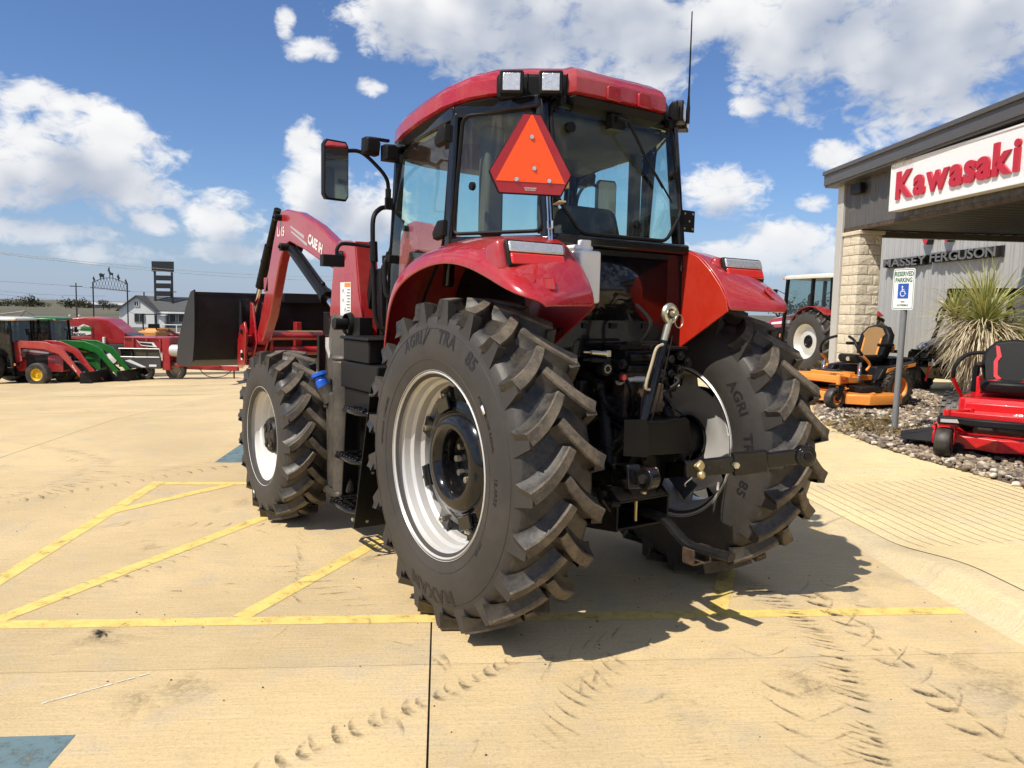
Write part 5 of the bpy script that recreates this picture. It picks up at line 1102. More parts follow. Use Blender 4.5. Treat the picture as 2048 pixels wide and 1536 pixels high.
g = MB(); g.slab([(.02, -.72, .37), (.02, -.80, .37), (.16, -.80, .37), (.16, -.72, .37)], .010); g.bx(.018, .03, -.80, -.72, .37, .45); g.bx(.145, .157, -.80, -.72, .37, .45); g.build('hammer_strap', 'rusty_steel', db, .003)
g = MB(); g.cyl((-.05, -.43, .53), (-.05, -.43, .645), .009, 8); g.cyl((.0, -.43, .668), (.0, -.43, .69), .022, 12); g.cyl((.08, -.43, .668), (.08, -.43, .68), .016, 10); g.build('drawbar_pin', 'yellow_zinc', TR)
g = MB(); g.tube([(-.42, -.2, .72), (-.30, -.42, .66), (-.24, -.46, .66)], .012, 8); g.cyl((-.26, -.46, .66), (-.22, -.48, .66), .02, 10); g.beam((-.55, -.15, .70), (-.24, -.40, .70), .02, .03); g.build('sway_bar', 'black_steel', TR)

# ---- more of the rear linkage cluster: couplers, fittings, bolts, loose hoses
rnd = random.Random(9)
for i, (x, z) in enumerate(((-.17, 1.40), (-.17, 1.33), (.27, 1.44), (.27, 1.36), (.33, 1.40))):
    g = MB(); g.cyl((x, -.30, z), (x, -.40, z), .022, 14); g.cyl((x, -.40, z), (x, -.415, z), .028, 14); q = g.build('hydraulic_coupler', 'cast_iron', TR)
    g = MB(); g.cyl((x, -.414, z), (x, -.430, z), .017, 12); g.build('dust_plug', 'lamp_red' if i == 1 else 'black_plastic', q)
for i in range(11):
    x0, z0 = rnd.uniform(-.30, .26), rnd.uniform(1.02, 1.40); x1, z1 = x0+rnd.uniform(-.2, .2), z0-rnd.uniform(.12, .35)
    g = MB(); g.tube(smooth([(x0, -.28, z0), (x0+rnd.uniform(-.05, .05), -.40-rnd.uniform(0, .06), (z0+z1)/2+.04), (x1, -.32, z1)], 6), rnd.choice((.008, .010, .012)), 7); o = g.build('hydraulic_hose', 'black_plastic', TR)
    g = MB(); g.cyl((x0, -.265, z0+.012), (x0, -.30, z0-.012), .014, 6); g.build('hose_fitting', rnd.choice(('zinc', 'black_steel', 'black_steel')), o)
for i in range(16):
    x, z = rnd.choice(((-.215, rnd.uniform(.70, 1.2)), (rnd.uniform(-.2, .2), 1.20), (rnd.uniform(-.19, .19), .70), (.215, rnd.uniform(.7, 1.2)))) ; x = max(-.19, min(.19, x))
    g = MB(); g.cyl((x, -.298, z), (x, -.318, z), .013, 6); g.build('housing_bolt', rnd.choice(('cast_iron', 'zinc')), TR)
for s in (-1, 1):
    g = MB(); g.lathe([(0, .05), (.02, .06), (.05, .06), (.06, .045), (.20, .040), (.22, .05)], 'z', (s*.30, -.22, .92), 18); g.cyl((s*.30, -.22, 1.14), (s*.30, -.22, 1.30), .022, 12); g.build('lift_cylinder', 'black_steel', TR)
    g = MB(); g.slab([(s*.26, -.30, .78), (s*.34, -.34, .78), (s*.36, -.50, .70), (s*.28, -.48, .62)], .014); g.build('link_bracket', 'black_steel', TR, .003)
g = MB(); g.tube([Vector((.12+.016*math.cos(a), -.66+.006*a, .80-.012*a)) for a in [k*.5 for k in range(10)]], .0035, 5); g.build('lynch_pin_chain', 'zinc', TR)
g = MB(); g.obox((.30, -.70, .74), (.016, .003, .045)); g.build('hang_tag', 'decal_white', TR)
g = MB(); g.bx(-.13, .16, -.40, -.36, 1.505, 1.52); g.bx(.14, .32, -.42, -.30, 1.475, 1.49); g.build('valve_cover', 'black_steel', TR, .003)
for x in (-.25, -.05, .2):
    g = MB(); g.obox((x, -.199, 1.60), (.05, .004, .03)); g.build('rivet_plate', 'black_steel', TR)

# ================================================================== things by the showroom
mat('galvanised', (.23, .25, .26), .45, .4, var=.12, vscale=12, dust=.1); mat('sign_green', (.02, .13, .05), .5, var=.02); mat('sign_blue', (.02, .09, .42), .45, var=.03)
# ---- reserved parking sign
SP = thing('parking_sign', (7.08, 2.09, .13), 'white reserved parking sign on grey pole in the gravel', 'sign', 0)
g = MB(); g.tube([(0, 0, -.05), (.012, -.006, 1.0), (.030, -.014, 2.22)], .040, 18); g.build('pole', 'galvanised', SP)
sn = Vector((-.80, .15, 0)).normalized(); su = Vector((-sn.y, sn.x, 0)); su = -su if su.dot(Vector((.823, -.567, 0))) < 0 else su
def rrect(w, h, r_, n=4):
    return [(sx_*(w-r_)+r_*math.cos(t), sy_*(h-r_)+r_*math.sin(t)) for sx_, sy_, t0 in ((1, 1, 0), (-1, 1, 90), (-1, -1, 180), (1, -1, 270)) for t in [R(t0+90*k/n) for k in range(n+1)]]
fm = frame(Vector((.028, -.012, 1.93))+sn*.048, su, (0, 0, 1))
SW, SH = .165, .27
g = MB(); g.prism(rrect(SW, SH, .03), 'z', -.002, 0); g.xf(fm); sg_ = g.build('sign_panel', 'sign_white', SP)
g = MB(); oo, ii = rrect(SW-.012, SH-.012, .024), rrect(SW-.019, SH-.019, .020); n = len(oo); g.add([(x, y, .0012) for x, y in oo]+[(x, y, .0012) for x, y in ii], [(i, (i+1) % n, n+(i+1) % n, n+i) for i in range(n)]); g.xf(fm); g.build('green_border', 'sign_green', sg_)
for txt, w, h, y in (('RESERVED', .285, .062, .200), ('PARKING', .255, .062, .120), ('VAN', .06, .022, -.165), ('ACCESSIBLE', .17, .024, -.21)):
    g = fit_text(txt, w, h, .0006, .028); g.xf(fm @ Matrix.Translation((0, y, .0014))); g.build('lettering', 'sign_green', sg_)
g = MB(); g.prism(rrect(.082, .098, .006), 'z', .0008, .0016); g.xf(fm @ Matrix.Translation((0, -.025, 0))); g.build('blue_square', 'sign_blue', sg_)
g = MB(); z_ = .0
g.blob((-.010, .060, 0), (.012, .012, .001), 10, 4); g.tube([(-.010, .045, 0), (-.006, .0, 0), (.028, .0, 0), (.040, -.036, 0), (.052, -.032, 0)], .0065, 5); g.tube([(-.006, .022, 0), (.024, .022, 0)], .005, 5)
g.tube([Vector((.0+.036*math.cos(t), -.028+.036*math.sin(t), 0)) for t in [R(110+20*k) for k in range(12)]], .0055, 5); g.V = [(x, y, .0022+z*.05) for x, y, z in g.V]; g.xf(fm @ Matrix.Translation((-.005, -.028, 0))); g.build('wheelchair_symbol', 'sign_white', sg_)

# ---- simple tyre for turf and yard machines
def turf_tyre(Rc, rr, hw, blocks=0, n=40):
    g = MB(); half = [(0, Rc), (hw*.6, Rc-.004), (hw*.88, Rc-.018), (hw, Rc-.05), (hw*1.02, lerp(Rc, rr, .5)), (hw*.92, rr+.01), (hw*.8, rr)]
    prof = [(-x, r_) for x, r_ in half[::-1]]+half[1:]; g.lathe(prof, 'x', n=n)
    if blocks:
        for k in range(blocks):
            for j in range(-2, 3):
                t = 2*PI*(k+(.5 if j % 2 else 0))/blocks; x = j*hw*.38
                g.obox((x, -Rc*.995*math.cos(t), Rc*.995*math.sin(t)), (hw*.28, Rc*2*PI/blocks*.62, .02), Matrix.Rotation(-(t-PI/2)+PI, 3, 'X') if False else Matrix.Rotation(PI/2-t, 3, 'X'))
    return g
def wheel_part(root, loc, Rc, rr, hw, rimm, blocks=0, dish=.02, name='wheel', n=40, ag=None, turn=0.):
    ty = (turf_tyre(Rc, rr, hw, blocks, n) if ag is None else ag)
    o = ty.build(name+'_tyre' if name != 'wheel' else 'tyre', 'tread' if ag is None else ['sidewall', 'tread', 'lug_top'], root); o.location = loc; o.rotation_euler = (0, 0, turn)
    g = MB(); w = hw*.86; s = 1 if loc[0] > 0 else -1
    g.lathe([(s*w, rr+.006), (s*(w-.008), rr-.006), (s*w*.5, rr*.86), (s*dish, rr*.80), (s*(dish+.02), rr*.5), (s*(dish+.03), rr*.36)], 'x', n=32)
    g.lathe([(-s*w, rr+.006), (-s*w*.5, rr*.86), (s*dish, rr*.82), (s*dish, 0)], 'x', n=24)
    q = g.build('rim', rimm, o, ang=25)
    g = MB(); g.lathe([(s*(dish+.03), rr*.38), (s*(dish+.045), rr*.36), (s*(dish+.04), rr*.30), (s*(dish+.02), rr*.26), (s*(dish+.03), rr*.2), (s*(dish+.06), rr*.16), (s*(dish+.06), 0)], 'x', n=24); g.build('hub', 'black_paint' if rimm != 'rim_yellow' else rimm, o); return o
# ---- zero-turn mowers
mat('mower_orange', (.84, .30, .05), .38, var=.05, coat=.3, dust=.05); mat('mower_red', (.60, .010, .014), .34, var=.05, coat=.3); mat('tan_vinyl', (.27, .155, .055), .6, var=.12, bump=.001, bscale=120)
def zero_turn(name, loc, rz, label, col, deckw, style):
    t = thing(name, loc, label, 'mower', rz); hw = deckw/2
    for s in (-1, 1):
        wheel_part(t, (s*.50, 0, .30), .30, .165, .14, col if style == 'a' else 'silver_paint', 22, .05, 'rear')
        c = wheel_part(t, (s*(.56 if style == 'a' else .44), 1.32, .165), .165, .085, .075, col, 0, .02, 'caster', 28)
        x = s*(.56 if style == 'a' else .44)
        g = MB(); g.slab([(x-s*.085, 1.32-.03, .15), (x-s*.085, 1.32+.03, .15), (x-s*.085, 1.34, .36), (x-s*.085, 1.20, .36)], .012); g.slab([(x+s*.085, 1.29, .15), (x+s*.085, 1.35, .15), (x+s*.085, 1.34, .36), (x+s*.085, 1.20, .36)], .012); g.bx(x-.095, x+.095, 1.19, 1.35, .355, .372); g.build('caster_fork', 'black_plastic' if style == 'a' else col, t, .008)
        g = MB(); g.cyl((x, 1.25, .36), (x, 1.25, .52), .036, 16); g.beam((x, 1.25, .46), (s*.30, .80, .46), .06, .07); g.beam((s*.30, .85, .46), (s*.26, -.1, .42), .06, .08); g.build('frame_rail', col, t, .008)
    g = MB(); g.beam((-.58 if style == 'a' else -.46, 1.23, .46), (.58 if style == 'a' else .46, 1.23, .46), .06, .075); g.build('front_beam', col, t, .008)
    dk = [(-hw, .35), (-hw*.94, .22), (-.2, .18), (.2, .18), (hw*.94, .22), (hw, .35), (hw*.98, .95), (hw*.72, 1.16), (hw*.3, 1.12), (0, 1.20), (-hw*.3, 1.12), (-hw*.72, 1.16), (-hw*.98, .95)]
    g = MB(); g.loft([[(x, y, .085) for x, y in dk], [(x, y, .215) for x, y in dk], [(x*.985, .66+(y-.66)*.96, .235) for x, y in dk]]); dko = g.build('deck', col, t, .006)
    for s in (-1, 1):
        g = MB(); g.prism([(s*.30, .45), (s*.66*hw/.9, .42), (s*.72*hw/.9, .62), (s*.62*hw/.9, .86), (s*.34, .84), (s*.26, .65)], 'z', .24, .33); g.build('belt_cover', 'black_plastic', dko, .02)
        g = MB(); g.cyl((s*hw*.55, 1.10, .09), (s*hw*.55, 1.20, .09), .055, 16); g.build('deck_roller', 'black_plastic', dko, .008)
        g = MB(); g.beam((s*hw*.45, 1.08, .24), (s*hw*.62, 1.05, .31), .05, .012); g.build('deck_bracket', col, dko); g = MB(); g.beam((s*hw*.80, .95, .20), (s*hw*.92, .80, .26), .14, .012); g.build('deck_gusset', col, dko)
    ch = MB(); ch.slab([(hw*.98, .45, .22), (hw*.98, .90, .22), (hw+.30, .86, .13), (hw+.36, .52, .12)], .015); ch.slab([(hw*.98, .90, .22), (hw+.30, .86, .13), (hw+.28, .92, .09), (hw*.98, .96, .10)], .012); ch.build('chute', 'black_plastic', dko, .006)
    # chassis, seat platform, engine
    if style == 'a':
        g = MB(); g.bx(-.36, .36, .55, 1.0, .36, .46); g.bx(-.30, .30, .62, .95, .46, .53); g.build('floor_pan', col, t, .012)
        g = MB(); g.slab([(-.18, .70, .545), (.26, .70, .545), (.20, .92, .535), (-.12, .92, .535)], .01); g.build('foot_pad', 'black_plastic', t, .004)
        g = MB(); g.loft([[(x, y, z) for x, y in ((-.34, -.55), (.34, -.55), (.38, .25), (-.38, .25))] for z in (.30, .62)]); g.bx(-.30, .30, -.62, -.15, .58, .74); g.bx(-.36, .36, -.68, -.60, .30, .75); g.build('engine', 'black_plastic', t, .03)
        for s in (-1, 1):
            g = MB(); g.loft([[(s*x, y, z) for y, z in ((.42, .42), (.30, .60), (-.42, .70), (-.50, .66), (-.42, .54), (-.1, .58), (.18, .46))] for x in (.42, .56)]); g.build('side_fender', 'black_plastic', t, .02)
            g = MB(); g.slab([(s*.565, .26, .53), (s*.565, .22, .60), (s*.565, -.40, .685), (s*.565, -.38, .63)], .008); g.build('fender_panel', col, t, .002)
            g = fit_text('CHEETAH', .30, .045, .0008, .02); g.xf(frame((s*.571, -.06, .612), (0, -s*-.97, s*-.2) if s > 0 else (0, -.97, .20), (0, .2, .97))); g.build('lettering', 'decal_black', t)
        g = MB(); g.bx(-.56, .0, .98, 1.02, .47, .53); g.build('front_badge', col, t, .006)
        g = fit_text('CHEETAH II', .26, .032, .0008, .02); g.xf(frame((-.30, 1.021, .50), (-1, 0, 0), (0, 0, 1))); g.build('lettering', 'decal_black', t)
        for s in (-1, 1):
            g = MB(); g.cyl((s*.36, .62, .40), (s*.36, .58, .68), .018, 10); g.tube([Vector((s*.36+.030*math.cos(a), .60+.030*math.sin(a), .44+.03*a/PI/2)) for a in [k*.6 for k in range(75)]], .006, 5); g.build('suspension_spring', 'chrome', t)
        zs = .66
    else:
        g = MB(); g.bx(-.42, .42, -.35, .62, .36, .60); g.bx(-.36, .36, .60, .70, .36, .56); g.bx(-.36, .36, -.70, -.2, .40, .80); g.build('chassis', col, t, .02)
        g = MB(); g.slab([(-.38, .66, .40), (.38, .66, .40), (.38, 1.0, .36), (-.38, 1.0, .36)], .02); g.build('floor_pan', col, t, .006)
        for s in (-1, 1):
            g = MB(); g.slab([(s*.425, .60, .45), (s*.425, .60, .49), (s*.425, -.30, .52), (s*.425, -.30, .47)], .006); g.build('side_stripe', 'decal_grey', t)
        g = MB(); g.loft([[(x*.36, y, z) for x in (-1, -.5, 0, .5, 1)]+[(x*.36, y2, z) for x in (1, .5, 0, -.5, -1)] for z, y, y2 in ((.36, .70, .73), (.60, .60, .66))]); g.build('front_panel', col, t, .006)
        g = MB(); g.slab([(-.36, .672, .50), (.36, .672, .50), (.36, .650, .555), (-.36, .650, .555)], .004); g.build('front_stripe', 'decal_grey', t)
        for txt, w, h, x, y, z in (('EXL', .16, .04, .20, .668, .527), ('48', .09, .055, -.12, .70, .44)):
            g = fit_text(txt, w, h, .0008, .02); g.xf(frame((x, y+.008, z), (-1, 0, 0), (0, -.35, .94))); g.build('lettering', 'decal_white', t)
        g = MB(); g.slab([(-.10, .712, .40), (.02, .712, .40), (-.22, .69, .50), (-.36, .69, .50), (-.36, .712, .40)], .003); g.build('dark_flash', 'dark_and_shaded_red', t)
        # bumper with two lamps
        bp = [(.46, 1.30), (.30, 1.26), (.20, 1.32), (-.20, 1.32), (-.30, 1.26), (-.46, 1.30), (-.44, 1.38), (-.28, 1.36), (-.18, 1.42), (.18, 1.42), (.28, 1.36), (.44, 1.38)]
        g = MB(); g.prism([(x*1.12, y+.02) for x, y in bp], 'z', .375, .455); bpo = g.build('front_guard', 'black_plastic', t, .015)
        for s in (-1, 1): g = MB(); g.slab([(s*.31, 1.412, .398), (s*.47, 1.412, .393), (s*.47, 1.410, .428), (s*.33, 1.410, .436)], .010); g.build('head_lamp', 'lamp_clear', bpo)
        zs = .66
    # seat
    g = MB(); k_ = 1
    g.loft([[(x, y, z) for x, y in ((-.24*w, -.06), (.24*w, -.06), (.27*w, .12), (.26*w, .40+d), (.18*w, .45+d), (-.18*w, .45+d), (-.26*w, .40+d), (-.27*w, .12))] for z, w, d in ((zs, .92, -.02), (zs+.05, 1, 0), (zs+.11, 1, 0), (zs+.13, .9, -.03))]); se = g.build('seat_cushion', 'black_plastic', t, .015)
    def backring(y0, tilt, hgt, w):
        out = []
        for (x, z) in ((-.27, .0), (-.31, .20), (-.29, .38), (-.19, .50), (0, .53), (.19, .50), (.29, .38), (.31, .20), (.27, .0)): out.append((x*w, y0-tilt*z, zs+.08+z*hgt))
        return out
    g = MB(); g.loft([backring(-.14, .28, .94, .9), backring(-.10, .28, 1, 1), backring(-.03, .28, 1, 1), backring(-.0, .26, .96, .93)]); sb = g.build('seat_back', 'black_plastic', t, .012)
    if style == 'a':
        g = MB(); g.loft([[(x, .01-.28*z+.012*k, zs+.08+z) for x, z in ((-.13, .02), (-.14, .28), (-.21, .38), (-.13, .475), (0, .50), (.13, .475), (.21, .38), (.14, .28), (.13, .02))] for k in (0, 1)]); g.build('seat_panel', 'tan_vinyl', sb)
        for s in (-1, 1): g = MB(); g.slab([(s*.135, .022, zs+.09), (s*.165, .020, zs+.09), (s*.175, -.075, zs+.40), (s*.145, -.072, zs+.40)], .010); g.build('seat_stripe', col, sb)
        g = fit_text('SCAG', .12, .035, .001, .03); g.xf(frame((0, -.105, zs+.505), (-1, 0, 0), (0, -.27, .96))); g.build('lettering', 'decal_black', sb)
        g = MB(); g.loft([[(x, y, zs+.132) for x, y in ((-.20, .02), (.20, .02), (.18, .36), (-.18, .36))], [(x, y, zs+.138) for x, y in ((-.18, .04), (.18, .04), (.16, .34), (-.16, .34))]]); g.build('cushion_panel', 'tan_vinyl', se)
        g = MB(); g.lathe([(0, .0), (.0, .035), (-.02, .04)], 'y', (0, .47, zs+.06), 16); g.build('seat_knob', 'chrome', se)
    else:
        for s in (-1, 1):
            g = MB(); pz = [(.10, .06), (.14, .10), (.15, .26), (.12, .32), (.15, .44), (.185, .45), (.165, .32), (.19, .26), (.175, .08), (.14, .04)]
            g.loft([[(s*x, .0-.28*z+.006+.010*k, zs+.08+z) for x, z in pz] for k in (0, 1)]); g.build('seat_flash', 'mower_red', sb)
            g = MB(); g.slab([(s*.10, .36, zs+.137), (s*.17, .30, zs+.137), (s*.20, .34, zs+.136), (s*.11, .40, zs+.136)], .006); g.build('cushion_flash', 'mower_red', se)
    for s in (-1, 1):
        g = MB(); g.bx(min(s*.27, s*.35), max(s*.27, s*.35), -.16, .16, zs+.27, zs+.32); g.build('arm_rest', 'black_plastic', t, .018)
        p = [(s*.40, .50, .56), (s*.42, .46, .66), (s*.41, .62, .80), (s*.36, .68, .92), (s*.28, .66, 1.02), (s*.12, .60, 1.08)] if style == 'a' else [(s*.42, .44, .60), (s*.46, .60, .74), (s*.47, .76, .84), (s*.45, .80, .98), (s*.36, .72, 1.10), (s*.22, .66, 1.13)]
        sm_ = smooth(p, 5); cut = int(len(sm_)*.42)
        g = MB(); g.tube(sm_[cut:], .022, 10); lv = g.build('control_lever', 'black_plastic', t)
        g = MB(); g.tube(sm_[:cut+1], .020, 10); g.build('lever_arm', col, lv)
    g = MB(); 
    for s in (-1, 1): g.beam((s*.38, -.22, .55), (s*.36, -.26, .86 if style == 'a' else .96), .05, .05)
    g.beam((-.36, -.26, .85 if style == 'a' else .95), (.36, -.26, .85 if style == 'a' else .95), .05, .05); g.build('roll_bar', 'black_paint', t, .008)
    if style == 'a':
        g = MB(); g.slab([(-.30, -.20, .84), (-.12, -.20, .84), (-.10, -.20, .95), (-.14, -.20, .92), (-.28, -.20, .92), (-.32, -.20, .95)], .02); g.build('engine_guard', col, t, .003)
    return t
MZ = .155
zero_turn('zero_turn_mower', (10.15, 4.35, MZ), 1.40, 'orange zero-turn mower with tan and black seat on the gravel', 'mower_orange', 1.82, 'a')
mw = bpy.data.objects['zero_turn_mower']; mw.scale = (1.1, 1.1, 1.1)
g = fit_text('72', .11, .07, .0008, .02); g.xf(frame((.62, 1.166, .155), (-1, 0, 0), (0, 0, 1))); g.build('lettering', 'decal_black', mw)
rm = zero_turn('zero_turn_mower', (7.32, .80, MZ), 1.90, 'red zero-turn mower with black bumper lamps beside the yucca', 'mower_red', 1.22, 'b'); rm.scale = (1.12, 1.12, 1.02)
# ---- side by side
mat('utv_grey', (.13, .128, .125), .3, .3, var=.06, coat=.5)
def utv(loc, rz):
    t = thing('utility_vehicle', loc, 'dark grey side-by-side with black roof behind the yucca', 'utility vehicle', rz)
    for s in (-1, 1):
        for y in (-.95, .95): wheel_part(t, (s*.62, y, .33), .33, .17, .13, 'black_paint', 16, .03, 'wheel', 32)
    hd = [(-.58, .55), (-.62, .72), (-.55, .88), (-.25, .96), (.25, .96), (.55, .88), (.62, .72), (.58, .55)]
    g = MB(); g.loft([[(x*k, y, .55+(z-.55)*kz) for x, z in hd] for y, k, kz in ((.45, 1.02, 1.30), (.85, 1.0, 1.12), (1.2, .95, .96), (1.42, .86, .80), (1.48, .78, .62))]); g.build('hood', 'utv_grey', t, .02)
    g = MB(); g.bx(-.33, .33, 1.40, 1.50, .60, .83); g.build('grille', 'black_plastic', t, .02)
    g = MB(); g.bx(-.30, .30, 1.49, 1.52, .68, .72); g.build('grille_bar', 'utv_grey', t, .004)
    g = fit_text('KAWASAKI', .30, .045, .001, .03); g.xf(frame((0, 1.524, .70), (-1, 0, 0), (0, 0, 1))); g.build('lettering', 'decal_white', t)
    for s in (-1, 1):
        g = MB(); g.blob((s*.44, 1.40, .80), (.085, .06, .075), 14, 8); g.blob((s*.55, 1.34, .76), (.055, .06, .06), 12, 8); g.build('head_lamp', 'lamp_clear', t)
        g = MB(); g.loft([[(s*x, y, z) for x, z in ((.50, .52), (.78, .50), (.76, .70), (.62, .74))] for y in (.50, .95, 1.32)]); g.build('front_fender', 'black_plastic', t, .03)
        g = MB(); g.beam((s*.60, .62, .90), (s*.56, .05, 1.78), .06, .06); g.beam((s*.56, .05, 1.78), (s*.56, -1.0, 1.80), .06, .06); g.beam((s*.56, -1.0, 1.8), (s*.58, -1.05, .7), .06, .06); g.tube(smooth([(s*.60, .40, 1.22), (s*.68, .34, 1.28), (s*.68, .22, 1.46), (s*.60, .20, 1.54)], 4), .018, 8); g.build('roll_cage', 'black_paint', t, .008)
        g = MB(); g.bx(min(s*.40, s*.72), max(s*.40, s*.72), -1.4, .4, .40, .66); g.build('side_sill', 'black_plastic', t, .02)
    g = MB(); g.loft([[(x, y, z) for x, z in ((-.62, 1.80), (.62, 1.80), (.60, 1.87), (-.60, 1.87))] for y in (.12, -1.05)]); g.bx(-.6, .6, .02, .14, 1.70, 1.84); g.build('roof', 'black_plastic', t, .02)
    g = MB(); g.bx(-.66, .66, -1.7, -.75, .62, .95); g.bx(-.60, .60, -1.3, 1.2, .34, .50); g.bx(-.5, .5, -.6, -.1, .60, 1.15); g.build('cargo_box', 'black_paint', t, .02)
    g = MB(); 
    for z in (.58, .72, .46): g.tube([(-.62, 1.46, z), (-.55, 1.60, z), (.55, 1.60, z), (.62, 1.46, z)], .028, 8)
    for x in (-.42, .42): g.cyl((x, 1.60, .44), (x, 1.60, .74), .024, 8)
    g.build('bull_bar', 'black_paint', t)
    mat('skid_tan', (.17, .125, .07), .5, .2, var=.1)
    g = MB(); g.slab([(-.42, 1.58, .46), (.42, 1.58, .46), (.30, 1.42, .24), (-.30, 1.42, .24)], .01); sp_ = g.build('skid_plate', 'skid_tan', t, .003)
    for x in (-.15, -.05, .05, .15): g = MB(); g.slab([(x-.02, 1.525, .38), (x+.02, 1.525, .38), (x+.02, 1.465, .30), (x-.02, 1.465, .30)], .003); g.V = [(a, b+.010, c) for a, b, c in g.V]; g.build('plate_slot', 'decal_black', sp_)
    g = MB(); g.bx(.08, .20, 1.62, 1.70, .48, .54); g.cyl((.13, 1.68, .53), (.13, 1.68, .60), .02, 8); g.build('winch_hook', 'chrome', t, .006)
    g = MB(); g.beam((.18, 1.69, .48), (.22, 1.72, .20), .045, .01, (0, 1, 0)); g.build('hook_strap', 'mower_red', t)
    return t
utv((15.35, 4.90, .13), 1.65).scale = (1.12, 1.12, 1.2)
# ---- yucca
def leaf_mat(name, a, b):
    mt = bpy.data.materials.new(name); mt.use_nodes = True; t = NT(mt.node_tree); t.n.clear()
    o = t.add('ShaderNodeOutputMaterial'); p = t.add('ShaderNodeBsdfPrincipled'); tl = t.add('ShaderNodeBsdfTranslucent'); mx = t.add('ShaderNodeMixShader'); mx.inputs[0].default_value = .22
    P = t.add('ShaderNodeTexCoord').outputs['Object']; n = t.noise(P, 5, 4, .7)
    at = t.add('ShaderNodeAttribute'); at.attribute_name = 'tone'
    c = t.mix(t.math('MULTIPLY_ADD', n, .4, t.math('MULTIPLY_ADD', at.outputs['Fac'], .8, -.1), clamp=True), a, b); t.put(p.inputs['Base Color'], c); t.put(tl.inputs[0], c); p.inputs['Roughness'].default_value = .55
    t.link(p.outputs[0], mx.inputs[1]); t.link(tl.outputs[0], mx.inputs[2]); t.link(mx.outputs[0], o.inputs[0]); MATS[name] = mt
leaf_mat('yucca_green', (.20, .25, .08), (.62, .58, .20)); leaf_mat('yucca_dry', (.34, .27, .16), (.82, .72, .50)); mat('yucca_trunk', (.36, .30, .22), .95, var=.4, vscale=30, bump=.02, bscale=40)
YC = thing('yucca', (8.51, 1.75, .13), 'tall yucca with yellow-green spikes above a shaggy dry skirt', 'plant'); YC.scale = (1.08, 1.08, 1.04)
rnd = random.Random(21)
def blades(n, c, dirfn, L0, L1, w, droop, seg=5):
    g = MB(); tone = []
    for i in range(n):
        d = dirfn(); L = rnd.uniform(L0, L1); p = Vector(c)+d*.05+Vector((0, 0, rnd.uniform(-.06, .06))); side = d.cross(Vector((rnd.uniform(-.3, .3), rnd.uniform(-.3, .3), 1))).normalized(); rows = []; dr = droop*rnd.uniform(.2, 2.0); tn = rnd.random(); bend_ = rnd.gauss(0, .35)
        for k in range(seg+1):
            u = k/seg; ww = w*(1-u)**.7*rnd.uniform(.9, 1.1)+.001; rows.append([p-side*ww, p+side*ww]); tone += [tn*.7+u*.3]*2
            p = p+d*(L/seg); d = (d+Vector((0, 0, -dr/seg*(1+u)))+side*bend_/seg).normalized()
        g.grid(rows)
    return g, tone
def put_tone(o, tn): a = o.data.attributes.new('tone', 'FLOAT', 'POINT'); a.data.foreach_set('value', tn)
def cone(lo, hi):
    def f():
        t = rnd.uniform(0, 2*PI); e = R(rnd.uniform(lo, hi)); return Vector((math.cos(e)*math.cos(t), math.cos(e)*math.sin(t), math.sin(e)))
    return f
g = MB(); g.tube([(-.03, .03, -.05), (-.04, .05, .35), (.0, .0, .75), (.02, 0, 1.35)], [.10, .095, .11, .14], 14); g.build('trunk', 'yucca_trunk', YC)
for c, n, lo, hi, l0, l1 in (((.03, -.02, 1.42), 330, 12, 88, .55, .92), ((-.10, .28, 1.50), 90, 30, 88, .28, .45), ((.22, -.18, 1.30), 120, -5, 35, .55, .90)):
    g, tn = blades(n, c, cone(lo, hi), l0, l1, .010, .45); o = g.build('green_leaves', 'yucca_green', YC); put_tone(o, tn); o['kind'] = 'stuff'
for c, n, lo, hi, l0, l1, dr in (((.02, -.02, 1.38), 560, -20, 22, .55, .88, 1.3), ((.02, 0, 1.28), 800, -70, -20, .45, .72, 1.2), ((.0, .0, 1.05), 480, -82, -45, .35, .55, .7), ((-.10, .28, 1.48), 120, -20, 70, .25, .42, .5)):
    g, tn = blades(n, c, cone(lo, hi), l0, l1, .009, dr); o = g.build('dry_leaves', 'yucca_dry', YC); put_tone(o, tn); o['kind'] = 'stuff'
# low dry weeds in the bed
leaf_mat('weed_dry', (.20, .15, .07), (.40, .30, .14))
for wx, wy in ((6.75, 2.30), (7.5, 2.6), (6.9, 1.65)):
    g, tn = blades(130, (0, 0, 0), cone(5, 70), .06, .22, .003, .6, 3); g.V = [(x+rnd.uniform(-.3, .3) if i % 8 == 0 else x, y, z) for i, (x, y, z) in enumerate(g.V)]
    k = 8
    for i in range(0, len(g.V), k):
        dx, dy = rnd.gauss(0, .22), rnd.gauss(0, .18)
        for j in range(i, min(i+k, len(g.V))): x, y, z = g.V[j]; g.V[j] = (x+dx+wx, y+dy+wy, z+.15)
    o = g.build('dry_weeds', 'weed_dry'); put_tone(o, tn); tag(o, 'wispy dry weeds among the bed stones', 'weeds', kind='stuff')
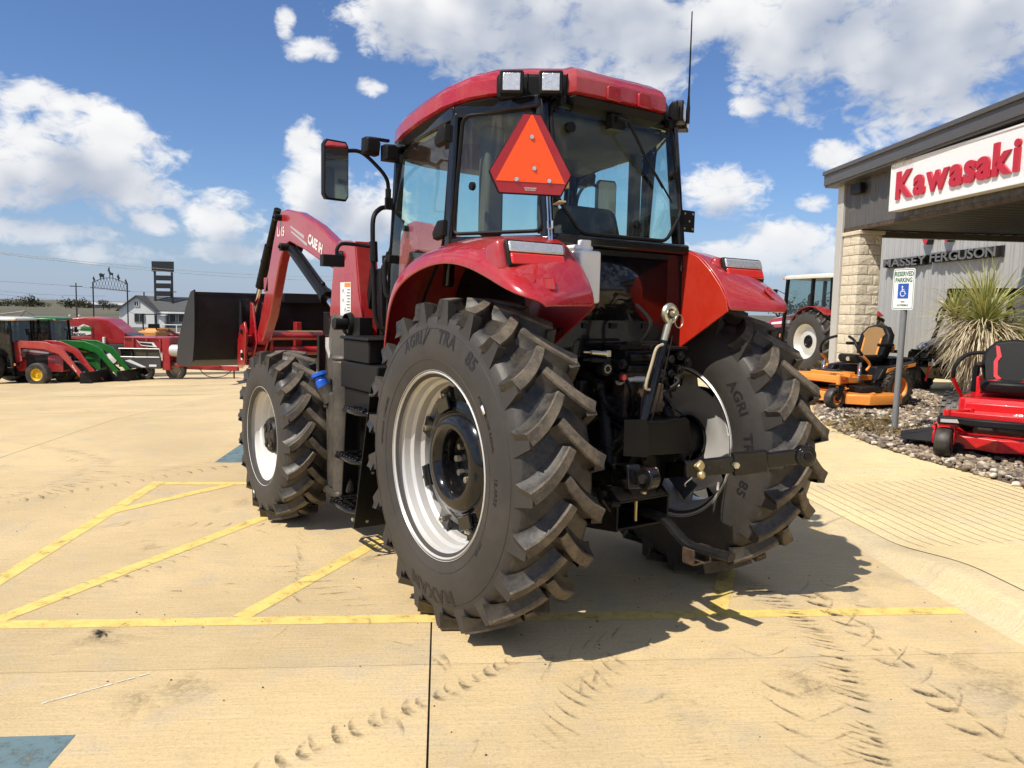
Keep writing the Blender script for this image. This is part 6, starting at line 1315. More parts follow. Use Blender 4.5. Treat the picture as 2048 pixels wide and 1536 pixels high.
# ---- second red tractor parked behind the pillar
def far_tractor(name, loc, rz, label, body, roofm, rimm, Rr, Rf, wb, trk, z_roof, loader=None, scale=1., lugs=True, glass='clear_glass', group=None, bucketm='black_steel', far=False):
    t = thing(name, loc, label, 'tractor', rz, group); k = scale
    tw = .24*k
    agr = tyre(Rr, Rr*.56, tw*.85, tw, 18, .045*k, 60) if lugs else None
    agf = tyre(Rf, Rf*.56, tw*.62, tw*.72, 16, .035*k, 48) if lugs == 2 else None
    for s in (-1, 1):
        wheel_part(t, (s*trk/2, 0, Rr), Rr, Rr*.55, tw, rimm, 0, .06*k, 'rear', 48, agr)
        wheel_part(t, (s*trk/2*.98, wb, Rf), Rf, Rf*.50, tw*.75, rimm, 0, .03*k, 'front', 40, agf)
        # fender
        rows = [[(s*x, -(Rr+.10*k)*math.cos(R(a))*1.0, Rr+(Rr+.10*k)*math.sin(R(a))) for x in (trk/2-tw*1.3, trk/2, trk/2+tw*.55)] for a in (48, 62, 75, 90, 105, 120, 135, 150)]
        g = MB(); g.grid(rows, s > 0); g.build('fender', 'dark_and_shaded_red' if not loader else 'black_plastic', t, .0, solid=.03*k, sub=1)  # without a loader, the red fender's shade is put into its colour
    hh = z_roof*.60; hwid = .34*k
    sec = [(-hwid, .0), (-hwid*1.02, .6), (-hwid*.85, .9), (0, 1.), (hwid*.85, .9), (hwid*1.02, .6), (hwid, .0)]
    zb_ = Rf*1.15
    g = MB(); g.loft([[(x*kx, y, zb_+(hh*kz-zb_)*z) for x, z in sec] for y, kx, kz in ((wb*.42, 1, 1.04), (wb*.75, 1, 1.0), (wb*1.05, .96, .93), (wb*1.22, .86, .84), (wb*1.28, .72, .74))]); g.build('hood', body, t)
    g = MB(); g.bx(-hwid*.8, hwid*.8, -.1, wb*1.2, Rf*.7, zb_+.05); g.bx(-trk/2, trk/2, -.12*k, .12*k, Rr-.12*k, Rr+.12*k); g.bx(-trk/2, trk/2, wb-.08, wb+.08, Rf-.08, Rf+.08); g.build('chassis', 'cast_iron', t, .02)
    cw = trk/2*.80; y0, y1 = -.42*k, wb*(.46 if loader else .60); zc = Rr*1.25
    g = MB()
    for s in (-1, 1):
        for a, b in (((s*cw*.85, y0, zc), (s*cw*.82, y0+.06, z_roof-.08)), ((s*cw, wb*.12, zc*.9), (s*cw*.96, wb*.12, z_roof-.08)), ((s*cw*.98, y1+.05, zc*.75), (s*cw*.94, y1-.05, z_roof-.1))): g.beam(a, b, .09*k, .08*k, (0, 1, 0))
        g.beam((s*cw*.85, y0, zc), (s*cw, wb*.12, zc), .05, .06); g.beam((s*cw, wb*.12, zc*.72), (s*cw*.98, y1+.05, zc*.72), .05, .08)
    g.beam((-cw*.85, y0, zc), (cw*.85, y0, zc), .06, .08); g.bx(-cw*.95, cw*.95, y0, y1, zc*.6, zc*.66); g.build('cab_frame', 'black_paint', t, .01)
    rf = [(-cw*.98, y0-.1*k), (cw*.98, y0-.1*k), (cw*1.08, .1), (cw*1.06, y1*.9), (cw*.9, y1+.18*k), (-cw*.9, y1+.18*k), (-cw*1.06, y1*.9), (-cw*1.08, .1)]
    g = MB(); g.loft([[(x, y, z_roof-.13*k) for x, y in rf], [(x, y, z_roof-.06*k) for x, y in rf], [(x*.93, y*.96, z_roof-.01) for x, y in rf], [(x*.6, y*.7+.1, z_roof+.01) for x, y in rf]]); g.build('roof', roofm, t, .01)
    for nm, q in (('rear_window', [(-cw*.82, y0, zc+.04), (cw*.82, y0, zc+.04), (cw*.80, y0+.05, z_roof-.12), (-cw*.80, y0+.05, z_roof-.12)]), ('windscreen', [(-cw*.95, y1+.05, zc*.8), (cw*.95, y1+.05, zc*.8), (cw*.92, y1-.05, z_roof-.12), (-cw*.92, y1-.05, z_roof-.12)]),
                  ('side_window', [(-cw*.86, y0, zc+.05), (-cw, wb*.12, zc), (-cw*.96, wb*.12, z_roof-.12), (-cw*.83, y0+.05, z_roof-.12)]), ('side_window', [(cw*.86, y0, zc+.05), (cw, wb*.12, zc), (cw*.96, wb*.12, z_roof-.12), (cw*.83, y0+.05, z_roof-.12)]),
                  ('door_window', [(-cw, wb*.13, zc), (-cw*.98, y1*.7, zc*.76), (-cw*.98, y1+.04, zc*.76), (-cw*.94, y1-.05, z_roof-.12), (-cw*.96, wb*.13, z_roof-.12)]), ('door_window', [(cw, wb*.13, zc), (cw*.98, y1*.7, zc*.76), (cw*.98, y1+.04, zc*.76), (cw*.94, y1-.05, z_roof-.12), (cw*.96, wb*.13, z_roof-.12)])):
        g = MB(); g.add(q, [tuple(range(len(q)))]); g.build(nm, glass, t)
    g = MB(); g.bx(-.22*k, .22*k, .1*k, .25*k, zc*.66, zc*1.35); g.bx(-.22*k, .22*k, .1*k, .55*k, zc*.66, zc*.85); g.build('driver_seat', 'seat_cloth', t, .03)
    g = MB(); g.tube([Vector((.17*k*math.cos(a), y1*.75+.12*k*math.sin(a), zc*1.12+.08*k*math.sin(a))) for a in [2*PI*i/20 for i in range(20)]], .014*k, 6, closed=True); g.build('steering_wheel', 'black_plastic', t)
    for s in (-1, 1):
        g = MB(); g.tube([(s*cw, y1, z_roof*.80), (s*(cw+.25*k), y1+.05, z_roof*.84)], .012, 6); g.obox((s*(cw+.30*k), y1+.05, z_roof*.80), (.13*k, .04, .26*k)); g.build('mirror', 'black_plastic', t, .01)
    ht = hh
    g = MB(); g.prism([(-hwid*.62, zb_+.06), (hwid*.62, zb_+.06), (hwid*.55, ht*.80), (-hwid*.55, ht*.80)], 'y', wb*1.27, wb*1.30); g.build('grille', 'black_plastic', t, .01)
    for s in (-1, 1):
        g = MB(); g.slab([(s*hwid*1.03, wb*.62, zb_+.10*k), (s*hwid*1.02, wb*1.02, zb_+.10*k), (s*hwid*.98, wb*1.02, ht*.72), (s*hwid*1.01, wb*.62, ht*.76)], .02); g.build('hood_vent', 'black_plastic', t, .01)
        g = MB(); g.slab([(s*hwid*.98, wb*.46, ht*.84), (s*hwid*.97, wb*1.04, ht*.78), (s*hwid*.96, wb*1.04, ht*.82), (s*hwid*.96, wb*.46, ht*.90)], .012); g.build('hood_stripe', 'decal_white' if body != 'tractor_green' else 'rim_yellow', t)
        g = MB(); g.obox((s*hwid*.5, wb*1.30, ht*.68), (.14*k, .03, .08*k)); g.build('head_lamp', 'lamp_clear', t, .01)
        g = MB(); g.bx(min(s*cw*.75, s*cw*1.15), max(s*cw*.75, s*cw*1.15), wb*.30, wb*.50, Rf*.75, Rf*.82); g.bx(min(s*cw*.75, s*cw*1.1), max(s*cw*.75, s*cw*1.1), wb*.30, wb*.48, Rf*1.15, Rf*1.22); g.beam((s*cw*1.0, wb*.31, Rf*.75), (s*cw*.95, wb*.31, Rf*1.6), .03, .04); g.beam((s*cw*1.0, wb*.49, Rf*.75), (s*cw*.95, wb*.47, Rf*1.6), .03, .04); g.build('step', 'black_paint', t)
        g = MB(); g.obox((s*cw*.9, y1+.17*k, z_roof-.10*k), (.10*k, .06, .06*k)); g.obox((s*cw*1.02, y1+.10, zc*.9), (.05*k, .05, .10*k)); g.build('marker_lamp', 'lamp_amber', t, .006)
    g = MB(); g.cyl((hwid*.75, wb*.66, ht*.9), (hwid*.75, wb*.66, ht*1.32), .035*k, 10); g.tube([(hwid*.75, wb*.66, ht*1.32), (hwid*.75, wb*.60, ht*1.38)], .03*k, 8); g.build('exhaust', 'black_paint', t)
    g = MB(); g.bx(-cw*.9, cw*.9, y0+.05, y1*.95, zc*.66, zc*.70); g.bx(-.1, .1, y1*.75, y1, zc*.66, zc*1.05); g.build('cab_floor', 'black_plastic', t)
    if loader:
        for i_ in range(4):
            g = MB(); g.tube(smooth([(hwid+.10*k+.02*i_, wb*.50, hh*(.95-.02*i_)), (hwid+.16*k+.01*i_, wb*.62, hh*(.82-.04*i_)), (hwid+.12*k, wb*.72, hh*(.90-.03*i_))], 5), .010, 5); g.build('hydraulic_hose', 'black_plastic', t)
        for s in (-1, 1):
            arm = [(wb*.50, hh*1.02), (wb*.55, hh*1.10), (wb*1.05, hh*1.08), (wb*1.36, hh*.90), (wb*1.52, hh*.62), (wb*1.80, .34*k), (wb*1.86, .20*k), (wb*1.74, .18*k), (wb*1.42, hh*.58), (wb*1.28, hh*.78), (wb*1.0, hh*.90), (wb*.52, hh*.92)]
            x0 = s*(hwid+.14*k)
            g = MB(); g.prism(arm, 'x', x0-.045*k, x0+.045*k); a_ = g.build('loader_arm', loader, t, .008)
            g = MB(); g.prism([(wb*.44, hh*1.06), (wb*.56, hh*1.06), (wb*.60, hh*.60), (wb*.48, hh*.55)], 'x', x0-.06*k, x0+.06*k); g.build('loader_tower', loader, t, .006)
            g = MB(); g.cyl((x0, wb*1.34, hh*.78), (x0, wb*1.72, hh*.36), .035*k, 10); g.build('tilt_cylinder', 'black_paint', t)
            g = MB(); g.cyl((x0, wb*1.70, hh*.38), (x0, wb*1.80, hh*.30), .018*k, 8); g.build('cylinder_rod', 'chrome', t)
            g = MB(); g.cyl((x0, wb*.60, hh*.66), (x0, wb*1.20, hh*.80), .030*k, 10); g.build('lift_cylinder', 'black_paint', t)
            if far and s > 0:
                g = fit_text('931X', .34*k, .06*k, .001, .02); g.xf(frame((x0+.047*k, wb*1.56, hh*.44), (0, .55, -.83), (0, .83, .55))); g.build('lettering', 'decal_white', a_)
        by = wb*1.80; bw = trk*.56
        pf = [(by, .62*k), (by-.02, .14*k), (by+.16*k, .03), (by+.62*k, .02), (by+.62*k, .035), (by+.17*k, .05), (by+.02, .16*k), (by+.03, .62*k)]
        g = MB(); g.prism(pf, 'x', -bw, bw)
        for s in (-1, 1): g.prism([(by-.01, .62*k), (by-.02, .12*k), (by+.16*k, .02), (by+.68*k, .015), (by+.10*k, .63*k)], 'x', s*bw-.01, s*bw+.01)
        g.build('bucket', bucketm, t, .004)
    return t
mat('cream_paint', (.62, .60, .54), .4, var=.05); mat('rim_yellow', (.70, .46, .02), .4, var=.08); mat('tractor_green', (.012, .13, .018), .35, var=.08, coat=.4); mat('rim_tan', (.33, .28, .20), .5, var=.1)
far_tractor('tractor', (16.60, 9.15, .13), -.30, 'red tractor with cream roof and pale wheels parked behind the limestone pillar', 'red_paint', 'cream_paint', 'silver_paint', .86, .62, 2.45, 1.72, 2.72, lugs=2)

# ================================================================== machines and buildings in the yard on the left
rz1 = math.atan2(-.80, -.60)      # nose towards image right: local +y -> (.80,-.60)
rz1 = -math.atan2(.80, -.60)
def on(x, y): return (x, y, gz(x, y))
far_tractor('compact_tractor', on(-2.50, 25.45), rz1, 'compact red loader tractor with pale roof and yellow front wheel at the left edge', 'dark_and_shaded_red', 'cream_paint', 'rim_yellow', .56, .36, 1.68, 1.30, 2.06, loader='red_paint', scale=.72, lugs=False, glass='dark_glass', far=True)
far_tractor('compact_tractor', on(-1.40, 26.52), rz1, 'compact green loader tractor with green roof behind the red compact one', 'tractor_green', 'tractor_green', 'rim_yellow', .58, .38, 1.72, 1.36, 2.12, loader='tractor_green', scale=.74, lugs=False, glass='dark_glass')
mat('charcoal_paint', (.06, .06, .063), .45, var=.1); mat('implement_red', (.34, .008, .016), .4, var=.12, coat=.25, dust=.08); mat('decal_green', (.06, .28, .05), .4)
# ---- bale accumulator: local x along its side (image right), -y towards the viewer
ax = math.atan2(-.43, .90)
BB = thing('bale_packer', on(-.35, 29.7), 'big maroon bale packer with side rails behind the small tractors', 'bale packer', ax)
def rbox(g, x0, x1, y0, y1, z0, z1): g.bx(x0, x1, y0, y1, z0, z1)
g = MB(); g.prism([(.12, 1.30), (.12, 1.85), (.34, 2.22), (1.00, 2.28), (1.75, 2.20), (2.35, 1.70), (2.35, 1.30)], 'y', -.75, .75); g.build('hood', 'implement_red', BB, .04)
g = MB(); g.prism([(-1.9, .62), (-1.9, 1.22), (2.0, 1.22), (2.0, .62)], 'y', -.74, .74); g.build('body', 'implement_red', BB, .02)
g = MB(); g.bx(-1.9, 2.45, -.77, .77, 1.22, 1.31); g.bx(1.55, 2.05, -.78, .78, .55, 1.22); g.prism([(2.35, 1.31), (2.36, 1.70), (2.55, 1.64), (2.70, 1.31)], 'y', -.70, .70); g.build('band', 'charcoal_paint', BB, .01)
g = MB(); g.prism([(-2.2, 1.25), (-2.2, 1.62), (-1.6, 1.78), (.12, 1.66), (.12, 1.25)], 'y', -.7, .7); g.build('rear_hood', 'implement_red', BB, .03)
g = MB(); 
for z in (1.55, 1.92): g.tube([(-2.2, -.80, z), (1.2, -.80, z)], .014, 6)
for x in (-2.2, -1.7, -1.15, .1, 1.2): g.cyl((x, -.80, 1.3), (x, -.80, 2.28 if x < 0 else 2.0), .014, 6)
g.tube([(-2.3, -.80, 2.25), (-1.0, -.8, 2.45)], .02, 6); g.tube([(-1.4, -.8, 1.9), (-1.0, -.8, 2.45), (-.7, -.8, 2.3)], .014, 6); g.build('side_rail', 'charcoal_paint', BB)
for x in (.55, 1.25, 1.62):
    g = MB(); g.bx(x-.012, x+.012, -.757, -.751, 1.34, 2.15); g.build('panel_seam', 'dark_and_shaded_red', BB)
for x in (-1.3, -.5, .3, 1.0):
    g = MB(); g.bx(x-.01, x+.01, -.746, -.741, .65, 1.2); g.build('panel_seam', 'dark_and_shaded_red', BB)
g = MB(); g.slab([(1.02, -.756, 2.20), (1.70, -.756, 2.12), (1.95, -.756, 1.40), (1.30, -.756, 1.40)], .006); g.build('side_door', 'dark_and_shaded_red', BB, .003)
g = MB(); g.bx(.10, .20, -.84, -.79, 1.55, 2.0); g.build('hose_bundle', 'rim_yellow', BB, .01)
g = MB(); g.prism([(-.72, 1.60), (-.72, 1.90), (-.30, 1.92), (-.10, 2.02), (.22, 1.90), (.16, 1.66), (-.1, 1.60)], 'y', -.757, -.752); g.V = [(x+1.02, y, z) for x, y, z in g.V]; g.build('badge', 'decal_white', BB)
g = MB(); g.prism([(-.22, 1.78), (-.18, 1.92), (-.06, 1.98), (.18, 1.88), (.16, 1.76)], 'y', -.763, -.758); g.V = [(x+1.02, y, z) for x, y, z in g.V]; g.build('badge_bale', 'decal_green', BB)
g = fit_text('Bale', .36, .13, .001, .03); g.xf(frame((.57, -.764, 1.80), (1, 0, 0), (0, 0, 1))); g.build('lettering', 'decal_black', BB)
g = fit_text('Baron', .52, .12, .001, .03); g.xf(frame((.72, -.764, 1.665), (1, 0, 0), (0, 0, 1))); g.build('lettering', 'decal_black', BB)
for x, z, r_ in ((1.30, 1.08, .09), (1.30, .95, .08), (1.84, .78, .20)):
    g = MB(); g.lathe([(-.02, 0), (-.015, r_*.5), (0, r_), (.04, r_)], 'y', (x, -.80, z), 22); g.build('round_cover', 'white_plastic', BB)
g = MB(); g.cyl((1.62, -.80, 1.33), (1.62, -.80, 1.56), .05, 12); g.build('filter', 'white_plastic', BB, .01)
g = MB(); g.bx(2.30, 2.50, -.78, -.72, 1.15, 1.45); g.build('gauge_box', 'silver_paint', BB, .02)
for x in (-1.2, 1.0): o = wheel_part(BB, (0, 0, 0), .36, .2, .14, 'silver_paint', 0, .03, 'wheel', 28); o.location = (x, -.62, .36); o.rotation_euler = (0, 0, -PI/2)
for x in (.3, .62): g = MB(); g.blob((x, -.3, 2.30), (.05, .05, .06), 8, 5); g.build('top_beacon', 'lamp_clear', BB)
# ---- inline baler in front of it
BL = thing('hay_baler', on(2.35, 25.35), 'red inline hay baler with drawbar and round tyres under the big bucket', 'baler', math.atan2(-.50, .866))
g = MB(); g.bx(-1.20, .30, -.55, .55, .98, 1.42); g.build('chamber', 'implement_red', BL, .02)
g = MB(); g.bx(-1.20, .30, -.60, .55, 1.40, 1.46); g.bx(.05, .30, -.60, .60, .35, 1.42); g.build('frame', 'implement_red', BL, .015)
g = MB(); g.prism([(-1.35, .45), (-1.35, .75), (.02, .78), (.02, .40), (-.2, .40)], 'y', -.66, -.60); pn = g.build('side_shield', 'charcoal_paint', BL, .01)
g = MB(); g.slab([(-1.15, -.664, .66), (-.98, -.664, .70), (-.45, -.664, .45), (-.60, -.664, .44)], .004); g.build('shield_stripe', 'decal_white', pn)
g = fit_text('BALER', .26, .055, .001, .02); 
g = MB(); g.bx(-.36, -.12, -.667, -.662, .47, .54); g.build('name_plate', 'decal_white', pn)
g = MB(); g.bx(-1.30, -.02, -.63, -.60, .80, 1.06); g.build('knotter_window', 'dark_glass', BL, .01)
g = MB(); 
for z in (.79, 1.07): g.tube([(-1.34, -.66, z), (-.02, -.66, z)], .014, 6)
g.tube([(-.02, -.66, 1.07), (.02, -.66, .9), (.02, -.66, .79)], .014, 6); g.build('guard_rail', 'silver_paint', BL)
g = MB(); g.slab([(-.80, -.605, 1.38), (-.70, -.605, 1.30), (-.22, -.605, 1.28), (-.10, -.605, 1.12), (-.62, -.605, 1.17)], .004); lb = g.build('badge', 'decal_white', BL)
g = MB(); g.slab([(-.70, -.61, 1.28), (-.28, -.61, 1.25), (-.24, -.61, 1.17), (-.62, -.61, 1.20)], .003); g.build('badge_print', 'decal_black', lb)
g = MB(); g.cyl((.35, -.50, 1.02), (.75, -.62, 1.02), .20, 24); g.build('flywheel_drum', 'silver_paint', BL, .01)
g = MB(); g.cyl((.70, -.62, 1.02), (.78, -.64, 1.02), .23, 24); g.build('drum_band', 'black_steel', BL)
g = MB(); g.prism([(.25, .30), (.25, 1.10), (.9, 1.40), (1.45, 1.42), (1.5, .9), (1.1, .55)], 'y', -.2, .5); g.build('gear_housing', 'implement_red', BL, .03)
for x in (-.9, -.45, -.02):
    g = MB(); g.bx(x-.03, x+.03, -.60, -.56, .4, 1.4); g.build('rib', 'dark_and_shaded_red', BL, .004)
g = MB(); g.bx(-1.2, 1.6, -.3, .3, .38, .62); g.build('under_frame', 'dark_and_shaded_red', BL, .02)
for i in range(5):
    g = MB(); g.cyl((.5+.2*i, -.30, .62), (.5+.2*i, -.30, .80+.05*(i % 2)), .03, 8); g.build('linkage', 'black_steel', BL)
g = MB(); g.cyl((1.20, -.20, .98), (1.20, -.34, .98), .20, 24); g.build('flywheel', 'red_paint', BL, .02)
g = MB(); g.beam((.3, -.1, .45), (2.5, -.35, .42), .16, .16); g.beam((.4, -.45, .52), (1.9, -.42, .52), .10, .10); g.build('drawbar', 'implement_red', BL, .015)
g = MB(); g.cyl((2.35, -.36, .0), (2.35, -.36, .45), .025, 8); g.tube(smooth([(1.2, -.4, .40), (1.5, -.4, .14), (2.0, -.4, .16), (2.3, -.38, .38)], 5), .014, 6); g.build('jack_stand', 'black_steel', BL)
for x, r_ in ((-.55, .30), (.42, .33)):
    o = wheel_part(BL, (0, 0, 0), r_, r_*.52, .12, 'rim_tan', 0, .03, 'wheel', 28); o.location = (x, -.50 if x < 0 else -.35, r_); o.rotation_euler = (0, 0, -PI/2)
# ---- white house
mat('white_siding', (.74, .74, .72), .7, var=.05, vscale=2); mat('grey_shingle', (.075, .075, .075), .8, var=.2); mat('grey_siding', (.22, .23, .22), .7, var=.1); mat('window_dark', (.03, .035, .04), .2, var=.1)
HS = thing('farmhouse', (15.8, 118.7, -1.98), 'white gabled house with dark shingle roof beyond the yard', 'house', R(-22))
g = MB(); g.prism([(-2.3, 0), (2.3, 0), (2.3, 2.55), (0, 4.35), (-2.3, 2.55)], 'y', 0, 7); g.build('gable_wall', 'white_siding', HS)
g = MB(); g.bx(2.3, 9.0, 2.0, 8.0, 0, 2.3); g.build('side_wall', 'grey_siding', HS)
g = MB(); g.slab([(-2.75, -.35, 2.30), (0, -.35, 4.50), (0, 7.2, 4.50), (-2.75, 7.2, 2.30)], .14); g.slab([(0, -.35, 4.50), (2.7, -.35, 2.35), (2.7, 7.2, 2.35), (0, 7.2, 4.50)], .14); g.slab([(1.6, 1.4, 2.35), (9.4, 1.4, 2.35), (6.5, 5, 4.40), (.2, 5, 4.46)], .12); g.build('roof', 'grey_shingle', HS)
g = MB(); g.bx(2.4, 9.3, 1.28, 1.38, 2.02, 2.30); g.build('gutter', 'white_plastic', HS)
for (x0, x1, z0, z1) in ((-.30, .30, 3.0, 3.65), (-.30, 1.0, .75, 1.95)):
    g = MB(); g.bx(x0, x1, -.06, .02, z0, z1); w = g.build('window', 'window_dark', HS)
    g = MB(); 
    for a in (x0, x1, (x0+x1)/2): g.bx(a-.04, a+.04, -.10, .0, z0, z1)
    for z in (z0, z1): g.bx(x0, x1, -.10, 0, z-.04, z+.04)
    g.build('window_frame', 'white_plastic' if z0 > 2 else 'grey_siding', w)
for i in range(4):
    g = MB(); g.bx(4.0+i*1.2, 4.8+i*1.2, 1.94, 2.02, .9, 1.8); w = g.build('window', 'window_dark', HS)
    g = MB(); g.bx(3.95+i*1.2, 4.0+i*1.2, 1.9, 2.0, .85, 1.85); g.bx(4.8+i*1.2, 4.85+i*1.2, 1.9, 2.0, .85, 1.85); g.build('window_frame', 'white_plastic', w)
g = MB(); g.bx(2.5, 3.6, .3, 1.6, 0, 1.7); g.bx(2.3, 3.8, .1, 1.8, 1.7, 1.85); g.build('well_house', 'white_siding', HS)
g = MB(); g.cyl((.1, 4, 4.3), (.1, 4, 5.1), .10, 8); g.build('flue', 'charcoal_paint', HS)
# ---- entrance arch with animal cut-outs
mat('iron_black', (.012, .012, .014), .6, var=.1)
AR = thing('entrance_arch', (9.38, 109.87, -1.96), 'black iron ranch arch with animal figures on top', 'arch', math.atan2(-2.47, 3.61))
Wd = 4.4
g = MB(); 
for x in (0, .0+Wd): g.cyl((x, 0, 0), (x, 0, 6.0), .085, 8)
g.build('post', 'iron_black', AR)
g = MB(); g.tube([(-.35, 0, 5.35), (Wd+.35, 0, 4.95)], .06, 6)
top = [(lerp(-.1, Wd+.1, i/12), 0, 5.95-.1*i/12*2+.75*math.sin(PI*i/12)) for i in range(13)]; g.tube(top, .05, 6)
for i in range(12):
    a = top[i]; b = (top[i+1][0], 0, 5.35-.4*(i+1)/12); g.tube([a, b], .022, 4); g.tube([(a[0], 0, 5.35-.4*i/12), top[i+1]], .022, 4)
g.build('truss', 'iron_black', AR)
def figure(pts, x, z, k, nm):
    g = MB(); g.prism([(x+a*k, z+b*k) for a, b in pts], 'y', -.04, .04); g.build(nm, 'iron_black', AR)
deer = [(-.5, 0), (-.42, .9), (-.5, 1.2), (-.62, 1.6), (-.75, 2.0), (-1.0, 2.05), (-.98, 2.2), (-.75, 2.35), (-.85, 3.0), (-.72, 2.6), (-.6, 3.2), (-.52, 2.5), (-.35, 3.3), (-.38, 2.4), (-.3, 1.9), (.0, 1.6), (.55, 1.5), (.7, 1.2), (.6, .8), (.68, 0), (.5, 0), (.42, .8), (-.25, .85), (-.32, 0)]
cow = [(-.6, 0), (-.6, .8), (-.7, 1.3), (-.95, 1.9), (-.9, 2.1), (-.6, 2.1), (-.3, 2.3), (.7, 1.9), (1.1, 2.2), (.9, 1.7), (.85, 1.0), (.8, 0), (.6, 0), (.55, .8), (-.3, .8), (-.35, 0)]
bird = [(-.2, 0), (-.1, .5), (-.4, .9), (-.2, 1.2), (.0, 1.6), (.1, 1.1), (.4, .5), (.1, .3), (.1, 0)]
figure(cow, 1.15, 6.35, .36, 'cow_figure'); figure(deer, 2.35, 6.6, .42, 'deer_figure'); figure(bird, .15, 6.05, .45, 'bird_figure'); figure(bird, 3.3, 6.25, .55, 'bird_figure'); figure(bird, 4.25, 5.85, .42, 'bird_figure')
# ---- pylon sign
PY = thing('pylon_sign', (19.85, 120.98, -1.9), 'tall black pylon sign with four stacked panels', 'sign', math.atan2(-.55, .83))
g = MB(); 
for x in (-1.25, 1.25): g.bx(x-.13, x+.13, -.1, .1, 0, 8.2)
g.build('post', 'iron_black', PY)
for (x, z0, z1) in ((1.62, 8.05, 9.55), (1.12, 6.75, 7.50), (1.12, 5.60, 6.35), (1.12, 4.45, 5.20)):
    g = MB(); g.bx(-x, x, -.22, -.11, z0, z1); g.build('panel', 'iron_black', PY, .02)
# ---- for-sale board, shed, sheds far off
FS = thing('for_sale_board', on(-1.75, 33.5), 'small white for sale board on a post above the compact tractors', 'sign', R(-25))
g = MB(); g.cyl((0, 0, 0), (0, 0, 1.9), .04, 8); g.build('post', 'galvanised', FS)
g = MB(); g.bx(-.38, .38, -.04, -.01, 1.75, 2.03); fb = g.build('board', 'decal_white', FS)
g = fit_text('FOR SALE', .62, .11, .001, .02); g.xf(frame((0, -.042, 1.84), (1, 0, 0), (0, 0, 1))); g.build('lettering', 'decal_black', fb)
SH_ = thing('field_shed', (34, 300, -1.2), 'long pale metal shed on the far field', 'shed', R(-6))
g = MB(); g.prism([(-3.2, 0), (3.2, 0), (3.2, 1.6), (0, 2.4), (-3.2, 1.6)], 'x', -7, 9); g.build('body', 'grey_siding', SH_)
g = MB(); g.slab([(-7.2, -3.5, 1.5), (9.2, -3.5, 1.5), (9.2, 0, 2.5), (-7.2, 0, 2.5)], .1); g.build('roof', 'light_trim', SH_)
# ---- yard clutter by the house: small orange tractor with canopy and a white fence rail
OT = thing('orange_loader', on(7.6, 58.), 'small orange loader parked in front of the white house', 'loader', R(-40))
mat('loader_orange', (.55, .22, .04), .45, var=.1)
g = MB(); g.bx(-.7, .7, -1., .9, .5, 1.1); g.prism([(-.9, .5), (.9, .5), (.7, 1.3), (-.5, 1.3)], 'x', -.65, .65); g.build('body', 'loader_orange', OT, .1)
g = MB(); g.bx(-.3, .3, -.3, .2, 1.2, 1.6); g.beam((-.5, -.6, 1.2), (-.5, -.6, 2.3), .07, .07); g.beam((.5, -.6, 1.2), (.5, -.6, 2.3), .07, .07); g.beam((-.5, -.6, 2.3), (.5, -.6, 2.3), .07, .07); g.build('roll_bar', 'black_paint', OT)
g = MB(); g.beam((-.7, .5, 1.2), (-.7, 2.0, .7), .12, .2); g.beam((.7, .5, 1.2), (.7, 2.0, .7), .12, .2); g.bx(-.9, .9, 1.9, 2.4, .2, .8); g.build('loader_arm', 'implement_red', OT, .02)
for s in (-1, 1):
    for y in (-.7, .7): o = wheel_part(OT, (s*.75, y, .4), .4, .2, .15, 'rim_tan', 0, .03, 'wheel', 20)
FN = thing('rail_fence', on(9.6, 66.), 'white pipe rail fence in front of the house', 'fence', R(-22))
for i in range(6): g = MB(); g.cyl((i*1.1, 0, 0), (i*1.1, 0, 1.45), .05, 6); g.build('post', 'white_plastic', FN)
for z in (.75, 1.4): g = MB(); g.tube([(0, 0, z), (5.5, 0, z)], .04, 6); g.build('rail', 'white_plastic', FN)
# ---- power poles and lines
mat('pole_wood', (.06, .05, .04), .9)
def pole(x, y, h, lab):
    z = gz(x, y); t = thing('power_pole', (x, y, z), lab, 'pole', R(-20), None)
    g = MB(); g.tube([(0, 0, 0), (0, 0, h)], [.16, .11], 8); g.build('shaft', 'pole_wood', t); g = MB(); g.bx(-1.1, 1.1, -.06, .06, h-.75, h-.6); g.build('cross_arm', 'pole_wood', t)
    return Vector((x, y, z+h-.6))
P1 = pole(13.3, 173., 6.8, 'thin wooden power pole left of the arch on the field'); P2 = pole(29.8, 168., 6.2, 'wooden power pole between the arch and the field shed')
mat('wire_pale', (.55, .56, .58), .5, .3); mat('wire_dark', (.10, .10, .11), .6)
def wire(a, b, sag, r_, m_, lab):
    a, b = Vector(a), Vector(b); g = MB(); g.tube([a.lerp(b, i/16)-Vector((0, 0, sag*4*(i/16)*(1-i/16))) for i in range(17)], r_, 4); tag(g.build('power_line', m_), lab, 'wire', 'power lines over the yard')
wire((-3.20, 48.17, 4.34), (27.91, 63.35, 4.53), .55, 0.013, 'wire_pale', 'upper of two pale power lines sagging across the sky')
wire((-3.21, 48.16, 4.26), (27.90, 63.32, 4.16), .55, 0.013, 'wire_pale', 'lower of two pale power lines sagging across the sky')
wire((-2.55, 130.51, 3.04), (12.01, 120.40, 2.37), .3, .018, 'wire_dark', 'thin dark power line meeting the arch top from the left')
wire((-2.56, 130.47, 2.55), (14.90, 118.31, 1.46), .3, .018, 'wire_dark', 'thin dark power line passing low behind the arch posts')
wire((-2.61, 130.36, 1.42), (3.26, 126.44, 2.42), .3, .018, 'wire_dark', 'short dark power line rising from the left edge')
wire(P1+Vector((-30, 2, 1.6)), P1, .2, .02, 'wire_dark', 'dark power line from the left edge to the first power pole'); wire(P1, P2, .5, .02, 'wire_dark', 'dark power line strung between the two power poles')
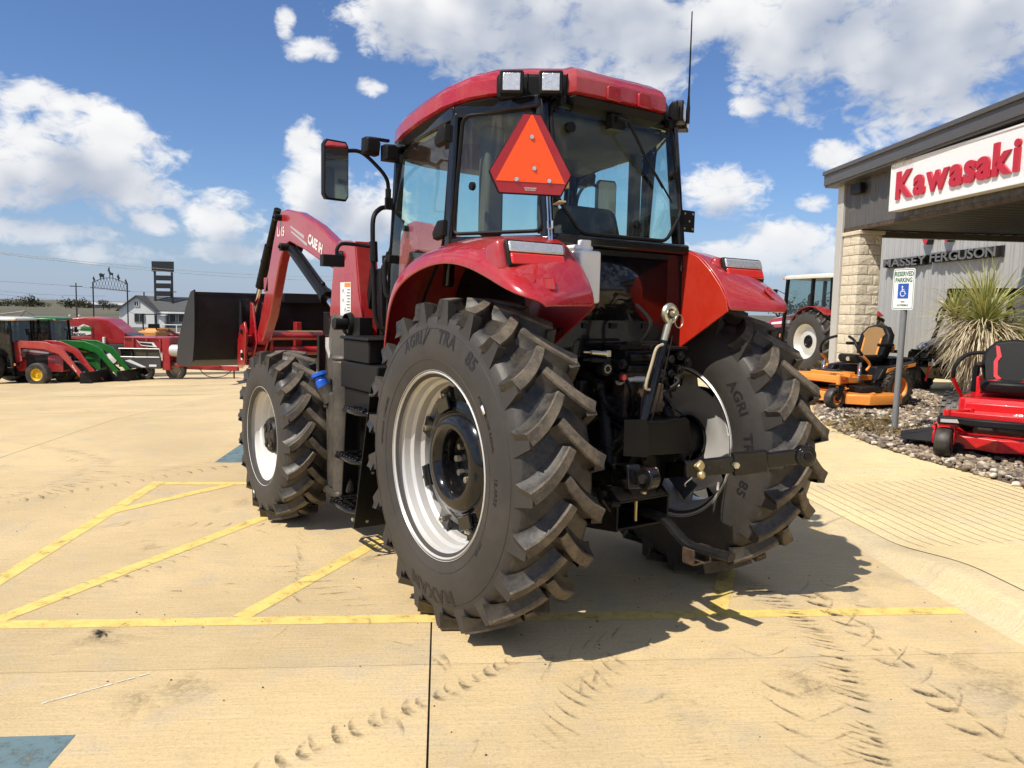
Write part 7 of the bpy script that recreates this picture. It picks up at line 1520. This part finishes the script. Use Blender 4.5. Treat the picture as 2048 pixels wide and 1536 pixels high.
# ---- trees along the ridge
leaf_mat('far_leaf', (.030, .040, .018), (.085, .085, .040)); leaf_mat('far_leaf_dry', (.07, .065, .035), (.14, .12, .07)); mat('bark', (.08, .06, .045), .9)
rnd = random.Random(77)
def tree(x, y, h, w, lab, m_='far_leaf', n=420):
    z = gz(x, y)-.3; t = thing('tree', (x, y, z), lab, 'tree', 0, 'trees along the far field')
    g = MB(); g.tube([(0, 0, 0), (.05*h*rnd.uniform(-1, 1), 0, h*.4), (.08*h*rnd.uniform(-1, 1), 0, h*.75)], [h*.045, h*.03, h*.012], 6)
    for k in range(4): a = rnd.uniform(0, 2*PI); g.tube([(0, 0, h*.3), (w*.25*math.cos(a), w*.25*math.sin(a), h*.6)], [h*.02, h*.008], 5)
    g.build('trunk', 'bark', t)
    g = MB(); tn = []; cl = [(rnd.gauss(0, w*.24), rnd.gauss(0, w*.24), h*rnd.uniform(.42, .85), rnd.uniform(.16, .28)*w) for k in range(9)]
    for i in range(n):
        cx, cy, cz, r_ = rnd.choice(cl); d = Vector((rnd.gauss(0, 1), rnd.gauss(0, 1), rnd.gauss(0, .8))).normalized()*r_*rnd.uniform(.4, 1.1); p = Vector((cx, cy, cz))+d
        a = Vector((rnd.gauss(0, 1), rnd.gauss(0, 1), rnd.gauss(0, 1))).normalized(); b = a.cross(Vector((.3, .5, .8))).normalized(); s = w*.045*rnd.uniform(.6, 1.4)
        g.add([p-a*s, p+b*s*.7, p+a*s, p-b*s*.7], [(0, 1, 2, 3)]); tn += [rnd.random()]*4
    o = g.build('crown', m_, t); put_tone(o, tn)
tree(3.9, 308.5, 2.5, 5.8, 'low tree at the left edge of the far field', 'far_leaf')
tree(7.5, 306.0, 2.2, 3.1, 'tiny round tree between the edge and the power pole', 'far_leaf')
tree(9.0, 292.8, 2.4, 3.3, 'small dark tree just left of the power pole', 'far_leaf')
tree(11.3, 291.2, 3.4, 7.0, 'broad dark olive tree right of the power pole', 'far_leaf')
tree(15.7, 312.6, 2.1, 4.0, 'low bush tree left of the long shed', 'far_leaf')
tree(20.7, 272.6, 3.3, 6.0, 'broad olive tree above the red bale packer', 'far_leaf')
tree(25.4, 281.5, 3.1, 6.7, 'dry brown-leaved tree above the bale packer', 'far_leaf_dry')
tree(27.8, 255.6, 3.8, 3.4, 'sparse tree behind the left arch post', 'far_leaf')
tree(29.4, 254.5, 2.9, 3.1, 'small tree right of the arch post', 'far_leaf')
tree(35.8, 262.3, 3.0, 3.2, 'small tree behind the right arch post', 'far_leaf')
tree(30.1, 193.1, 3.3, 5.6, 'dark domed tree rising behind the white house', 'far_leaf')
tree(37.8, 212.2, 2.6, 4.4, 'dark tree behind the pylon sign', 'far_leaf')
tree(99.2, 72.4, 4.5, 4.1, 'green tree seen left of the parked red tractor cab', 'far_leaf')
tree(106.2, 73.7, 5.3, 4.6, 'green tree seen through the parked red tractor cab', 'far_leaf')
tree(113.6, 74.7, 5.2, 4.2, 'green tree seen beside the limestone pillar', 'far_leaf')
